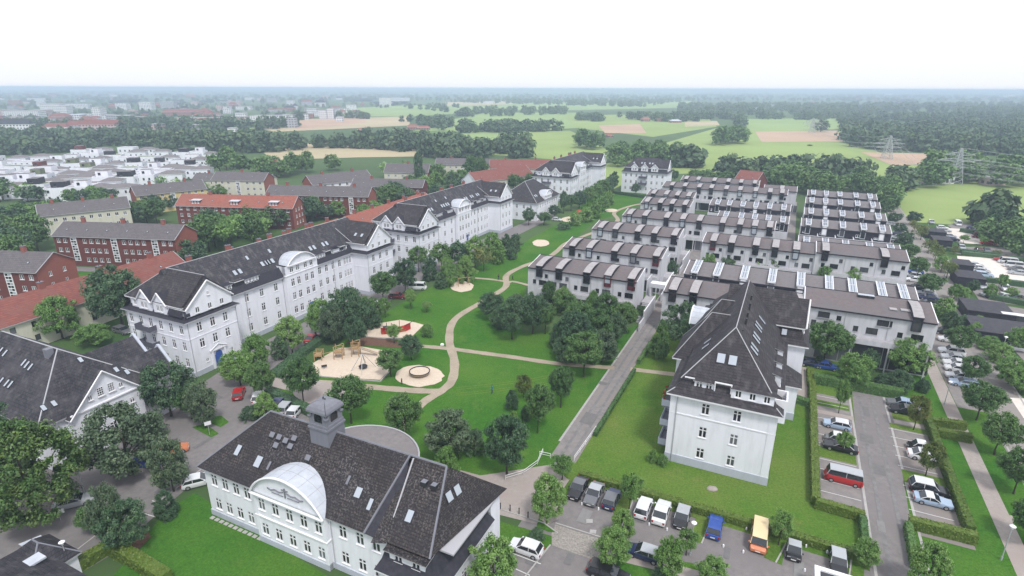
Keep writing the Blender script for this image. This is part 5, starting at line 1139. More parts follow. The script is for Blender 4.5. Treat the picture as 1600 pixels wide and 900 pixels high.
KERB2 = rough2('light_asphalt_repair', (0.20, 0.195, 0.19), (0.25, 0.245, 0.24), 1.5, 0.9)
PATCH2 = rough2('worn_asphalt', (0.15, 0.145, 0.145), (0.235, 0.228, 0.225), 1.0, 0.9)
# ---------------------------------------------------------------- leafy hedges
def leaf_cards(rnd, n, sampler, size, nrm=None):
    """arrays of small bent leaf sprays at sampled points"""
    V = []; F = []; T = []
    for i in range(n):
        p, nn, tint = sampler(); a = Vector((rnd.gauss(0, 1), rnd.gauss(0, 1), rnd.gauss(0, 1))); nn = (nn + a * .55).normalized(); x = nn.orthogonal().normalized(); th = rnd.uniform(0, 6.28)
        y = nn.cross(x); u = x * math.cos(th) + y * math.sin(th); v = nn.cross(u); s = size * rnd.uniform(.6, 1.3); k = len(V)
        V += [p - u * s, p - v * s * .6 + nn * s * .15, p + u * s, p + v * s * .6 - nn * s * .1]; F.append((k, k + 1, k + 2, k + 3)); T += [tint] * 4
    return V, F, T
def leafmesh(name, V, F, T, mats, mi=None):
    me = bpy.data.meshes.new(name); me.from_pydata([tuple(v) for v in V], [], F)
    for m in mats: me.materials.append(m)
    if mi: me.polygons.foreach_set('material_index', mi)
    at = me.attributes.new('tint', 'FLOAT', 'POINT'); at.data.foreach_set('value', T); me.update(); return me
def hedge(label, pts, w_, h, dens=55, mat=None, group='clipped hedges'):
    """pts in grid coords; a clipped hedge: solid leafy core plus sprays on its faces"""
    rnd = random.Random(len(label) + int(pts[0][0] * 10)); P0 = W(*pts[0]); t = MB(); V = []; F = []; T = []
    for (a, b_) in zip(pts, pts[1:]):
        A = W(*a) - P0; B = W(*b_) - P0; d = (B - A); L = d.length; d.normalize(); n = Vector((-d.y, d.x, 0)); k = len(V)
        hw = w_ / 2; q = [A - n * hw, B - n * hw, B + n * hw, A + n * hw]; core = [p * 1 for p in q]
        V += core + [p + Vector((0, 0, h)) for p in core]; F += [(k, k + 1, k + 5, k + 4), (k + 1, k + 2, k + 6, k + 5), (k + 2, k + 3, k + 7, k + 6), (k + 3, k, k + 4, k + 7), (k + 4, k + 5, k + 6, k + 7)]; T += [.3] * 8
        area = L * (w_ + 2 * h)
        def smp():
            s = rnd.uniform(-.1, L + .1); c = rnd.random() * (w_ + 2 * h)
            if c < w_: p = A + d * s + n * (c - hw) + Vector((0, 0, h)); nn = Vector((0, 0, 1))
            elif c < w_ + h: p = A + d * s - n * hw + Vector((0, 0, c - w_)); nn = -n
            else: p = A + d * s + n * hw + Vector((0, 0, c - w_ - h)); nn = n
            return p + nn * rnd.uniform(-.04, .07), nn, rnd.uniform(.1, 1)
        v, f, tt = leaf_cards(rnd, int(area * dens), smp, .13); k = len(V); V += v; F += [tuple(i + k for i in g) for g in f]; T += tt
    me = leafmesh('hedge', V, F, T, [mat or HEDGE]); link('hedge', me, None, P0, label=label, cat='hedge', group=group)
hedge('long clipped hedge behind the front row of parked cars', [(-19.8, 63.2), (-2.5, 63.2), (14.0, 63.2)], .9, 1.0)
hedge('low hedge along the east side of the promenade', [(-21.0, 73.5), (-20.9, 97)], .5, .8, mat=LEAF_M)
hedge('dark hedge strip along the promenade before the conical tree', [(-21.0, 100.5), (-20.9, 110)], .6, .9, mat=LEAF_M)
hedge('yellowish hedge on the left side of the car park lane bays', [(8.9, 105), (8.9, 71.0)], .9, 1.3)
hedge('short hedge closing the left bays at their near end', [(8.9, 70.6), (14.2, 70.4)], .9, 1.3)
hedge('narrow hedge running down the left edge of the car park lane', [(14.0, 69.8), (13.9, 64.0)], .7, 1.2, mat=LEAF_M)
hedge('yellowish hedge on the right side of the car park bays', [(25.2, 103.5), (25.3, 73)], .9, 1.4)
hedge('thick hedge closing the right bays at their near end', [(19.0, 71.6), (25.6, 71.8)], 1.0, 1.4)
hedge('narrow hedge running down the right edge of the car park lane', [(18.8, 71), (18.6, 64.0)], .7, 1.2, mat=LEAF_M)
hedge('long hedge across the far end of the car park', [(9.2, 107.3), (22.8, 107.5)], 1.6, 1.6, mat=LEAF_M)
hedge('far one of two stub hedges by the east path', [(25.4, 99.6), (30.2, 100.4)], 1.0, 1.3)
hedge('near one of two stub hedges by the east path', [(26.0, 96.4), (30.2, 96.6)], 1.0, 1.3)
hedge('hedge beside the annex of the slate-roofed block', [(3.6, 99), (8.6, 97.5)], 1.2, 1.1, mat=LEAF_M)
hedge('hedge between the annex path and the car park', [(8.7, 111.5), (8.8, 105)], 1.2, 1.0)
gg = lambda x, y: Gp(x, y)
hedge('bright hedge from the near left shed up to the big shrub', [gg(120, 893), gg(170, 862)], 1.2, 1.3)
hedge('bright hedge in the corner of the near lawn, running down to the right', [gg(176, 862), gg(215, 882), gg(262, 912)], 1.3, 1.4)
hedge('long low hedge between the parking street and the playground', [gg(428, 590), gg(470, 556), gg(520, 520), gg(556, 494)], 2.0, 1.0, mat=LEAF_D)
hedge('rough hedge behind the cars beside the turret building', [gg(420, 617), gg(470, 640), gg(500, 655)], 1.4, 1.3, mat=LEAF_D)
hedge('dark hedge in front of the farthest free-standing white block', [gg(955, 302), gg(1010, 310)], 1.5, 1.4, mat=LEAF_D)
for i, (a, b_) in enumerate((((1500, 362), (1560, 372)), ((1478, 392), (1560, 402)), ((1502, 398), (1640, 414)), ((1510, 437), (1640, 452)), ((1545, 467), (1680, 492)))):
    hedge(f'{ordinal(i)} hedge from the far end between the eastern parking courts', [gg(*a), gg(*b_)], 1.6, 1.3, 20, mat=LEAF_D)

# ---------------------------------------------------------------- more ground: paths, sand, courts
for nm, pts, w_, z, m in [
    ('footpath', [(800, 960 - 170), (812, 748), (838, 735)], 1.0, Z(4), PATH)][:0]: pass
ribbon('footpath', [(600, 705), (655, 635), (688, 612), (706, 595), (710, 565), (702, 530), (712, 498), (760, 468), (790, 448), (792, 430), (820, 415), (860, 400), (885, 380), (915, 368), (940, 358), (965, 345), (960, 332), (985, 322), (1005, 318)], 1.7, Z(5), PATH)
ribbon('footpath', [(704, 545), (740, 550), (800, 558), (870, 568), (960, 575)], 1.5, Z(6), PATH)
ribbon('footpath', [(704, 545), (670, 542), (640, 540), (600, 532), (565, 524)], 1.5, Z(6), PATH)
ribbon('footpath', [(688, 612), (640, 610), (580, 605), (530, 600), (430, 594)], 1.8, Z(6), PATH)
for dx in (0, 3.2, 9, 12.2): ribbon('mown_track', [(712, 606 + dx), (770, 600 + dx), (830, 592 + dx), (872, 584 + dx), (900, 580 + dx * .8)], .22, Z(4), LAWN2)
ribbon('footpath', [(985, 577), (1060, 586)], 1.5, Z(6), PATH)
ribbon('footpath', [(790, 440), (760, 436), (700, 432)], 1.2, Z(6), PATH)
ribbon('footpath', [(826, 446), (800, 440), (790, 446)], 1.2, Z(7), PATH)
sheet('footway', [(430, 590), (500, 596), (545, 604), (520, 640), (478, 640), (455, 612), (425, 604)], Z(7), PAVE)
gsheet('footpath', [(28.6 - .0, 31.0 - .3, 40, 128)], Z(5), PAVE)
gsheet('footpath', [(14.9 - 5.6, 14.9, 95.8, 97.0), (20.6, 26.5, 97.7, 98.9)], Z(8), PAVE)
gsheet('footpath', [(6.6, 8.2, 98.5, 113)], Z(6), PAVE)
sheet('footpath', [P(1560, 812), P(1620, 822), P(1630, 812), P(1556, 803)], Z(6), PAVE, pts=[P(1560, 812), P(1620, 822), P(1630, 812), P(1556, 803)])
b = MB(); ctr = [W(43.6, 330), W(43.3, 285), W(42.9, 240), W(42.3, 200), W(41.0, 160), W(38.9, 130), W(38.0, 108), W(37.2, 80), W(36.2, 40)]
ribbon('east_road', None, 6.4, Z(7), PAVE2 if 'PAVE2' in globals() else rough2('light_asphalt', (0.235, 0.215, 0.20), (0.30, 0.28, 0.26), 1.2, 0.9, c3=(0.26, 0.235, 0.215), scale3=0.1), pts=ctr)
ribbon('kerb', None, .25, Z(8) + .03, KERB, pts=[p + Vector((2.9 * CT, 2.9 * ST, 0)) for p in ctr])
ribbon('kerb', None, .25, Z(8) + .03, KERB, pts=[p - Vector((2.9 * CT, 2.9 * ST, 0)) for p in ctr])
ribbon('lane', [(1390, 330), (1396, 312), (1408, 296), (1432, 287), (1500, 281), (1560, 280)], 4.5, Z(8) * 3, PAVE)
gsheet('parking_strip', [(30.8, 35.6, 108, 262)], Z(6), ASPH2)
gsheet('lawn_strip', [(31.0, 34.6, 40, 107)], Z(6), LAWN)
gsheet('alley', [(2.0, 4.9, 172, 300), (-25.2, -20.4, 122, 190)], Z(7), ASPH2)
gsheet('court_paving', [(-53, -27, 130, 134), (-52, -26.4, 151, 156), (5, 31, 181, 186), (-18, 2, 196, 200)], Z(7), PAVE)
# sand pits
def blob(cx, cy_, rx, ry, n=28, seed=1, sq=False):
    rn = random.Random(seed); return [(cx + rx * math.cos(2 * PI * i / n) * (1 + rn.uniform(-.06, .06)), cy_ + ry * math.sin(2 * PI * i / n) * (1 + rn.uniform(-.06, .06))) for i in range(n)]
sheet('sandpit', [(470, 580), (505, 558), (528, 545), (560, 541), (600, 548), (612, 560), (606, 582), (594, 594), (560, 592), (500, 588)], Z(9), SAND)
sheet('sandpit', blob(655, 588, 38, 16.5, seed=2), Z(9), SAND)
sheet('sandpit', [(572, 516), (590, 506), (625, 500), (648, 504), (662, 508), (650, 520), (640, 530), (600, 528), (575, 526)], Z(9), SAND)
sheet('sandpit', blob(722, 448, 18, 8.5, seed=4), Z(9), SAND)
sheet('sandpit', blob(845, 380, 13, 5.5, seed=5), Z(9), SAND)
sheet('sandpit', blob(893, 343, 16, 4.5, seed=6), Z(9), SAND)
sheet('sandpit', blob(955, 329, 10, 2.6, seed=7), Z(9), SAND)
sheet('worn_earth', [(565, 524), (600, 530), (640, 536), (636, 544), (560, 540), (540, 536)], Z(8), EARTH)
def edging(px, label, closed=False, h=.25, m=None):
    pts = [P(x, y) for x, y in px]; b = MB()
    for a, c in zip(pts, pts[1:]): b.bar((a.x, a.y, h / 2), (c.x, c.y, h / 2), .14, m or KERB, 4)
    b.build('sandpit_edging', kind=None, label=label, cat='edging')
edging([(435, 586), (500, 589), (560, 594), (594, 597), (608, 582)], 'pale timber edging round the near side of the big sandpit')
edging([(572, 527), (603, 530), (640, 532)], 'pale edging below the ship sandpit')
# parking courts in the east
sheet('parking_court', [(1480, 352), (1500, 348), (1560, 352), (1600, 372), (1580, 378), (1500, 366)], Z(6), ASPH2)
sheet('parking_court', [(1474, 356), (1535, 360), (1563, 384), (1500, 380), (1478, 372)], Z(7), PLAZA)
sheet('parking_court', [(1470, 386), (1570, 386), (1640, 405), (1560, 402), (1500, 398)], Z(7), ASPH2)
sheet('parking_court', [(1495, 400), (1560, 404), (1680, 425), (1740, 462), (1600, 442), (1520, 434), (1500, 420)], Z(8), PLAZA)
sheet('parking_court', [(1508, 436), (1700, 465), (1760, 500), (1600, 478), (1530, 470)], Z(7), ASPH2)
sheet('parking_court', [(1535, 472), (1700, 500), (1800, 560), (1650, 560), (1580, 500)], Z(8), ASPH2)
sheet('parking_court', [(1560, 520), (1700, 540), (1800, 640), (1640, 610)], Z(9), ASPH2)
sheet('parking_court', [(1578, 622), (1640, 625), (1680, 680), (1600, 655)], Z(9), PLAZA)
sheet('side_street', [(1512, 540), (1552, 548), (1600, 565), (1570, 580), (1530, 568)], Z(9), ASPH2)
sheet('side_street', [(1452, 440), (1490, 447), (1492, 456), (1462, 452)], Z(9), ASPH2)
# painted bay lines
def lines(items, w_=.11, name='bay_line', z=Z(11)):
    for (a, b_) in items:
        A = Vector((*a, 0)); B = Vector((*b_, 0)); d = (B - A).normalized(); n = Vector((-d.y, d.x, 0)) * w_ / 2
        q = MB(); q.face([(p.x, p.y, z) for p in (A - n, B - n, B + n, A + n)], LINE); q.build(name, kind='structure')
ln = []
for v in [71.8, 74.4, 77.0, 79.6, 82.2, 86.5, 89.1, 91.7, 94.3, 99.5, 102]: ln.append((W(9.7, v)[:2], W(14.3, v)[:2]))
for v in [72.6, 75.2, 77.8, 80.4, 85.2, 87.8, 90.4, 93.0, 95.6]: ln.append((W(19.6, v)[:2], W(24.3, v)[:2]))
for a, b_ in (((802, 866), (845, 882)), ((806, 890), (828, 900)), ((780, 905), (800, 930))): ln.append((P(*a)[:2], P(*b_)[:2]))
for a, b_ in (((225, 803), (244, 809)), ((238, 783), (246, 787)), ((136, 705), (160, 694))): ln.append((P(*a)[:2], P(*b_)[:2]))
lines(ln)
for v in (83.6, 97.0 + 1.2): 
    gsheet('verge', [(9.4, 14.4, v - 0 + .4 if v > 90 else v - .9, v + 2.4 if v > 90 else v + 1.9)], Z(7), LAWN2)
gsheet('verge', [(19.9, 25.0, 81.3, 84.4), (20.6, 25, 99.2, 101.6), (19.9, 25.0, 96.0, 97.5)], Z(7), LAWN2)
def kerbline(px, label=None):
    pts = [P(*q) if len(q) == 2 and abs(q[0]) > 60 or q[1] > 300 else P(*q) for q in px]; b = MB()
    for a, c in zip(pts, pts[1:]):
        d = (c - a).normalized(); n = Vector((-d.y, d.x, 0)) * .08; q = [(p.x, p.y) for p in (a - n, c - n, c + n, a + n)]
        b.prism(q, 0, .12, KERB)
    b.build('kerb', kind='structure')
kerbline([(868, 818), (964, 848)]); kerbline([(762, 790), (850, 818), (872, 834)]); kerbline([(860, 852), (790, 940)])
kerbline([(440, 566), (560, 494)]); kerbline([(245, 787), (330, 722)]); kerbline([(110, 868), (170, 822)])
kerbline([(1212, 880), (1228, 850)]); kerbline([(1326, 906), (1330, 876)]); kerbline([(978, 812), (990, 780)]); kerbline([(1096, 850), (1112, 812)])
sheet('drain_cover', [(916, 812), (926, 812), (926, 818), (916, 818)], Z(11), KERB); sheet('drain_cover', [(922, 828), (932, 829), (931, 835), (921, 834)], Z(11), KERB)
rp = random.Random(12)
for i, (x, y) in enumerate([(900, 815), (985, 812), (1130, 872), (1240, 905), (1345, 690), (1365, 740), (1372, 830), (1350, 650), (300, 700), (380, 660), (240, 770), (330, 620), (450, 560), (935, 600), (905, 660), (980, 545), (880, 880), (820, 880)]):
    a, b_ = Gp(x, y); w_, h_ = rp.uniform(.6, 2.2), rp.uniform(.8, 3.5); gsheet('asphalt_repair', [(a, a + w_, b_, b_ + h_)], Z(10), PATCH if i % 3 else KERB2)
for u, v0, v1 in ((-23.9, 64, 122), (-22.5, 64, 122), (16.2, 46, 105), (18.2, 46, 105)): gsheet('wheel_track', [(u - .22, u + .22, v0, v1)], Z(9), PATCH2)
sheet('planting_bed', [(205, 850), (232, 832), (236, 840), (214, 862)], Z(9), EARTH)
sheet('verge', [(330, 652), (346, 650), (358, 660), (345, 668), (330, 662)], Z(9), LAWN); sheet('verge', [(300, 668), (320, 662), (342, 678), (330, 684)], Z(9), LAWN)
sheet('verge', [(440, 566), (560, 494), (575, 505), (520, 545), (470, 580), (436, 588)], Z(6), ROUGHG)
sheet('side_street', [(118, 417), (180, 420), (176, 426), (116, 424)], Z(9), ASPH)

# ---------------------------------------------------------------- street furniture
def lamp(p, h, label):
    t = empty('street_lamp', p, 0, label, 'street lamp', 'street lamps'); b = MB(); b.bar((0, 0, 0), (0, 0, h), .065, GALV, 8, .045); b.bar((0, 0, 0), (0, 0, .5), .1, GALV, 8); b.build('pole', t)
    b = MB(); b.lathe([(.04, h), (.12, h + .05), (.12, h + .28), (.30, h + .34), (.31, h + .4), (.1, h + .56), (0, h + .58)], (0, 0, 0), TRIM, 14); b.build('lamp_head', t, smooth=True)
for x, y, h, l in ((1564, 875, 4.3, 'white-capped street lamp beside the right path, nearest one'), (1475, 633, 4.0, 'street lamp by the path next to the stub hedges'), (1078, 868, 4.2, 'white-capped street lamp among trees on the bottom parking strip'), (113, 900, 4.2, 'street lamp on the street by the near left shed'), (135, 780, 5.0, 'street lamp among the big trees on the left street'), (1562, 560, 4.2, 'street lamp beside the eastern side street'), (1475, 432, 4.2, 'street lamp between trees west of the eastern courts'), (372, 448, 5, 'street lamp behind the orange roof'), (1448, 362, 4.2, 'street lamp by the walker on the east road')):
    lamp(P(x, y), h, l)
for i, (x, y) in enumerate(((782, 796), (797, 799), (811, 804), (825, 810))):
    t = empty('bollard', P(x, y), 0, f'dark slim bollard on the paved footway, {ordinal(i)} from the white hall', 'bollard', 'bollards across the footway'); b = MB(); b.lathe([(.07, 0), (.065, .85), (.09, .9), (.07, 1.0), (0, 1.04)], (0, 0, 0), DFRAME, 10); b.build('post', t, smooth=True); b = MB(); b.lathe([(.12, 0), (.12, .04), (0, .05)], (0, 0, 0), KERB, 10); b.build('base', t)
for i, (x, y) in enumerate(((909, 789), (935, 797), (1014, 821), (1042, 829), (1130, 855), (1161, 864), (1257, 893), (1292, 864), (1259, 855), (1166, 828))):
    b = MB(); b.lathe([(.10, 0), (.12, .25), (.08, .4), (0, .43)], (0, 0, 0), TRIM, 8); o = b.build('marker_stone', smooth=True, label=f'small white marker stone at the bay mouth, {ordinal(i)} along the front parking row', cat='marker stone', group='white bay markers'); o.location = P(x, y)
def railing(px, label, h=.75, m=None):
    pts = [P(*q) for q in px]; t = empty('railing', pts[0], 0, label, 'railing', 'white tube railings'); o = pts[0]; b = MB()
    for a, c in zip(pts, pts[1:]):
        a = a - o; c = c - o; b.bar((a.x, a.y, h), (c.x, c.y, h), .035, m or TRIM, 6); b.bar((a.x, a.y, h * .5), (c.x, c.y, h * .5), .03, m or TRIM, 6)
    b.build('rail', t)
    for a, c in zip(pts, pts[1:]):
        n = max(1, int((c - a).length / 2.2))
        for i in range(n + 1): q = a + (c - a) * i / n - o; b = MB(); b.bar((q.x, q.y, 0), (q.x, q.y, h), .045, m or TRIM, 6); b.build('post', t)
railing([(931, 672), (897, 720)], 'white tube railing along the promenade beside the mown lawn')
railing([(843, 712), (860, 716)], 'short white barrier where the promenade meets the street'); railing([(848, 708), (840, 726), (818, 742), (790, 750)], 'long curved green-white railing round the park corner')
def sign(p, label, h=2.2, m=None, rz=0, w_=.6):
    t = empty('road_sign', p, rz, label, 'road sign'); b = MB(); b.bar((0, 0, 0), (0, 0, h), .035, GALV, 6); b.build('post', t); b = MB(); b.box(-w_ / 2, w_ / 2, -.06, -.03, h - .6, h, m or TRIM); b.build('panel', t)
sign(P(412, 634), 'white post sign between the red and white parked cars', 1.6, rz=.3, w_=.25); sign(P(95, 813), 'pale sign panel under the big tree on the left street', 1.6, rz=.5, w_=1.2); sign(P(328, 680), 'white sign cluster on the verge by the left street', 2.4, rz=.6, w_=.9)
def person(p, label, rz=0, shirt=None, legs=None, h=1.72, stride=.25, arm=.2):
    t = empty('person', p, rz, label, 'person'); k = h / 1.72
    J = dict(pel=(0, 0, .95), che=(0, 0, 1.35), nek=(0, .01, 1.5), hd=(0, .02, 1.62), top=(0, .02, 1.7), lh=(-.1, 0, .9), lk=(-.11, stride * .35, .5), la=(-.11, stride, .08), lf=(-.11, stride + .16, .04), rh=(.1, 0, .9), rk=(.11, -stride * .2, .5), ra=(.11, -stride, .1), rf=(.11, -stride + .15, .04),
             ls=(-.2, 0, 1.42), le=(-.25, -arm * .4, 1.13), lw=(-.26, arm * .4, .9), lhn=(-.26, arm * .6, .82), rs=(.2, 0, 1.42), re=(.25, arm * .4, 1.13), rw=(.26, arm, .95), rhn=(.26, arm * 1.2, .88))
    E_ = [('pel', 'che'), ('che', 'nek'), ('nek', 'hd'), ('hd', 'top'), ('pel', 'lh'), ('lh', 'lk'), ('lk', 'la'), ('la', 'lf'), ('pel', 'rh'), ('rh', 'rk'), ('rk', 'ra'), ('ra', 'rf'), ('che', 'ls'), ('ls', 'le'), ('le', 'lw'), ('lw', 'lhn'), ('che', 'rs'), ('rs', 're'), ('re', 'rw'), ('rw', 'rhn')]
    Rr = dict(pel=.15, che=.16, nek=.06, hd=.1, top=.07, lh=.1, lk=.07, la=.045, lf=.045, rh=.1, rk=.07, ra=.045, rf=.045, ls=.07, le=.05, lw=.035, lhn=.04, rs=.07, re=.05, rw=.035, rhn=.04)
    names = list(J); me = bpy.data.meshes.new('body'); me.from_pydata([tuple(c * k for c in J[n]) for n in names], [(names.index(a), names.index(b_)) for a, b_ in E_], [])
    o = link('body', me, t); sk = o.modifiers.new('s', 'SKIN'); o.modifiers.new('u', 'SUBSURF').levels = 1
    for i, n in enumerate(names): me.skin_vertices[0].data[i].radius = (Rr[n] * k,) * 2; me.skin_vertices[0].data[i].use_root = (n == 'pel')
    dg = bpy.context.evaluated_depsgraph_get(); m2 = bpy.data.meshes.new_from_object(o.evaluated_get(dg)); bpy.data.objects.remove(o)
    for m in (shirt or DFRAME, legs or ROOFS, SKIN): m2.materials.append(m)
    for f in m2.polygons: z = f.center.z / k; f.material_index = 1 if z < .93 and abs(f.center.x) < .22 * k else (2 if z > 1.5 or (z < .95) else 0)
    m2.shade_smooth(); link('body', m2, t)
    b = MB(); b.lathe([(.11 * k, 1.6 * k), (.115 * k, 1.68 * k), (.07 * k, 1.77 * k), (0, 1.79 * k)], (0, 0, 0), BARK, 10); b.build('hair', t, smooth=True)
SKIN = plain('skin', (0.5, 0.32, 0.24), 0.6); TEAL = plain('teal_cloth', (0.05, 0.22, 0.2), 0.8); JEANS = plain('jeans', (0.05, 0.07, 0.12), 0.8)
person(P(769, 615), 'person in teal jacket walking alone on the big lawn', 2.2, TEAL, JEANS)
person(P(1424, 366), 'person in black walking down the east road', 3.0, DFRAME, DFRAME); person(P(779, 438), 'person in dark clothes standing on the path near the small sandpit', .5, DFRAME, JEANS, stride=.1)
person(P(801, 438), 'smaller person in black on the path, right of the other walker', 1.0, DFRAME, DFRAME, 1.5)
person(P(628, 600), 'child in dark clothes on the round sandpit', 1.0, WINE, DFRAME, 1.15, .1); person(P(494, 528), 'person in red standing beside the red parked car', 1.0, REDP, DFRAME, stride=.1)
person(P(366, 592), 'person in red coat near the blue arched door', 1.5, REDP, JEANS, 1.7, .1)
def litter(px, label, m):
    b = MB(); b.box(-.35, .35, -.2, .2, 0, .35, m); b.box(-.25, .25, -.12, .12, .35, .5, m); o = b.build('play_bucket', label=label, cat='toy', smooth=False); o.location = P(*px)
litter((691, 540), 'small pale green toy lying on the grass by the path', TRIM)
# playground
def play():
    p = P(522, 562); t = empty('climbing_frame', p, TH + .5, 'timber climbing frame with towers and slide in the big sandpit', 'climbing frame')
    for (x, y, h) in ((0, 0, 2.6), (1.6, 0, 2.6), (0, 1.6, 2.6), (1.6, 1.6, 2.6), (-3.6, -.6, 2.0), (-2.2, -.6, 2.0), (-3.6, .9, 2.0), (-2.2, .9, 2.0), (3.2, 1.0, 3.1), (4.6, 1.0, 3.1), (3.2, 2.4, 3.1), (4.6, 2.4, 3.1)):
        b = MB(); b.bar((x, y, 0), (x + .1, y, h), .1, WOOD, 6); b.build('post', t)
    for (a, c, d, e, z) in ((0, 1.6, 0, 1.6, 1.3), (-3.6, -2.2, -.6, .9, 1.0), (3.2, 4.6, 1.0, 2.4, 1.6)):
        b = MB(); b.box(a, c, d, e, z, z + .1, WOOD); b.build('platform', t)
        b = MB()
        for q in ((a, d, c, d), (c, d, c, e), (c, e, a, e)): b.bar((q[0], q[1], z + .9), (q[2], q[3], z + .9), .06, WOOD, 5); b.bar((q[0], q[1], z + .5), (q[2], q[3], z + .5), .05, WOOD, 5)
        b.build('guard_rail', t)
    b = MB(); b.face([(4.6, 1.3, 1.7), (8.2, 1.0, .35), (8.2, 1.6, .35), (4.6, 1.9, 1.7)], GALV); b.bar((4.6, 1.3, 1.8), (8.2, 1.0, .5), .07, WOOD, 5); b.bar((4.6, 1.9, 1.8), (8.2, 1.6, .5), .07, WOOD, 5); b.build('slide', t)
    b = MB(); b.bar((1.6, .8, 1.5), (3.3, 1.5, 1.8), .06, WOOD, 5); b.bar((-2.2, .2, 1.2), (0, .6, 1.5), .06, WOOD, 5); b.bar((0, 0, 2.6), (1.6, 1.6, 2.7), .06, WOOD, 5); b.bar((3.2, 1, 3.1), (4.6, 2.4, 3.1), .06, WOOD, 5); b.build('beam', t)
    t = empty('nest_swing', P(568, 578), .3, 'basket swing on a steel tripod frame in the big sandpit', 'swing')
    for a, c in (((-2.3, 0, 0), (-.2, .6, 3.0)), ((2.4, .5, 0), (.2, .6, 3.0)), ((-.5, -2.6, 0), (0, .6, 3.0)), ((.6, 2.9, 0), (0, .6, 3.0))): b = MB(); b.bar(a, c, .06, GALV, 6); b.build('leg', t)
    b = MB(); n = 14
    for i in range(n): a0, a1 = 2 * PI * i / n, 2 * PI * (i + 1) / n; b.bar((.75 * math.cos(a0), .6 + .75 * math.sin(a0), .5), (.75 * math.cos(a1), .6 + .75 * math.sin(a1), .5), .09, DFRAME, 5)
    b.lathe([(0, .42), (.7, .46)], (0, .6, 0), DFRAME, 14); b.build('basket', t)
    b = MB()
    for a0 in (0.8, 2.3, 3.9, 5.5): b.bar((.7 * math.cos(a0), .6 + .7 * math.sin(a0), .5), (0, .6, 2.95), .02, DFRAME, 4)
    b.build('ropes', t)
    t = empty('round_platform', P(656, 586), .2, 'round tilted climbing disc on the small oval sandpit', 'playground disc'); b = MB(); n = 20
    b.lathe([(0, .72), (1.75, .8), (1.75, .55), (0, .5)], (0, 0, 0), SAND, 20); b.build('disc', t, smooth=True)
    b = MB()
    for i in range(n): a0, a1 = 2 * PI * i / n, 2 * PI * (i + 1) / n; b.bar((1.85 * math.cos(a0), 1.85 * math.sin(a0), .85), (1.85 * math.cos(a1), 1.85 * math.sin(a1), .85), .1, DFRAME, 5)
    b.build('rim', t); b = MB(); b.bar((0, 0, 0), (0, 0, .55), .3, STEEL, 10); b.build('pedestal', t)
    # red ship
    t = empty('play_ship', P(618, 519), .35, 'red wooden play ship with masts in the upper sandpit', 'play ship'); t.scale = (.72, .8, .8); b = MB()
    L_ = [(-4.2, .9), (-2, 1.2), (0.5, 1.2), (2.8, .9), (4.6, .1)]; hz = [1.5, .95, .9, 1.3, 2.2]
    for s in (-1, 1):
        for i in range(4):
            (x0, w0), (x1, w1) = L_[i], L_[i + 1]; q = [(x0, s * w0 * .6, 0), (x1, s * w1 * .6, .15 * i), (x1, s * w1, hz[i + 1]), (x0, s * w0, hz[i])]; b.face(q if s < 0 else q[::-1], REDP)
    b.face([(-4.2, .54, 0), (-4.2, -.54, 0), (-4.2, -.9, 1.5), (-4.2, .9, 1.5)], REDP); b.build('hull', t)
    b = MB(); b.box(-4.0, 3.0, -.8, .8, .5, .6, WOOD); b.build('deck', t)
    for x, h in ((-2.6, 3.1), (-1.2, 2.8), (1.2, 3.3)): b = MB(); b.bar((x, 0, .3), (x + .15, 0, h), .08, DFRAME, 6); b.build('mast', t)
    b = MB(); b.bar((3.0, 0, 1.4), (6.0, 0, 2.9), .07, DFRAME, 6); b.build('bowsprit', t)
    b = MB(); b.box(-3.6, -2.2, -.6, .6, 1.9, 2.0, DFRAME); b.build('cabin_roof', t)
    t = empty('spring_rocker', P(507, 576), .4, 'small dark spring rocker on the left of the big sandpit', 'rocker'); b = MB(); b.box(-.5, .5, -.12, .12, .4, .75, DFRAME); b.build('seat', t); b = MB(); b.bar((0, 0, 0), (0, 0, .4), .12, STEEL, 8); b.build('spring', t)
    t = empty('swing', P(724, 446), .4, 'small swing frame on the round sandpit up the park', 'swing')
    for s in (-1, 1): b = MB(); b.bar((s * 1.6, -.8, 0), (s * 1.4, 0, 2.2), .06, WOOD, 5); b.bar((s * 1.6, .8, 0), (s * 1.4, 0, 2.2), .06, WOOD, 5); b.build('leg', t)
    b = MB(); b.bar((-1.5, 0, 2.2), (1.5, 0, 2.2), .07, WOOD, 5); b.build('beam', t); b = MB(); b.box(-.3, .3, -.15, .15, .45, .5, REDP); b.bar((-.25, 0, .5), (-.25, 0, 2.2), .02, DFRAME, 4); b.bar((.25, 0, .5), (.25, 0, 2.2), .02, DFRAME, 4); b.build('seat', t)
    t = empty('play_tower', P(905, 340), .2, 'small wooden play tower on the far sandpit', 'play tower'); b = MB(); b.box(-1, 1, -1, 1, 1.2, 1.35, WOOD); b.build('platform', t)
    for x in (-1, 1):
        for y in (-1, 1): b = MB(); b.bar((x, y, 0), (x, y, 2.4), .08, WOOD, 5); b.build('post', t)
    b = MB(); b.face([(-1.2, -1.2, 2.4), (1.2, -1.2, 2.4), (0, 0, 3.3)], REDP); b.face([(1.2, -1.2, 2.4), (1.2, 1.2, 2.4), (0, 0, 3.3)], REDP); b.face([(1.2, 1.2, 2.4), (-1.2, 1.2, 2.4), (0, 0, 3.3)], REDP); b.face([(-1.2, 1.2, 2.4), (-1.2, -1.2, 2.4), (0, 0, 3.3)], REDP); b.build('roof', t)
play()
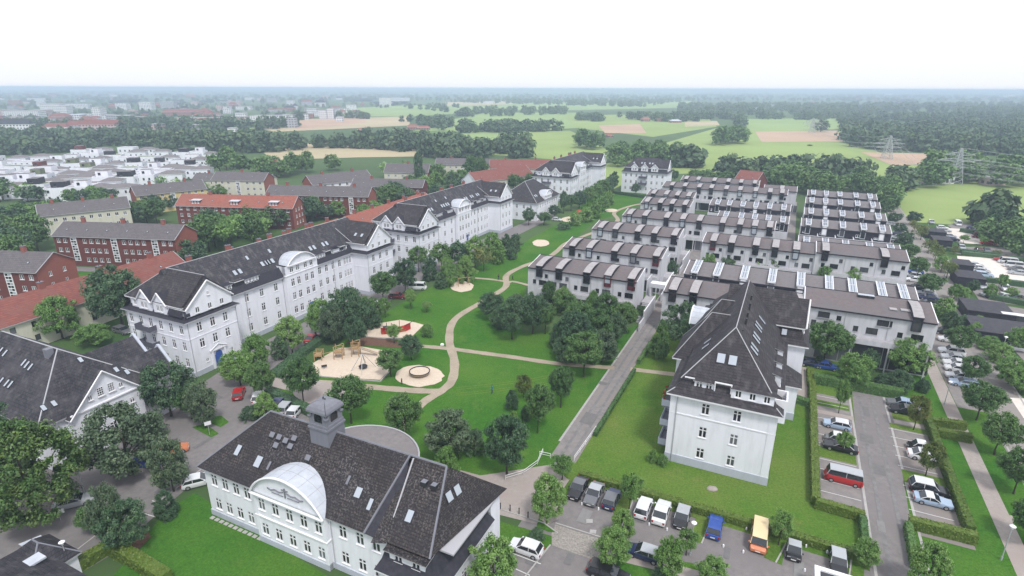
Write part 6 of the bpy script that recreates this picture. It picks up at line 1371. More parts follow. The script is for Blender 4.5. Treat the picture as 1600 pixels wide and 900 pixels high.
def skip_box():
    t = empty('skip', P(236, 727), TH + .35, 'blue open container beside the left street', 'container'); m = plain('blue_container', (0.04, 0.07, 0.30), 0.5); b = MB()
    B_ = [(-1.3, -.8), (1.3, -.8), (1.3, .8), (-1.3, .8)]; T_ = [(-1.8, -.95), (1.8, -.95), (1.8, .95), (-1.8, .95)]
    for i in range(4): j = (i + 1) % 4; b.face([(*B_[i], .1), (*B_[j], .1), (*T_[j], 1.4), (*T_[i], 1.4)], m); b.face([(*B_[j], .15), (*B_[i], .15), (T_[i][0] * .97, T_[i][1] * .95, 1.38), (T_[j][0] * .97, T_[j][1] * .95, 1.38)], m)
    b.box(-1.25, 1.25, -.75, .75, .12, .9, EARTH); b.build('body', t); b = MB()
    for i in range(4): j = (i + 1) % 4; b.bar((*T_[i], 1.4), (*T_[j], 1.4), .06, m, 4)
    b.build('rim', t)
skip_box()
t = empty('stall', P(472, 606), TH, 'small white pavilion tent by the footway near the sandpit', 'tent'); b = MB(); 
for q in (((-1.2, -.9), (1.2, -.9)), ((1.2, -.9), (1.2, .9)), ((1.2, .9), (-1.2, .9)), ((-1.2, .9), (-1.2, -.9))): b.face([(*q[0], 1.0), (*q[1], 1.0), (0, 0, 1.6)], TRIM)
b.build('canopy', t)
for x in (-1.1, 1.1):
    for y in (-.8, .8): b = MB(); b.bar((x, y, 0), (x, y, 1.05), .04, GALV, 5); b.build('pole', t)
b = MB(); bm = bmesh.new(); bmesh.ops.create_icosphere(bm, subdivisions=2, radius=.55)
for v in bm.verts: v.co.z *= .6; v.co *= 1 + .12 * math.sin(v.co.x * 9) * math.cos(v.co.y * 8)
me = bpy.data.meshes.new('boulder'); bm.to_mesh(me); me.materials.append(PAVE); me.shade_smooth(); o = link('boulder', me, None, P(1113, 764), label='single pale boulder on the mown lawn before the gable', cat='boulder'); o.scale = (1.4, 1, 1)
# bus shelter roof at the bottom edge
t = empty('shelter', P(1273, 882, 2.8) * Vector((1, 1, 0)) if False else (P(1273, 882, 2.8).x, P(1273, 882, 2.8).y, 0), TH, 'white rimmed flat shelter roof cut by the bottom edge', 'shelter'); b = MB(); b.box(.5, 4.6, -4.2, -.5, 2.5, 2.6, BLACKR)
b.box(0, 5.1, -.5, 0, 2.45, 2.8, TRIM); b.box(0, 5.1, -4.7, -4.2, 2.45, 2.8, TRIM); b.box(0, .5, -4.2, -.5, 2.45, 2.8, TRIM); b.box(4.6, 5.1, -4.2, -.5, 2.45, 2.8, TRIM); b.build('roof', t)
for x in (.3, 4.8):
    for y in (-.3, -4.4): b = MB(); b.bar((x, y, 0), (x, y, 2.5), .1, STEEL, 6); b.build('post', t)
# carports in the east
def carport(px, L, D, label):
    p = P(*px, 2.6); g = (p.x * CT + p.y * ST, -p.x * ST + p.y * CT); t = empty('carport', W(g[0], g[1]), TH, label, 'carport', 'black flat-roofed carports'); b = MB(); b.box(0, L, 0, D, 2.35, 2.6, DARKW, top=BLACKR); b.build('roof', t)
    b = MB(); b.box(.1, L - .1, .1, .2, 0, 2.35, DARKW); b.box(.1, .2, .2, D - .2, 0, 2.35, DARKW); b.build('wall', t)
    for x in (L * .5, L - .2): q = MB(); q.bar((x, D - .2, 0), (x, D - .2, 2.35), .07, DARKW, 5); q.build('post', t)
for i, (px, L, D) in enumerate((((1512, 484), 9, 9.5), ((1524, 516), 12, 10), ((1496, 432), 6.5, 8), ((1487, 412), 5.5, 7), ((1459, 374), 5.5, 7), ((1448, 361), 6, 6.5))):
    carport(px, L, D, ['wide black carport beside the middle eastern court', 'widest black carport nearest the viewer on the right', 'black carport by the sandy eastern court, nearer of two', 'black carport by the sandy eastern court, farther of two', 'black carport at the far eastern court, nearer of two', 'black carport at the far eastern court, farthest of all'][i])

# ---------------------------------------------------------------- cars
CARC = {}
def paint(name, c):
    if name not in CARC: m, tt, b = nodes('paint_' + name); b.inputs['Base Color'].default_value = (*c, 1); b.inputs['Roughness'].default_value = .28; b.inputs['Coat Weight'].default_value = .5; b.inputs['Metallic'].default_value = .1; CARC[name] = m
    return CARC[name]
COLS = dict(white=(.72, .73, .74), silver=(.42, .44, .46), grey=(.14, .145, .155), black=(.012, .012, .014), navy=(.02, .03, .09), blue=(.03, .08, .33), red=(.42, .02, .02), darkred=(.16, .02, .025), green=(.03, .08, .05), lightblue=(.35, .45, .58), orange=(.62, .22, .10), cream=(.78, .62, .36), brown=(.10, .06, .045))
TYPES = dict(  # length, width, belt line, roof height, hood x, windscreen x0,x1, rear x0,x1
    hatch=(3.95, 1.68, .90, 1.41, -1.97, -.95, -.35, 1.45, 1.8), sedan=(4.5, 1.76, .92, 1.43, -2.25, -.95, -.30, 1.0, 1.65), estate=(4.6, 1.78, .92, 1.43, -2.3, -1.0, -.35, 1.85, 2.15),
    suv=(4.5, 1.85, 1.02, 1.66, -2.25, -1.0, -.45, 1.7, 2.05), small=(2.7, 1.56, .90, 1.50, -1.35, -.75, -.3, .85, 1.15), van=(4.6, 1.85, 1.15, 1.95, -2.3, -2.05, -1.75, 2.1, 2.25), coupe=(4.2, 1.75, .86, 1.32, -2.1, -.7, 0, .9, 1.5), camper=(5.6, 2.1, 1.25, 2.6, -2.8, -2.5, -2.1, 2.65, 2.75))
def car_parts(ty):
    L, Wd, zb, zr, hx, w0, w1, r0, r1 = TYPES[ty]; h = Wd / 2; x0, x1 = -L / 2, L / 2
    def loft(st):  # st: (x, zlow, ztop, half)
        b = MB()
        rings = []
        for x, zl, zt, hw in st: rings.append([(x, -hw * .94, zl), (x, -hw, zl + .18), (x, -hw, zt - .16), (x, -hw * .90, zt), (x, hw * .90, zt), (x, hw, zt - .16), (x, hw, zl + .18), (x, hw * .94, zl)])
        for A, B in zip(rings, rings[1:]):
            for i in range(8): j = (i + 1) % 8; b.face([A[j], A[i], B[i], B[j]], 'B')
        b.face(rings[0], 'B'); b.face(rings[-1][::-1], 'B'); return b
    hood = zb - .06
    body = loft([(x0, .30, .62, h * .82), (x0 + .12, .22, .74, h * .94), (x0 + .5, .18, hood - .1, h), (w0, .18, zb - .02, h), (0, .18, zb, h), (r0, .18, zb, h), (x1 - .35, .18, zb - .04 if r1 > L / 2 - .5 else zb - .05, h), (x1 - .08, .24, zb - .1, h * .95), (x1, .32, zb - .28, h * .86)])
    hw = h * .84; hb = h * .96; roof = MB(); gl = MB()
    # roof panel slightly domed
    xs = [w1, (w1 + r0) / 2, r0]; zs_ = [zr - .04, zr, zr - .05]
    for i in range(2): roof.face([(xs[i], -hw, zs_[i]), (xs[i + 1], -hw, zs_[i + 1]), (xs[i + 1], hw, zs_[i + 1]), (xs[i], hw, zs_[i])], 'B')
    for s in (-1, 1):
        for i in range(2):
            q = [(xs[i], s * hw, zs_[i]), (xs[i + 1], s * hw, zs_[i + 1]), (xs[i + 1], s * (hw + .03), zs_[i + 1] - .09), (xs[i], s * (hw + .03), zs_[i] - .09)]; roof.face(q if s > 0 else q[::-1], 'B')
        # pillars
        zt = zr - .12
        for (xa, xb) in ((w0, w1), (r1, r0)): roof.bar((xa, s * hb, zb - .03), (xb, s * (hw + .01), zt), .045, 'B', 5)
        xm = (w1 + r0) / 2 + .05; roof.bar((xm, s * (hb + .01), zb - .03), (xm, s * (hw + .02), zt), .04, 'B', 5)
    gl.face([(w0, -hb, zb - .01), (w1, -hw, zr - .06), (w1, hw, zr - .06), (w0, hb, zb - .01)][::-1], 'G'); gl.face([(r1, hb, zb - .01), (r0, hw, zr - .07), (r0, -hw, zr - .07), (r1, -hb, zb - .01)][::-1], 'G')
    for s in (-1, 1):
        q = [(w0, s * hb, zb - .01), (r1, s * hb, zb - .01), (r0, s * hw, zr - .07), (w1, s * hw, zr - .06)]; gl.face(q if s < 0 else q[::-1], 'G')
    if ty in ('van', 'camper'):
        pass
    wh = MB(); R = .31; n = 14
    wh.bar((0, -.09, 0), (0, .09, 0), R, TYRE, n); 
    wh.bar((0, -.1, 0), (0, .1, 0), R * .62, ALLOY, n)
    hl = MB(); hl.box(-.05, .05, -.17, .17, -.08, .08, LAMPG); tl = MB(); tl.box(-.03, .04, -.12, .12, -.12, .12, LAMPR)
    mi = MB(); mi.box(-.08, .08, -.09, .09, -.06, .07, 'B')
    pl = MB(); pl.box(-.02, .02, -.26, .26, -.06, .06, PLATE); return dict(body=body, roof=roof, glass=gl, wheel=wh, head=hl, tail=tl, mirror=mi, plate=pl, dims=(L, h, x0, x1, zb, w0))
PARTS = {}; MESHC = {}
def cmesh(ty, key, colr, nm):
    k = (ty, key, colr)
    if k in MESHC: return MESHC[k]
    if ty not in PARTS: PARTS[ty] = car_parts(ty)
    b = PARTS[ty][key]; q = MB()
    for f, m in zip(b.f, b.m):
        mm = b.mats[m]; mm = paint(colr, COLS[colr]) if mm == 'B' else (CARGL if mm == 'G' else mm); q.face([b.v[i] for i in f], mm)
    me = q.mesh(nm)
    if key in ('body', 'wheel', 'roof'): weld(me, 1e-3, 38)
    MESHC[k] = me; return me
def car(p, ang, ty, c, label, roofc=None, far=False, group='parked cars', name='parked_car', cat='car'):
    t = empty(name, (p[0], p[1], .05), ang, label, cat, group); link('body', cmesh(ty, 'body', c, 'body'), t); d = PARTS[ty]['dims']
    link('roof', cmesh(ty, 'roof', roofc or c, 'roof'), t); link('windows', cmesh(ty, 'glass', 'black', 'windows'), t)
    L, h, x0, x1, zb, w0 = d; wx = (x0 + L * .19, x1 - L * .19)
    for x in wx:
        for s in (-1, 1): link('wheel', cmesh('x' if 0 else ty, 'wheel', 'black', 'wheel'), t, (x, s * (h - .07), .31))
    if not far:
        for s in (-1, 1):
            link('headlight', cmesh(ty, 'head', 'black', 'headlight'), t, (x0 + .09, s * h * .62, .60)); link('taillight', cmesh(ty, 'tail', 'black', 'taillight'), t, (x1 - .03, s * h * .76, .68)); link('mirror', cmesh(ty, 'mirror', c, 'mirror'), t, (w0 + .15, s * (h + .08), zb + .03))
        link('number_plate', cmesh(ty, 'plate', 'black', 'plate'), t, (x0 - .01, 0, .42)); link('number_plate', cmesh(ty, 'plate', 'black', 'plate'), t, (x1 + .01, 0, .5))
    return t
# heading: nose along -x local. NV: nose towards the viewer side (-v); PV: nose away; PU/NU along the u axis
NV, PV, NU, PU = TH + PI / 2, TH - PI / 2, TH, TH + PI
near = [  # paler roofs on the dark cars are sky reflection put into the paint
    (903, 768, NV, 'sedan', 'black', 'dark car, sky sheen painted on roof, nearest the promenade end of the front parking row', 'grey'), (928, 777, NV, 'sedan', 'grey', 'grey-blue car, second in the front row from the promenade', 'silver'), (955, 785, PV, 'hatch', 'navy', 'dark blue hatchback, third in the front row, left of the sparse tree', 'grey'),
    (1005, 799, PV, 'hatch', 'white', 'white hatchback right of the sparse tree in the front row', None), (1033, 806, PV, 'sedan', 'white', 'white saloon beside the white hatchback', None), (1065, 814, NV, 'hatch', 'black', 'black car with sky sheen painted on its roof beside the white saloon', 'silver'),
    (1116, 829, PV, 'hatch', 'blue', 'bright blue hatchback alone in the front row', None), (1185, 846, NV, 'van', 'orange', 'orange and cream camper van in the front row', 'cream'), (1239, 867, NV, 'small', 'black', 'tiny black and white car near the bottom right of the front row', 'silver'), (1308, 884, NV, 'hatch', 'black', 'black hatchback at the right end of the front row', 'silver'),
    (822, 862, NU, 'hatch', 'white', 'white hatchback in the marked bay right of the foreground hall', None), (1006, 870, NU, 'hatch', 'navy', 'dark blue car under the trees at the bottom', 'silver'), (950, 902, PU, 'estate', 'black', 'black estate car cut by the bottom edge', None),
    (1307, 668, NU, 'hatch', 'lightblue', 'pale silver-blue hatchback in the left bays of the car park', 'white'), (1303, 690, NU, 'small', 'grey', 'small grey car half hidden by a young tree in the left bays', 'white'), (1312, 703, NU, 'sedan', 'black', 'dark saloon with roof painted pale for sky sheen in the left bays', 'white'), (1316, 752, NU, 'van', 'red', 'red camper van with pale roof in the left bays', 'silver'),
    (1408, 635, NU, 'sedan', 'grey', 'grey-blue car at the far end of the right bays', 'lightblue'), (1414, 646, NU, 'estate', 'black', 'black car at the far end of the right bays', 'grey'), (1433, 703, NU, 'small', 'black', 'small black car with sky reflection painted on its roof in the right bays', 'white'), (1445, 718, PU, 'sedan', 'white', 'white car under the yellowish tree in the right bays', None), (1449, 769, PU, 'suv', 'black', 'black car with white roof in the right bays', 'white'), (1456, 787, PU, 'coupe', 'lightblue', 'pale blue coupe in the right bays', 'white'),
    (374, 619, PV + .7, 'hatch', 'red', 'bright red hatchback parked by the street left of the white one', None), (404, 625, PV + .7, 'hatch', 'white', 'white hatchback between the red car and the round tree', None), (437, 634, PV + .35, 'sedan', 'navy', 'dark blue car behind the roof ridge of the hall', None), (448, 640, PV + .35, 'estate', 'silver', 'silver car beside the dark blue one behind the hall', None), (462, 647, PV + .35, 'hatch', 'white', 'white hatchback behind the hall ridge, nearest the turret', None),
    (117, 789, PU + .9, 'sedan', 'silver', 'silver car at the kerb under the big tree on the left street', None), (311, 757, PU + .9, 'hatch', 'white', 'white car beside the left wall of the hall', None), (272, 707, PU + .9, 'hatch', 'orange', 'orange car behind the shrubs on the left street', None),
    (489, 532, PV + .2, 'sedan', 'red', 'red car on the street beside the playground hedge', None), (592, 480, PU + .4, 'hatch', 'white', 'white car on the street in front of the long block', None), (622, 466, PU + .3, 'estate', 'darkred', 'dark red car beyond the small tree on the park street', None), (653, 452, PU + .4, 'van', 'white', 'white van on the park street under the round trees', None),
    (192, 520, PU, 'estate', 'grey', 'dark grey car behind the first white block', None), (870, 345, PU, 'hatch', 'white', 'white car by the bushes before the small white house', None), (805, 372, PV, 'hatch', 'grey', 'grey car by the bushes of the second white block', None),
    (1268, 572, PU, 'sedan', 'navy', 'dark blue car under the trees behind the slate block', None), (1290, 576, PU, 'sedan', 'blue', 'deep blue car under the trees behind the slate block', None)]
for x, y, a, ty, c, l, rc in near: car(P(x, y), a, ty, c, l, rc)
# two-tone campers keep their shape: bumper and extra windows
east = []
def east_row(items, what):
    for i, (x, y, a, ty, c) in enumerate(items): car(P(x, y), a, ty, c, f'{c if c != "darkred" else "dark red"} {dict(van="van", suv="car", camper="motorhome").get(ty, "car")}, {ordinal(i)} from the near end of {what}', far=y < 520)
east_row([(1506, 603, NU, 'estate', 'lightblue'), (1499, 592, NU, 'sedan', 'white'), (1494, 580, NU, 'hatch', 'white'), (1494, 572, NU, 'sedan', 'white'), (1490, 563, NU, 'sedan', 'silver'), (1486, 553, NU, 'suv', 'white'), (1482, 534, NU, 'hatch', 'white'), (1476, 522, NU, 'suv', 'black')], 'the bays along the pale row ends')
east_row([(1458, 491, NU, 'hatch', 'navy'), (1452, 484, NU, 'sedan', 'white'), (1449, 477, NU, 'hatch', 'black'), (1450, 468, NU, 'sedan', 'navy'), (1446, 461, NU, 'sedan', 'silver'), (1430, 452, NU, 'sedan', 'black'), (1428, 440, NU, 'sedan', 'white'), (1425, 433, NU, 'estate', 'white'), (1430, 427, NU, 'hatch', 'blue')], 'the middle bays west of the east road')
east_row([(1416, 399, NU, 'hatch', 'white'), (1402, 379, NU, 'sedan', 'black'), (1400, 373, NU, 'sedan', 'silver'), (1398, 367, NU, 'estate', 'navy'), (1389, 352, NU, 'hatch', 'silver'), (1386, 348, NU, 'hatch', 'white')], 'the far bays west of the east road')
east_row([(1592, 548, PU, 'estate', 'white'), (1583, 508, PU, 'camper', 'white'), (1560, 486, PU, 'sedan', 'silver')], 'the nearest eastern court')
east_row([(1545, 463, NU + .5, 'sedan', 'silver'), (1565, 466, NU + .5, 'sedan', 'white'), (1583, 468, NU + .5, 'hatch', 'green'), (1598, 470, NU + .5, 'hatch', 'brown'), (1518, 447, NV, 'sedan', 'black'), (1534, 450, NV, 'hatch', 'silver'), (1569, 453, NV, 'estate', 'white')], 'the hedged second eastern court')
east_row([(1536, 432, PU, 'estate', 'lightblue'), (1532, 426, PU, 'sedan', 'silver'), (1529, 421, PU, 'sedan', 'white'), (1524, 417, PU, 'hatch', 'silver'), (1590, 429, NU, 'sedan', 'silver'), (1588, 423, NU, 'sedan', 'grey'), (1582, 418, NU, 'van', 'white'), (1574, 412, NU, 'van', 'white'), (1566, 408, NU, 'estate', 'red')], 'the sandy eastern court')
east_row([(1502, 389, NV, 'hatch', 'silver'), (1528, 393, PV, 'hatch', 'darkred'), (1541, 394, NV, 'hatch', 'grey')], 'the narrow strip beyond the sandy court')
east_row([(1487, 376, PU, 'sedan', 'navy'), (1484, 371, PU, 'hatch', 'silver'), (1475, 362, PU, 'sedan', 'silver'), (1472, 358, PU, 'hatch', 'white'), (1543, 382, NU, 'sedan', 'red'), (1530, 372, NU, 'van', 'darkred'), (1526, 363, NU, 'estate', 'darkred'), (1521, 358, NU, 'estate', 'navy'), (1496, 352, NV, 'van', 'white'), (1455, 349, NV, 'hatch', 'silver')], 'the farthest eastern court')
# ---------------------------------------------------------------- trees
def crown_data(seed, ncl, per, leaf, shape='round', core=True, z0=.24):
    """unit tree: height 1, crown radius .5; foliage as many small leaf sprays grouped in clumps through the crown volume"""
    rs = np.random.RandomState(seed); C_ = []
    ph = rs.uniform(0, 6.28, 6)
    def env(zf, th):  # crown radius at relative height zf (0..1)
        if shape == 'round': r = math.sqrt(max(0, 1 - (2 * zf - .85) ** 2 / (1.16 if zf > .42 else .86)))
        elif shape == 'cone': r = (1 - zf) ** .75 * 1.05 * min(1, .45 + zf * 5)
        elif shape == 'poplar': r = (math.sin(PI * min(1, zf * .93 + .07)) ** .6) * .9
        elif shape == 'wide': r = math.sqrt(max(0, 1 - (2 * zf - .8) ** 2 / 1.45))
        elif shape == 'dome': r = math.sqrt(max(0, 1 - zf ** 2)) * min(1, .75 + zf)
        elif shape == 'loose': r = math.sqrt(max(0, 1 - (2 * zf - 1) ** 2)) * .95
        return r * (1 + .17 * math.sin(3 * th + ph[0] + 4 * zf) + .13 * math.sin(5 * th + ph[1] - 7 * zf) + .06 * math.sin(9 * th + ph[2] + 11 * zf))
    rc = .5 * 1.15 / ncl ** .36
    while len(C_) < ncl:
        zf = rs.uniform(0, 1); th = rs.uniform(0, 2 * PI); R = env(zf, th)
        if rs.uniform() > R + .12: continue
        f = rs.uniform(.35, 1) ** .42; r = .5 * R * f * (1 - 1.7 * rc); C_.append((r * math.cos(th), r * math.sin(th), z0 + rc * .5 + (1 - z0 - 1.3 * rc) * zf * (1 if f > .8 else .95), f))
    C_ = np.array(C_); n = ncl * per; rc = .5 * 1.15 / ncl ** .36
    ci = np.repeat(np.arange(ncl), per); off = rs.normal(size=(n, 3)); off /= np.linalg.norm(off, axis=1)[:, None]; rad = rs.uniform(.3, 1, n) ** .5 * rc * rs.uniform(.6, 1.25, ncl)[ci]
    off *= rad[:, None]; off[:, 2] *= .78; p = C_[ci, :3] + off
    nn = off / (np.linalg.norm(off, axis=1)[:, None] + 1e-6) + np.array([0, 0, .55]) + rs.normal(size=(n, 3)) * .42; nn /= np.linalg.norm(nn, axis=1)[:, None]
    t = rs.normal(size=(n, 3)); x = np.cross(nn, t); x /= np.linalg.norm(x, axis=1)[:, None]; y = np.cross(nn, x); s = (leaf * rs.uniform(.6, 1.35, n))[:, None]
    V = np.stack([p - x * s, p - y * s * .62 + nn * s * .18, p + x * s, p + y * s * .62 - nn * s * .12], 1).reshape(-1, 3)
    tint = np.repeat(np.clip(rs.uniform(0, 1, ncl)[ci] * .7 + rs.uniform(0, .3, n), 0, 1), 4)
    if core and ncl >= 38:   # dark-tinted inner leaf cards added to block light in each clump
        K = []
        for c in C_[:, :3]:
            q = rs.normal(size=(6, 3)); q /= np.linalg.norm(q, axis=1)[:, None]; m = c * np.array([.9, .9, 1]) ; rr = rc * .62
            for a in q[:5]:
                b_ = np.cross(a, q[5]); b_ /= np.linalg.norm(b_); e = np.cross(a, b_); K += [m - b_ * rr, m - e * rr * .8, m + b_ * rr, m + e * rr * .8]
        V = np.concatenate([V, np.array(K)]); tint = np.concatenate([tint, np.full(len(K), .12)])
    return V, tint, C_
def quads_mesh(name, V, T, mat):
    me = bpy.data.meshes.new(name); n = len(V) // 4; me.vertices.add(len(V)); me.vertices.foreach_set('co', V.astype(np.float32).ravel())
    me.loops.add(4 * n); me.loops.foreach_set('vertex_index', np.arange(4 * n, dtype=np.int32)); me.polygons.add(n); me.polygons.foreach_set('loop_start', np.arange(0, 4 * n, 4, dtype=np.int32))
    me.materials.append(mat); a = me.attributes.new('tint', 'FLOAT', 'POINT'); a.data.foreach_set('value', T.astype(np.float32)); me.update(calc_edges=True); return me
PROTO = {}
def trunk_mesh(C_, seed, top=.62, r=.022, limbs=9):
    b = MB(); rn = random.Random(seed); x = y = 0; z = 0; pr = r; pts = [(0, 0, 0)]
    for i in range(5):
        nx, ny, nz = x + rn.uniform(-.01, .01), y + rn.uniform(-.01, .01), z + top / 5; nr = pr * .84; b.bar((x, y, z), (nx, ny, nz), pr if i else pr * 1.25, BARK, 7, nr); x, y, z, pr = nx, ny, nz, nr; pts.append((x, y, z))
    for i in range(limbs):
        c = C_[rn.randrange(len(C_))]; s = pts[rn.choice([2, 3, 4, 5])]
        if c[2] > s[2] - .02:
            m = ((s[0] * .45 + c[0] * .55), (s[1] * .45 + c[1] * .55), s[2] * .55 + c[2] * .45); b.bar(s, m, r * .42, BARK, 5, r * .25); b.bar(m, (c[0], c[1], c[2]), r * .25, BARK, 4, r * .06)
    return b.mesh('trunk')
def proto(kind, lod, var):
    k = (kind, lod, var)
    if k in PROTO: return PROTO[k]
    ncl, per, leaf = {'hi': (150, 82, .0155), 'mid': (80, 30, .031), 'lo': (40, 15, .055)}[lod]
    shape, mat, z0 = {'maple': ('round', LEAF_M, .33), 'dark': ('round', LEAF_D, .22), 'bright': ('wide', LEAF_B, .2), 'yellow': ('loose', LEAF_Y, .25), 'sparse': ('loose', LEAF_B, .3), 'cone': ('cone', LEAF_M, .06), 'poplar': ('poplar', LEAF_D, .04),
                      'bush': ('dome', LEAF_D, .0), 'gbush': ('dome', LEAF_B, .0), 'willow': ('wide', LEAF_B, .1), 'big': ('wide', LEAF_A, .12), 'grey': ('round', LEAF_G, .12), 'far': ('round', LEAF_F, .10), 'young': ('round', LEAF_B, .38), 'wood': ('dome', LEAF_F, .0)}[kind]
    if kind in ('sparse', 'yellow'): ncl = int(ncl * .42)
    if kind == 'big' and lod == 'hi': ncl, per, leaf = 280, 76, .0118
    V, T, C_ = crown_data(hash((kind.__len__() * 7 + ord(kind[0]), lod == 'hi', var)) % 9999 + var * 17 + ord(kind[1]), ncl, per, leaf, shape, z0=z0)
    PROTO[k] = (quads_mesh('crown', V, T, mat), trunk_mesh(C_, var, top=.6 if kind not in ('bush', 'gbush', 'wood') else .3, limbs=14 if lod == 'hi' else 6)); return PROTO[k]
TR = random.Random(8); NT = [0]
def tree(p, h, w_, kind, label, group=None, lod=None, name=None, cat=None):
    d = math.hypot(p.x, p.y); lod = lod or ('hi' if d < 150 else 'mid' if d < 330 else 'lo'); NT[0] += 1; var = NT[0] % (3 if lod == 'hi' else 4)
    if kind == 'big' : var = NT[0] % 2
    cr, tk = proto(kind, lod, var); s = kind in ('bush', 'gbush'); nm = name or ('shrub' if s else 'tree')
    t = empty(nm, (p.x, p.y, 0), TR.uniform(0, 6.28), label, cat or ('shrub' if s else 'tree'), group); t.scale = (w_, w_ * TR.uniform(.92, 1.08), h)
    link('crown', cr, t); link('trunk', tk, t); return t
def tp(x, yb, yt, wpx, kind, label, group=None, **k):
    p = P(x, yb); h = max(1.2, hgt(yt, p)); dd = depth(Vector((p.x, p.y, h * .6))); return tree(p, h, wpx * dd / FPX * 1.0, kind, label, group, **k)
GP = 'park trees'
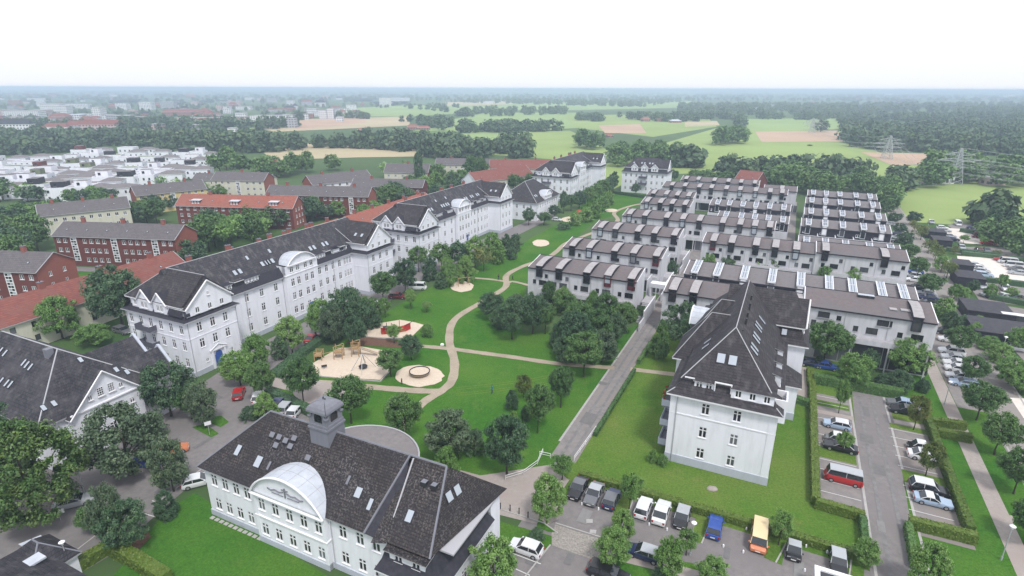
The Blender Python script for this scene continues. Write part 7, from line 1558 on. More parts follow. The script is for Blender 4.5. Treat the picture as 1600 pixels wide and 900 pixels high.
for a in [
    (912, 589, 514, 60, 'maple', 'round dark maple with clear stem at the crossing path, left of the promenade'), (876, 637, 570, 44, 'maple', 'slim maple on the lawn left of the promenade, upper one of three'), (840, 677, 596, 52, 'maple', 'maple with dense crown left of the promenade, middle one of three'),
    (792, 742, 645, 74, 'dark', 'large dark tree at the park corner, left of the curved railing'), (704, 716, 635, 78, 'grey', 'broad tree on the lawn just behind the hall roof'), (698, 745, 695, 46, 'gbush', 'light green bush rising behind the right end of the hall roof'), (742, 708, 668, 40, 'bush', 'dark low bush between the two large park corner trees'),
    (631, 692, 614, 64, 'maple', 'round maple beside the apse of the hall'), (549, 662, 584, 66, 'maple', 'dense round tree right of the stone turret'), (475, 632, 556, 56, 'maple', 'tall round tree in front of the big sandpit'), (404, 584, 520, 46, 'bright', 'bright tree at the corner of the nearest white block'),
    (376, 602, 546, 54, 'bright', 'bright green tree in front of the blue arched door'), (412, 626, 562, 46, 'maple', 'tree beside the parked white hatchback'), (418, 652, 612, 38, 'gbush', 'bright bush against the ridge of the hall roof'), (392, 655, 634, 32, 'bush', 'spiky dark shrub at the left slope of the hall roof'),
    (457, 551, 493, 46, 'bright', 'tree with visible stem before the first block, left one of the pair'), (507, 529, 467, 50, 'bright', 'tree with visible stem before the first block, right one of the pair'), (545, 528, 444, 72, 'dark', 'wide dark tree before the projecting bay of the first block'), (556, 546, 490, 38, 'dark', 'narrow tree at the end of the playground hedge'),
    (575, 505, 462, 40, 'maple', 'green tree filling the street row below the far pavilion'), (522, 538, 472, 44, 'grey', 'greyish tree in the street row right of the stemmed pair'), (440, 560, 522, 34, 'bush', 'bush at the street edge left of the stemmed tree'),
    (528, 520, 478, 44, 'bush', 'dark bush left of the narrow playground tree'), (599, 474, 422, 44, 'maple', 'round tree at the far pavilion of the first block'), (634, 458, 402, 42, 'dark', 'round dark tree between the first and second blocks'), (578, 512, 478, 40, 'bush', 'dark bush above the ship sandpit'),
    (616, 536, 505, 28, 'sparse', 'small thin tree in front of the red play ship'), (611, 588, 544, 46, 'maple', 'round tree between the two sandpits'), (643, 562, 521, 38, 'dark', 'dark oval tree right of the ship sandpit'), (602, 497, 464, 22, 'young', 'small yellowish tree beside the dark red car'), (642, 484, 450, 20, 'young', 'thin yellowish tree in front of the white van'),
    (667, 488, 470, 18, 'young', 'tiny round sapling alone on the upper lawn'), (668, 525, 506, 24, 'gbush', 'light bush at the tip of the ship sandpit'),
    (800, 530, 462, 54, 'dark', 'dark tree in the middle clump, lower left'), (768, 498, 455, 44, 'dark', 'dark round tree at the left edge of the middle clump'), (832, 522, 452, 52, 'dark', 'dark tree in the middle clump, before the nearest pale row'), (806, 500, 456, 36, 'grey', 'grey-green bush inside the middle clump'),
    (880, 492, 452, 40, 'maple', 'tree against the terrace of the nearest pale row'), (895, 556, 482, 62, 'dark', 'large dark tree in the lower clump, left'), (930, 548, 478, 56, 'maple', 'tree in the lower clump, upper middle'), (945, 512, 455, 46, 'maple', 'tree against the right half of the nearest pale row'), (922, 565, 505, 40, 'bush', 'dark bush at the foot of the lower clump'), (960, 540, 486, 40, 'dark', 'dark tree at the right of the lower clump'), (872, 545, 500, 34, 'bush', 'dark bush at the left foot of the lower clump'),
    (996, 498, 474, 20, 'bush', 'small dark bush beside the white stair'), (1030, 561, 494, 40, 'cone', 'conical hornbeam beside the promenade'), (1062, 548, 466, 66, 'dark', 'big dark tree left of the slate-roofed block'), (1015, 582, 552, 0.01, 'bush', 'x'),
    (800, 640, 606, 24, 'bush', 'small dark bush beside the three lawn maples'), (818, 622, 584, 34, 'yellow', 'yellowish shrub behind the middle lawn maple'), (802, 668, 642, 26, 'gbush', 'yellow-green shrub at the left of the middle lawn maple'), (822, 656, 632, 22, 'bush', 'little dark bush under the lawn maples'),
    (1019, 722, 700, 18, 'gbush', 'small shrub under the balconies of the slate block'), (1034, 726, 708, 20, 'gbush', 'round light shrub at the near left corner of the slate block'),
    (1285, 572, 496, 68, 'maple', 'broad tree before the left part of the tall pale row'), (1330, 604, 548, 56, 'bright', 'bright tree at the far hedge of the car park'), (1352, 590, 540, 30, 'dark', 'dark slim tree between two bright ones before the tall row'), (1414, 586, 524, 66, 'bright', 'leafy tree before the right part of the tall pale row'), (1402, 610, 574, 44, 'bush', 'wide bush below the leafy tree at the tall row'), (1310, 646, 588, 26, 'sparse', 'thin young tree in the far left bays'), (1316, 708, 672, 28, 'young', 'small tree over the parked small grey car'),
    (1378, 605, 580, 30, 'bush', 'low bush left of the wide bush at the tall row'), (1262, 548, 510, 36, 'dark', 'dark tree just right of the slate block pavilion'), (1440, 612, 588, 24, 'bush', 'dark bush at the right end of the long far hedge'),
    (1427, 672, 612, 40, 'yellow', 'yellow-green tree in the far right bays'), (1446, 744, 686, 44, 'yellow', 'yellow-green tree over the white car in the right bays'), (1462, 718, 690, 26, 'yellow', 'small yellowish tree growing in the right hedge'),
    (1525, 657, 592, 60, 'maple', 'dark round maple on the east lawn, farthest of four'), (1553, 711, 640, 62, 'maple', 'dark round maple on the east lawn, second of four'), (1583, 772, 696, 60, 'maple', 'dark round maple cut by the right edge, third of four'), (1604, 850, 780, 60, 'maple', 'dark maple at the right edge, nearest of four'),
    (1515, 602, 553, 48, 'maple', 'dark round tree by the nearest roadside cars'), (1497, 556, 506, 46, 'maple', 'round tree beside the row of white cars'), (1480, 520, 482, 26, 'dark', 'upright dark tree at the right end of the tall row'), (1472, 500, 462, 36, 'bright', 'spreading tree right of the dark clad row'), (1452, 462, 424, 44, 'maple', 'round tree over the middle parked cars'), (1432, 436, 398, 32, 'maple', 'tree at the end of the long middle row'), (1420, 408, 378, 28, 'maple', 'tree by the far parked cars'),
    (1412, 388, 358, 26, 'dark', 'tree by the east road, fourth row end'), (1404, 366, 345, 22, 'dark', 'tree by the east road, third row end'), (1396, 350, 328, 24, 'dark', 'tree by the east road, second row end'),
    (1500, 470, 445, 26, 'bright', 'small light tree at the eastern side street, right one'), (1490, 468, 440, 22, 'bright', 'small light tree at the eastern side street, left one'), (1500, 512, 488, 26, 'bush', 'dark bush beside the wide carport'), (1520, 528, 500, 26, 'gbush', 'light bush before the widest carport'), (1545, 545, 522, 40, 'gbush', 'broad yellow-green shrub before the widest carport'), (1560, 565, 532, 44, 'gbush', 'broad light shrub right of the eastern side street'),
    (1590, 548, 508, 40, 'bright', 'tree at the right edge beside the motorhome'), (1575, 600, 555, 50, 'bright', 'loose bright tree at the right edge above the sandy path'), (1592, 612, 572, 50, 'bright', 'bright tree at the right edge behind another'), (1530, 505, 490, 26, 'gbush', 'small shrub on the roof side of the widest carport'),
    (1470, 425, 396, 30, 'bright', 'light tree left of the sandy court carports'), (1478, 436, 402, 28, 'yellow', 'yellowish tree left of the sandy court carports'), (1460, 408, 378, 30, 'yellow', 'yellowish tree west of the far court, nearer'), (1450, 395, 368, 26, 'yellow', 'yellowish tree west of the far court, middle'), (1438, 375, 348, 26, 'yellow', 'yellowish tree west of the far court, farther'), (1425, 352, 326, 24, 'dark', 'dark tree at the top bend of the east road'), (1428, 362, 340, 20, 'yellow', 'small yellowish tree at the top of the east road'),
    (1562, 456, 424, 20, 'young', 'small round tree on the sandy court'), (1505, 380, 364, 14, 'young', 'small pale tree on the far court'), (1535, 384, 366, 14, 'young', 'small pale tree at the right of the far court'), (1490, 398, 380, 16, 'yellow', 'small yellow tree in the narrow strip'), (1556, 400, 386, 16, 'yellow', 'small yellow tree at the right end of the narrow strip'), (1546, 466, 440, 22, 'bright', 'light tree over the hedged second court'), (1580, 466, 446, 22, 'bright', 'light tree at the right of the hedged second court'), (1518, 460, 432, 18, 'dark', 'dark tree before the nearer sandy court carport'),
    (854, 818, 738, 58, 'bright', 'bright maple at the end of the footway'), (878, 750, 710, 44, 'sparse', 'thin pale tree where the promenade meets the parking'), (983, 796, 734, 42, 'sparse', 'thin green tree between the dark and white parked cars'), (972, 846, 796, 40, 'bright', 'bright tree on the parking island, upper one'), (958, 885, 824, 54, 'bright', 'bright bushy tree on the parking island, lower one'), (1043, 905, 836, 48, 'bright', 'bright tree at the bottom beside the lamp'), (1072, 868, 826, 40, 'sparse', 'light tree just right of the bottom lamp'), (1112, 925, 872, 56, 'bright', 'tree crown cut by the bottom edge'),
    (772, 930, 838, 84, 'willow', 'willow-like tree at the right wall of the hall, bottom edge'), (838, 842, 826, 30, 'bush', 'dark bush above the white hatchback'), (1216, 852, 796, 42, 'sparse', 'thin tree between the camper and the tiny car'), (1350, 884, 840, 42, 'bright', 'round bright tree at the lane hedge corner'), (1442, 930, 846, 66, 'bright', 'broad light tree at the bottom right of the lane'), (1030, 902, 890, 30, 'bush', 'low bush at the bottom parking strip'),
    (62, 815, 660, 165, 'big', 'huge spreading light-green tree at the left edge'), (205, 742, 626, 122, 'grey', 'big grey-green tree before the left gabled house'), (268, 650, 560, 84, 'dark', 'dark tree between the left house and the first block'), (322, 668, 592, 50, 'grey', 'upright tree at the left street verge'), (272, 768, 678, 62, 'grey', 'columnar tree beside the left end of the hall'), (262, 808, 766, 42, 'bush', 'dark bush left of the hall lawn'), (178, 850, 752, 56, 'grey', 'upright shrub-like tree by the near left street, left one'), (205, 862, 782, 74, 'dark', 'dark bushy tree by the near left street, right one'), (150, 832, 790, 50, 'maple', 'small tree left of the bushy street trees'),
    (38, 695, 614, 96, 'dark', 'dark tree against the left gable'), (8, 740, 650, 60, 'dark', 'dark tree at the very left edge'), (218, 590, 544, 32, 'maple', 'small round tree at the near left corner of the first block'), (300, 655, 606, 44, 'maple', 'tree at the foot of the big dark tree by the first block'), (192, 512, 412, 88, 'dark', 'big dark tree between the orange roof and the first block'), (98, 530, 464, 66, 'bright', 'bright round tree before the long orange roof'), (30, 530, 500, 60, 'bright', 'low bright tree under the long orange roof'), (150, 540, 508, 50, 'bright', 'low bright trees behind the left house roof'), (235, 440, 412, 60, 'bright', 'bright tree behind the first block ridge'), (10, 780, 720, 60, 'big', 'light tree below the left edge'),
    (140, 705, 660, 40, 'bush', 'dark shrub in the shade by the left gable'), (235, 690, 650, 50, 'dark', 'shaded tree behind the big grey-green tree'),
    (585, 505, 470, 34, 'maple', 'tree above the ship sandpit at the street')]:
    if a[3] > 1: tp(*a[:6], GP)
# park edge belt in front of the second block
belt = [(654, 425, 382, 34, 'maple'), (672, 438, 396, 30, 'bush'), (690, 424, 378, 38, 'maple'), (700, 446, 398, 32, 'gbush'), (716, 420, 374, 36, 'dark'), (728, 440, 396, 36, 'gbush'), (742, 418, 366, 36, 'bright'), (756, 424, 380, 36, 'yellow'), (770, 408, 360, 30, 'bright'), (778, 412, 372, 30, 'gbush'), (790, 400, 360, 24, 'bush'), (806, 392, 362, 24, 'bush'), (800, 405, 385, 20, 'bush'), (690, 450, 425, 24, 'bush')]
for i, a in enumerate(belt): tp(*a, f'{dict(maple="dark round tree", bush="dark rounded shrub", gbush="light green shrub", dark="dark tree", bright="bright green tree", yellow="yellow-green tree")[a[4]]}, {ordinal(i)} along the belt before the second block', 'trees before the second white block')
belt2 = [(826, 352, 322, 24, 'dark'), (838, 340, 312, 18, 'dark'), (850, 352, 330, 24, 'maple'), (866, 340, 318, 22, 'dark'), (880, 334, 294, 16, 'dark'), (892, 330, 302, 26, 'maple'), (905, 326, 296, 24, 'dark'), (918, 322, 290, 24, 'maple'), (930, 316, 284, 26, 'bright'), (942, 310, 278, 26, 'maple'), (952, 304, 272, 22, 'dark'), (958, 300, 264, 18, 'dark'), (898, 352, 330, 26, 'gbush'), (915, 346, 322, 28, 'gbush'), (930, 340, 312, 28, 'gbush'), (942, 330, 304, 24, 'bright'), (952, 320, 296, 20, 'gbush'), (880, 358, 346, 28, 'bush'), (992, 304, 284, 16, 'dark'), (1024, 300, 284, 16, 'dark'), (1053, 284, 262, 14, 'dark')]
for i, a in enumerate(belt2): tp(*a, f'{dict(maple="green tree", bush="low shrub", gbush="light shrub", dark="dark tree", bright="bright tree")[a[4]]} in the far park belt, {ordinal(i)} from its near end', 'trees in the far park belt')
# courtyard trees in the estate
ct = [(1110, 393, 8, 24, 'bright'), (1140, 400, 6.5, 28, 'dark'), (1185, 386, 9, 36, 'bright'), (1207, 394, 8, 34, 'maple'), (1226, 402, 7, 26, 'bright'), (1165, 408, 5, 26, 'maple'), (1292, 412, 7.5, 28, 'bright'), (1338, 416, 7.5, 30, 'bright'), (1052, 404, 6, 22, 'dark'), (1030, 368, 8, 24, 'bright'), (905, 369, 6.5, 22, 'maple'), (925, 372, 6, 24, 'bright'), (950, 370, 6, 26, 'maple'), (985, 380, 6, 20, 'bright'), (1012, 378, 6, 18, 'bright'), (858, 436, 7.5, 24, 'maple'), (880, 446, 7, 30, 'bright'), (928, 452, 7, 22, 'bright'), (1005, 476, 3.5, 18, 'dark')]
CTW = ['left of the long dark-clad row', 'second behind the dark-clad row', 'tallest behind the dark-clad row', 'right of the tallest court tree', 'right end of the leafy court', 'low between two court trees', 'before the tall middle row, left', 'before the tall middle row, right', 'by the alley stairs', 'by the second stair block', 'behind the first park row, left', 'behind the first park row, second', 'behind the first park row, middle', 'behind the first park row, fourth', 'behind the first park row, right', 'before the first park row, left', 'before the first park row, middle', 'before the first park row, right', 'at the foot of the white stair']
for i, (x, y, h, wp, k) in enumerate(ct):
    p = P(x, y, h); dd = depth(p); p.z = 0; tree(p, h, wp * dd / FPX, k, f'{dict(bright="light green tree", dark="dark tree", maple="green tree")[k]} in a court of the pale rows, {CTW[i]}', 'courtyard trees between the terraced rows')
rg = random.Random(77)
for i, (u0, u1, v) in enumerate([(-52, -28, 138), (-51, -27, 161), (-17, 5, 151), (6, 27, 153), (6, 28, 190), (7, 30, 212), (-46, -28, 184), (-52, -29, 119), (7, 27, 114.5), (-18, 4, 115)]):
    for j in range(5): 
        q = W(u0 + (u1 - u0) * (j + rg.random()) / 5, v + rg.uniform(-1.5, 1.5)); tree(q, rg.uniform(1.2, 2.6), rg.uniform(1.8, 3.2), rg.choice(['bush', 'gbush', 'bush']), f'garden shrub, {ordinal(j)} from left in the {ordinal(i)} row garden', 'garden shrubs of the terraced rows')
for a in [(885, 562, 518, 52, 'bush', 'wide dark bush at the lower left of the lower clump'), (940, 566, 512, 56, 'grey', 'rounded grey-green tree in front of the lower clump'), (905, 522, 468, 52, 'maple', 'green tree filling the middle of the lower clump'), (975, 522, 468, 40, 'maple', 'green tree at the right back of the lower clump'), (822, 500, 462, 46, 'dark', 'broad dark tree filling the middle clump'), (852, 522, 470, 36, 'maple', 'green tree at the right of the middle clump'), (780, 512, 478, 34, 'bush', 'low bush at the left foot of the middle clump')]: tp(*a, GP)
# neighbourhoods of trees: each tree stands by itself, told apart only by its surroundings
MASS = {8, 10, 17, 18, 19, 20, 21, 22, 23, 24, 25, 26, 27}; MASSED = []   # woods beyond the 300 nearest trees become one mass
def scatter(poly, n, hr, wr, kinds, label, seed, gap=.62):
    rn = random.Random(seed); xs = [p[0] for p in poly]; ys = [p[1] for p in poly]; out = []; k = 0; TT = []
    def inside(x, y):
        c = False; j = len(poly) - 1
        for i in range(len(poly)):
            if (poly[i][1] > y) != (poly[j][1] > y) and x < (poly[j][0] - poly[i][0]) * (y - poly[i][1]) / (poly[j][1] - poly[i][1]) + poly[i][0]: c = not c
            j = i
        return c
    while len(out) < n and k < n * 60:
        k += 1; x = rn.uniform(min(xs), max(xs)); y = rn.uniform(min(ys), max(ys))
        if not inside(x, y): continue
        p = P(x, y); h = rn.uniform(*hr); w_ = rn.uniform(*wr); hp = h * 900 / p.length * .4
        if k < n * 40 and not inside(x, y - hp): continue
        if any((p - q).length < (w_ + r) * .5 * gap for q, r in out): continue
        out.append((p, w_))
        if seed in MASS: MASSED.append((p, h, w_, rn.choice(kinds), rn.uniform(0, 6.28))); continue
        TT.append((x, tree(p, h, w_, rn.choice(kinds), label, label)))
    TT.sort(key=lambda q: q[0])
    for i, (x, o) in enumerate(TT):
        if len(TT) <= 14 and len(label.split()) <= 12: o['label'] = f'{label}, {ordinal(i)} from left'
KD = ['dark', 'dark', 'maple', 'maple', 'bright']
for args in [
    ([(0, 430), (0, 360), (78, 362), (80, 420), (50, 430)], 9, (8, 12), (8, 12), KD, 'dense tree among dark trees left of the latticed brick flats', 1),
    ([(0, 365), (10, 335), (70, 340), (85, 360)], 6, (8, 12), (8, 12), KD, 'dense tree on the far left between brick flats and brown roof', 2),
    ([(90, 345), (170, 330), (272, 336), (270, 352), (110, 352)], 11, (8, 12), (8, 11), KD, 'tree in the belt behind the latticed brick flats', 3),
    ([(290, 380), (330, 350), (420, 350), (415, 388), (330, 400)], 9, (9, 13), (9, 13), ['dark', 'maple', 'sparse'], 'tall tree between the latticed flats and the first block', 4),
    ([(90, 302), (170, 306), (185, 322), (100, 318)], 5, (6, 9), (7, 10), KD, 'tree behind the long brown roof', 5),
    ([(0, 320), (0, 296), (70, 300), (80, 315)], 8, (7, 10), (8, 11), KD, 'tree at the left edge before the white cube houses', 6),
    ([(215, 300), (250, 288), (300, 292), (330, 300), (328, 315), (310, 305)], 4, (7, 9), (6, 9), ['sparse', 'bright', 'maple'], 'tree by the yellow flats', 7),
    ([(335, 300), (400, 296), (410, 306), (340, 312)], 5, (6, 9), (7, 10), KD, 'tree between the cream flats and the orange-roofed flats', 8),
    ([(325, 272), (330, 258), (380, 262), (385, 278)], 4, (14, 17), (13, 17), ['maple', 'bright'], 'very large tree right of the white cube houses', 9),
    ([(395, 285), (410, 262), (520, 252), (540, 268), (480, 272)], 9, (11, 15), (11, 15), KD, 'large tree beyond the brick flats at the field edge', 10),
    ([(510, 300), (530, 285), (560, 285), (560, 300)], 4, (8, 11), (8, 11), ['sparse', 'bright', 'sparse'], 'pale birch-like tree before the brick gabled flats', 11),
    ([(590, 285), (600, 262), (700, 268), (720, 290), (640, 290)], 13, (9, 12), (8, 11), ['sparse', 'yellow', 'maple', 'dark'], 'tree in the birch group behind the second block', 12),
    ([(585, 330), (590, 305), (660, 308), (700, 300), (745, 290), (750, 296), (640, 328)], 13, (8, 12), (8, 12), KD, 'dark tree hugging the back of the second block', 13),
    ([(560, 345), (560, 320), (600, 330), (600, 345)], 5, (6, 8), (6, 9), ['bright', 'maple'], 'bright tree at the orange roof behind the second block', 14),
    ([(732, 290), (735, 265), (760, 268), (760, 285)], 3, (14, 17), (8, 10), ['maple'], 'tall dark green tree left of the dull red roof', 15),
    ([(60, 352), (75, 340), (205, 338), (210, 348)], 8, (7, 10), (8, 10), KD, 'tree before the dark brown roofed flats', 31),
    ([(232, 318), (236, 308), (300, 312), (270, 330)], 4, (6, 8), (7, 9), KD, 'tree in front of the yellow flats', 32),
    ([(470, 350), (474, 332), (560, 322), (575, 334)], 5, (6, 8), (7, 9), KD, 'tree below the wide latticed brick flats', 33),
    ([(300, 420), (330, 390), (470, 350), (560, 335), (560, 325), (440, 340), (300, 385)], 14, (8.5, 11), (8, 11), KD, 'tree behind the ridge of the first white block', 29),
    ([(640, 312), (640, 300), (740, 285), (745, 290)], 6, (9, 11), (8, 10), ['maple', 'bright'], 'tree behind the ridge of the second white block', 30),
    ([(800, 305), (790, 290), (825, 285), (835, 295)], 4, (8, 11), (8, 11), ['maple'], 'green tree between the dull red roof and the third block', 16),
    ([(955, 262), (962, 235), (1030, 238), (1045, 255), (1035, 262)], 10, (14, 19), (14, 19), ['maple', 'bright', 'maple'], 'huge tree in the grove behind the far free-standing white block', 17),
    ([(1035, 255), (1045, 240), (1068, 242), (1065, 254)], 3, (11, 14), (11, 15), ['dark'], 'dark tree right of the grove behind far white block', 18),
    ([(1182, 296), (1190, 280), (1240, 268), (1295, 290), (1290, 318), (1250, 300)], 14, (11, 15), (12, 16), KD, 'large tree in the wood at the far end of the estate', 19),
    ([(1290, 300), (1290, 285), (1390, 290), (1400, 312), (1385, 330), (1370, 305)], 13, (8, 12), (9, 13), KD, 'tree in the wood behind the dark-clad rows', 20),
    ([(1362, 310), (1398, 300), (1400, 325), (1385, 335)], 5, (6, 9), (7, 9), ['dark', 'maple'], 'tree beside the bend of the pale lane', 21),
    ([(1080, 288), (1085, 275), (1140, 276), (1150, 284)], 5, (6, 9), (7, 10), ['maple', 'dark'], 'tree between the meadow and the farthest row', 22),
    ([(1545, 385), (1530, 360), (1600, 350), (1700, 420), (1680, 440)], 12, (7, 11), (8, 12), KD, 'tree in the thicket right of the far parking courts', 23),
    ([(1440, 300), (1440, 292), (1450, 262), (1530, 262), (1535, 286)], 8, (14, 19), (16, 22), ['maple', 'dark'], 'large tree in the grove behind the nearer pylon', 24),
    ([(1545, 292), (1545, 272), (1640, 262), (1700, 290), (1660, 298)], 8, (14, 20), (14, 20), ['dark', 'maple', 'bright'], 'large tree at the right edge beyond the meadow', 25),
    ([(1115, 228), (1125, 212), (1160, 210), (1160, 225)], 5, (17, 22), (18, 24), ['dark'], 'dark tree in the isolated field grove', 26),
    ([(900, 230), (905, 216), (945, 222), (960, 232), (940, 238)], 5, (14, 19), (14, 20), ['dark'], 'dark tree in the clump left of the brown field', 27),
]: scatter(*args)
tp(1552, 372, 313, 44, 'dark', 'dark broad conifer-like tree on the meadow under the wires', GP); tp(656, 294, 232, 22, 'poplar', 'slim poplar beside the grey-roofed brick row', GP)
tp(1282, 206, 184, 28, 'far', 'single tree beyond the brown field', 'lone field trees'); tp(1417, 272, 258, 16, 'far', 'small round tree in the meadow left of the pylon grove', 'lone field trees'); tp(1265, 228, 224, 10, 'far', 'low bush at the edge of the brown field', 'lone field trees')

Vs = []; Ts = []
for i, (p, h, w_, kd, a) in enumerate(MASSED):
    V, T, C_ = crown_data(400 + i % 9, 60, 18, .045, 'round' if i % 3 else 'wide', z0=.10); q = V.copy()
    q[:, 0] = (V[:, 0] * math.cos(a) - V[:, 1] * math.sin(a)) * w_ + p.x; q[:, 1] = (V[:, 0] * math.sin(a) + V[:, 1] * math.cos(a)) * w_ + p.y; q[:, 2] = V[:, 2] * h; Vs.append(q); Ts.append(T * .6 + (i * .37 % 1) * .5)
link('field_edge_woods', quads_mesh('field_edge_woods', np.concatenate(Vs), np.concatenate(Ts), LEAF_M), label='leafy groves and woods at the far edge of the estate and beyond the meadows', cat='woods', kind='stuff')
# far woods: nobody could count these
def woods(label, polys, seed, kind='wood', hr=(9, 16), dens=1.0, smin=10):
    rs = np.random.RandomState(seed); base = []
    for v in range(4):
        V, T, _ = crown_data(seed * 10 + v, 20, 8, .11, 'dome', z0=.0); base.append((V, T))
    Vs = []; Ts = []
    for poly, n in polys:
        c = np.array(poly, float); k = 0; tries = 0
        while k < n and tries < n * 50:
            tries += 1
            x = rs.uniform(c[:, 0].min(), c[:, 0].max()); y0 = c[:, 1].min(); y1 = c[:, 1].max()
            d0, d1 = 50 / max(.004, (y0 - 138) / 900), 50 / max(.004, (y1 - 138) / 900); d = rs.uniform(d1, d0); y = 138 + 45000 / d
            ins = False; j = len(poly) - 1
            for i in range(len(poly)):
                if (poly[i][1] > y) != (poly[j][1] > y) and x < (poly[j][0] - poly[i][0]) * (y - poly[i][1]) / (poly[j][1] - poly[i][1]) + poly[i][0]: ins = not ins
                j = i
            if not ins: continue
            p = P(x, y); dist = math.hypot(p.x, p.y); h = rs.uniform(*hr); hp = h * 900 / dist
            if y - hp * .75 < y0 and y < y1 - (y1 - y0) * .35: continue
            w_ = h * rs.uniform(.8, 1.25) * max(1, dist / 2600); V, T = base[rs.randint(4)]; a = rs.uniform(0, 6.28); q = V.copy(); q[:, 0] = (V[:, 0] * math.cos(a) - V[:, 1] * math.sin(a)) * w_ + p.x; q[:, 1] = (V[:, 0] * math.sin(a) + V[:, 1] * math.cos(a)) * w_ + p.y; q[:, 2] = V[:, 2] * h
            Vs.append(q); Ts.append(np.clip(T * .5 + rs.uniform(0, .9), 0, 1.4)); k += 1
    o = link('distant_woods', quads_mesh('distant_woods', np.concatenate(Vs), np.concatenate(Ts), LEAF_F), label=label, cat='woods', kind='stuff'); return o
woods('dark tree belts and hedgerows in the middle distance behind the suburb and between the fields', [
    ([(-60, 246), (-60, 224), (120, 226), (200, 222), (330, 232), (320, 242), (200, 234), (60, 240)], 110), ([(100, 230), (140, 206), (330, 208), (420, 228), (330, 234)], 170), ([(-60, 226), (-60, 208), (140, 206), (140, 222)], 90),
    ([(330, 236), (330, 222), (400, 222), (480, 216), (560, 214), (640, 226), (640, 238), (560, 232), (470, 234), (400, 240)], 110), ([(640, 242), (640, 226), (690, 224), (760, 240), (780, 214), (840, 208), (850, 216), (780, 246), (700, 252)], 80),
    ([(570, 226), (575, 216), (640, 216), (650, 226)], 22), ([(720, 208), (725, 196), (880, 192), (885, 204), (800, 208)], 75), ([(625, 192), (630, 182), (700, 180), (710, 196), (690, 204), (660, 198)], 40), ([(525, 186), (525, 180), (575, 180), (575, 186)], 16), ([(460, 188), (462, 182), (480, 182), (480, 188)], 6),
    ([(1315, 222), (1316, 196), (1400, 190), (1500, 196), (1600, 196), (1700, 200), (1700, 250), (1600, 246), (1500, 240), (1400, 236), (1345, 236)], 520), ([(1080, 262), (1085, 255), (1088, 262)], 4), ([(1045, 262), (1048, 252), (1088, 254), (1088, 262)], 14), ([(1125, 276), (1128, 266), (1190, 266), (1190, 276)], 12), ([(1160, 282), (1165, 268), (1360, 270), (1360, 282)], 26), ([(800, 248), (795, 238), (826, 238), (830, 248)], 7),
    ([(1390, 300), (1392, 292), (1440, 284), (1440, 290)], 14), ([(900, 190), (900, 178), (940, 178), (940, 190)], 26), ([(935, 182), (935, 176), (1080, 178), (1160, 176), (1160, 190), (1120, 188), (1060, 192), (1000, 188)], 90), ([(1150, 198), (1155, 186), (1165, 186), (1160, 200)], 10), ([(-60, 206), (-60, 192), (60, 190), (180, 196), (170, 202)], 50), ([(190, 210), (180, 184), (330, 186), (420, 196), (470, 194), (470, 200), (330, 208)], 150), ([(1455, 345), (1458, 340), (1560, 350), (1560, 356)], 16), ([(1170, 186), (1170, 176), (1400, 178), (1600, 176), (1700, 178), (1700, 200), (1320, 190)], 330), ([(640, 170), (690, 162), (720, 168), (700, 176)], 20)], 5, hr=(10, 17))
woods('hazy woodland covering the plain out to the horizon', [
    ([(-100, 164), (-100, 147), (560, 147), (560, 162)], 380), ([(560, 158), (560, 147), (1700, 147), (1700, 160), (900, 158)], 1100), ([(-100, 148), (-100, 142.5), (1700, 142.5), (1700, 148)], 1700), ([(1060, 180), (1060, 164), (1700, 160), (1700, 180)], 700), ([(1000, 168), (700, 160), (720, 154), (1100, 154)], 250), ([(700, 184), (780, 168), (900, 166), (880, 180)], 60)], 9, hr=(11, 20))

woods('low hazy tree cover between the buildings of the distant town', [([(-100, 192), (-100, 162), (800, 160), (640, 168), (520, 170), (400, 188), (200, 192)], 420)], 14, hr=(6, 11))
# ---------------------------------------------------------------- buildings of the distant town
def farmat(name, wall, dark=(.08, .09, .11), w_=3.4, h_=3.1):
    m, t, b = nodes(name); v = coord(t); s = t.nodes.new('ShaderNodeSeparateXYZ'); t.links.new(v, s.inputs[0]); x = mth(t, 'ADD', s.outputs[0], s.outputs[1]); c = t.nodes.new('ShaderNodeCombineXYZ'); t.links.new(x, c.inputs[0]); t.links.new(s.outputs[2], c.inputs[1])
    br = t.nodes.new('ShaderNodeTexBrick'); t.links.new(c.outputs[0], br.inputs['Vector']); br.offset = 0; br.inputs['Scale'].default_value = 1; br.inputs['Brick Width'].default_value = w_; br.inputs['Row Height'].default_value = h_; br.inputs['Mortar Size'].default_value = .85
    br.inputs['Color1'].default_value = (*dark, 1); br.inputs['Color2'].default_value = (*dark, 1); br.inputs['Mortar'].default_value = (*wall, 1); t.links.new(br.outputs[0], b.inputs['Base Color']); b.inputs['Roughness'].default_value = .8; return m
FW = farmat('far_white_facade', (.72, .72, .74)); FG = farmat('far_grey_facade', (.4, .4, .43)); FR = farmat('far_brick_facade', (.35, .16, .13)); FPK = farmat('far_pinkish_facade', (.55, .42, .40))
def farb(x, yb, wpx, hpx, wall, roof, label, ang=None, dpt=14, gab=False, name='distant_building'):
    p = P(x, yb); dd = depth(p); w_ = wpx * dd / FPX; h = max(4, hpx * dd / FPX); a = 0.15 if ang is None else ang; t = empty(name, p, a, label, 'building', 'buildings of the distant town')
    b = MB(); hw = h * (.62 if gab else 1); b.box(-w_ / 2, w_ / 2, 0, dpt, 0, hw, wall); b.build('walls', t); r = MB()
    if gab: hip(r, -w_ / 2, w_ / 2, 0, dpt, hw, h, 'x', dpt * .3, dpt * .3, roof, .3)
    else: r.box(-w_ / 2 - .2, w_ / 2 + .2, -.2, dpt + .2, hw, hw + .5, roof)
    r.build('roof', t); return t
nm = {FW: 'white', FG: 'grey', FR: 'brick', FPK: 'pinkish'}
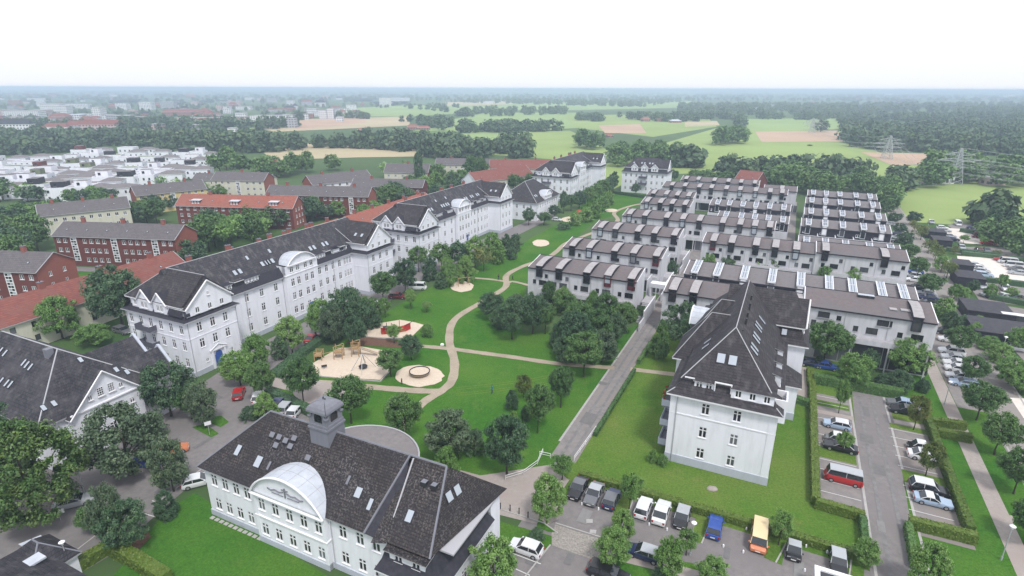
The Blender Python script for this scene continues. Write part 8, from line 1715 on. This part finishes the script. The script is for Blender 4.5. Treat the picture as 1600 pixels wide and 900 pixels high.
spots = [(22, 207, 48, 16, FW, ROOFS, 1, 'at the left edge with dark roof before the trees'), (87, 208, 35, 12, FW, ROOFM, 1, 'with dark red roof, left end of the long terrace'), (118, 207, 28, 14, FG, ROOFM, 1, 'in the middle of the long terrace'), (160, 207, 62, 15, FPK, ROOFM, 1, 'with balcony bays at the right end of the long terrace'),
    (80, 178, 28, 12, FW, DECK, 0, 'hospital-like slab on the left skyline'), (34, 184, 50, 8, FW, DECK, 0, 'low and long under the skyline at the left'), (62, 181, 22, 7, FPK, DECK, 0, 'low and pink beside the skyline slab'), (95, 178, 20, 9, FW, DECK, 0, 'right of the skyline slab'), (118, 170, 36, 6, FW, DECK, 0, 'long and low on the skyline'), (152, 186, 12, 14, FW, DECK, 0, 'short tower block on the left skyline'), (110, 189, 28, 7, FW, ZINC, 0, 'with pale curved roof below the skyline'), (90, 190, 26, 10, FR, ROOFM, 1, 'with red roof above the long terrace'), (138, 194, 26, 7, FG, ROOFM, 1, 'behind the long terrace'), (186, 190, 34, 7, FG, DECK, 0, 'flat and grey right of the long terrace'),
    (190, 172, 16, 8, FW, ZINC, 0, 'with pyramid roof, hazy on the skyline'), (228, 172, 18, 9, FW, ZINC, 0, 'with small lantern, hazy on the skyline'), (262, 170, 20, 8, FG, ZINC, 0, 'pale slab on the hazy skyline'), (60, 160, 30, 5, FW, DECK, 0, 'faint and farthest at the left'),
    (285, 181, 60, 8, FR, ROOFM, 1, 'with long red roof, left of the brick quarter'), (318, 181, 16, 9, FR, ROOFM, 1, 'with peaked red roof'), (10, 180, 20, 6, FG, DECK, 0, 'small at the extreme left'),
    (246, 206, 16, 9, FPK, DECK, 0, 'cube-like before the town at the field'), (295, 196, 42, 9, FPK, DECK, 0, 'long pinkish quarter, left part'), (335, 196, 40, 9, FR, DECK, 0, 'long brick quarter, middle part'), (372, 197, 30, 11, FPK, DECK, 0, 'long brick quarter, right part'), (306, 206, 18, 8, FG, DECK, 0, 'low by the trees below the pinkish quarter'), (362, 206, 12, 4, FW, DECK, 0, 'tiny bright shed below the brick quarter'),
    (400, 193, 16, 9, FW, DECK, 0, 'pale stepped block left of the office group'), (422, 190, 50, 7, FW, DECK, 0, 'long white office block upper left'), (418, 200, 34, 8, FG, DECK, 0, 'grey office block, lower left'), (456, 200, 14, 11, FG, DECK, 0, 'dark cube office at the field edge'), (450, 188, 20, 6, FW, DECK, 0, 'small white block above the offices'), (488, 181, 16, 8, FW, DECK, 0, 'small white building left of the framed block'), (498, 182, 20, 5, FW, DECK, 0, 'low link to the white framed block'), (517, 186, 10, 12, FW, DECK, 0, 'tall white framed block at the field, right part'), (505, 186, 12, 10, FW, DECK, 0, 'tall white framed block at the field, left part'),
    (602, 166, 18, 10, FW, DECK, 0, 'lone white block on the far field'), (625, 158, 30, 4, FW, DECK, 0, 'long hazy hall behind the lone white block'), (566, 166, 6, 5, FR, ROOFM, 1, 'tiny farmhouse left of the lone white block'), (765, 162, 14, 3, FW, DECK, 0, 'thin pale shed in the centre distance'), (1130, 172, 20, 4, FW, DECK, 0, 'bright greenhouse in the right distance'), (1390, 150, 14, 3, FW, DECK, 0, 'tiny white pair on the right skyline'), (1582, 152, 24, 4, FW, DECK, 0, 'pale hall on the right skyline'), (1190, 174, 12, 4, FW, DECK, 0, 'white house in the right woods'), (1210, 168, 40, 3, FG, DECK, 0, 'long low roof in the right distance'), (530, 190, 10, 5, FW, DECK, 0, 'small house beside the framed block'), (430, 175, 30, 4, FG, ROOFM, 1, 'hazy roofs above the offices'), (350, 172, 16, 4, FW, DECK, 0, 'hazy white block above the red roofs'), (380, 172, 22, 4, FW, DECK, 0, 'hazy long white block above the brick quarter')]
for x, y, w_, h, m, rf, g, l in spots: farb(x, y, w_, h * 1.25, m, rf, f'{nm[m]} building {l}', gab=bool(g), dpt=12 if y > 190 else 22)
rn = random.Random(31)
TB = []
for i in range(80):
    x = rn.uniform(-20, 560); y = rn.choice([rn.uniform(151, 162), rn.uniform(164, 178), rn.uniform(176, 192)]); m = rn.choice([FW, FW, FW, FG, FR, FPK, FPK]); g = rn.random() < .55
    TB.append((x, farb(x, y, rn.uniform(6, 20) * (1 if y > 165 else .8), rn.uniform(6, 10) if y > 165 else rn.uniform(3.5, 6), m, rn.choice([ROOFM, ROOFS, ROOFO]) if g else DECK, f'hazy {nm[m]} town building with {"pitched" if g else "flat"} roof among far left trees', gab=g, dpt=13)))
for i in range(13):
    x = rn.uniform(600, 1600); y = rn.uniform(150, 162); TB.append((x, farb(x, y, rn.uniform(4, 10), rn.uniform(1.8, 3), rn.choice([FW, FR]), ROOFM, 'tiny hazy farm building among the far trees on the right', gab=True, dpt=12)))
by = {}
for x, o in sorted(TB, key=lambda q: q[0]): by.setdefault(o['label'], []).append(o)
for l, os_ in by.items():
    for i, o in enumerate(os_[:20]): o['label'] = l.replace('among the far trees on the right', 'in the far right woods') + f', {ordinal(i)} from left'
# farmsteads with red roofs
for x, y, w_, h, l in ((645, 203, 18, 8, 'red-roofed farmhouse in the fields, left of its barn'), (662, 203, 20, 6, 'long red-roofed barn beside the farmhouse'), (1010, 190, 12, 7, 'red-roofed farm building behind the brown field, left'), (1032, 190, 12, 7, 'red-roofed farm building behind the brown field, right'), (1057, 192, 16, 5, 'pale-roofed barn at the stubble field'), (1082, 183, 14, 4, 'small red roof far among trees'), (563, 206, 10, 5, 'small brick house in the field hedgerow'), (954, 215, 8, 4, 'brick hut in the field clump')):
    farb(x, y, w_, h, FR, ZINC if 'pale' in l else ROOFO, l, gab=True, dpt=11, name='farm_building')
for x, y, w_, l in ((28, 229, 40, 'long orange-roofed farm range among trees, left part'), (88, 220, 34, 'pale orange-roofed farm range among trees, right part')): farb(x, y, w_, 8, FR, ROOFO, l, gab=True, dpt=12, name='farm_building')
t = farb(1475, 288, 34, 4, FW, DECK, 'white tents and sheds at the foot of the pylon grove', dpt=7, name='shed'); t = farb(1560, 290, 34, 3, FPK, DECK, 'low sandy riding stable at the right edge', dpt=7, name='shed')
# ---------------------------------------------------------------- pylons and wires
def pylon(p, H, ang, label):
    t = empty('pylon', p, ang, label, 'pylon', 'lattice pylons of the power line'); b = MB(); r = .2; hw = lambda z: 3.2 * (1 - z / H) + .35 * (z / H)
    lv = [0, .14, .26, .37, .47, .56, .64, .72, .80, .88, .95, 1.0]
    for s in ((-1, -1), (1, -1), (1, 1), (-1, 1)):
        for a, c in zip(lv, lv[1:]): za, zc = a * H, c * H; b.bar((s[0] * hw(za), s[1] * hw(za), za), (s[0] * hw(zc), s[1] * hw(zc), zc), r, GALV, 4)
    for a, c in zip(lv, lv[1:]):
        za, zc = a * H, c * H; A = hw(za); C = hw(zc); q = [(-1, -1), (1, -1), (1, 1), (-1, 1)]
        for i in range(4):
            j = (i + 1) % 4; b.bar((q[i][0] * A, q[i][1] * A, za), (q[j][0] * C, q[j][1] * C, zc), r * .55, GALV, 3); b.bar((q[j][0] * A, q[j][1] * A, za), (q[i][0] * C, q[i][1] * C, zc), r * .55, GALV, 3)
    b.build('tower', t); pts = []
    for f, w_ in ((.80, 7.5), (.64, 11.0), (.47, 9.0)):
        z = f * H; b = MB()
        for s in (-1, 1):
            for y in (-1, 1): b.bar((s * .6, y * hw(z), z), (s * w_, 0, z + .3), r * .8, GALV, 4); b.bar((s * .6, y * hw(z), z + 1.8), (s * w_, 0, z + .3), r * .7, GALV, 4)
            for q in (.4, .7): b.bar((s * w_ * q, 0, z + .1), (s * w_ * q, 0, z + 1.8 * (1 - q) + .3), r * .6, GALV, 3)
        c = b.build('crossarm', t)
        for s in (-1, 1):
            for q in (1.0, .58): i_ = MB(); i_.bar((s * w_ * q, 0, z + .2), (s * w_ * q, 0, z - 1.7), .14, STONE, 5); i_.build('insulator', c); pts.append((s * w_ * q, z - 1.7))
    pts.append((0, H)); return [p + Vector((x * math.cos(ang), x * math.sin(ang), z)) for x, z in pts]
pa = P(1489, 287); h1 = hgt(229, pa); pb = P(1385, 248); h2 = hgt(210, pb)
d = pa - pb; ang = math.atan2(d.y, d.x) - PI / 2 + .12
A1 = pylon(pa, h1, ang, 'nearer lattice pylon with three crossarms at the meadow edge'); B1 = pylon(pb, h2, ang, 'farther lattice pylon behind the ploughed strip')
pc = pa + (pa - pb) * .62 + Vector((40, -20, 0)); pc.z = 0
C1 = pylon(pa + Vector((150, -150, 0)), h1 + 2, ang, 'pylon beyond the right edge carrying the nearest wires')
pd = P(1268, 207); D1 = pylon(pd, h2, ang, 'faintest pylon over the brown field')
WIRE = plain('aluminium_wire', (0.55, 0.57, 0.58), 0.4, 0.2)
def wires(A, B, sag, label, r=.07):
    b = MB()
    for p, q in zip(A, B):
        n = 18; pt = [p.lerp(q, i / n) - Vector((0, 0, sag * 4 * (i / n) * (1 - i / n))) for i in range(n + 1)]
        for a, c in zip(pt, pt[1:]): b.bar(a, c, r, WIRE, 3)
    b.build('power_lines', label=label, cat='power line', group='spans of the power line')
wires(A1, C1, 6, 'bundle of power wires sweeping from the nearer pylon to the right edge', .05); wires(B1, A1, 9, 'bundle of power wires sagging between the two visible pylons', .06); wires(D1, B1, 8, 'faint bundle of wires from the farther pylon into the distance', .06)

# ---------------------------------------------------------------- haze: the damp summer air between here and the horizon
hb = MB(); hb.box(-19000, 19000, -400, 19000, -1.0, 53.0, PLATE); hz = hb.build('haze', kind='stuff', label='pale bluish summer haze lying over the plain', cat='haze')
m = bpy.data.materials.new('haze_air'); m.use_nodes = True; t = m.node_tree; t.nodes.clear(); o = t.nodes.new('ShaderNodeOutputMaterial'); v = t.nodes.new('ShaderNodeVolumePrincipled')
v.inputs['Color'].default_value = (.67, .81, 1.0, 1); v.inputs['Density'].default_value = HAZE; v.inputs['Anisotropy'].default_value = .0; t.links.new(v.outputs[0], o.inputs['Volume'])
hz.data.materials.clear(); hz.data.materials.append(m)
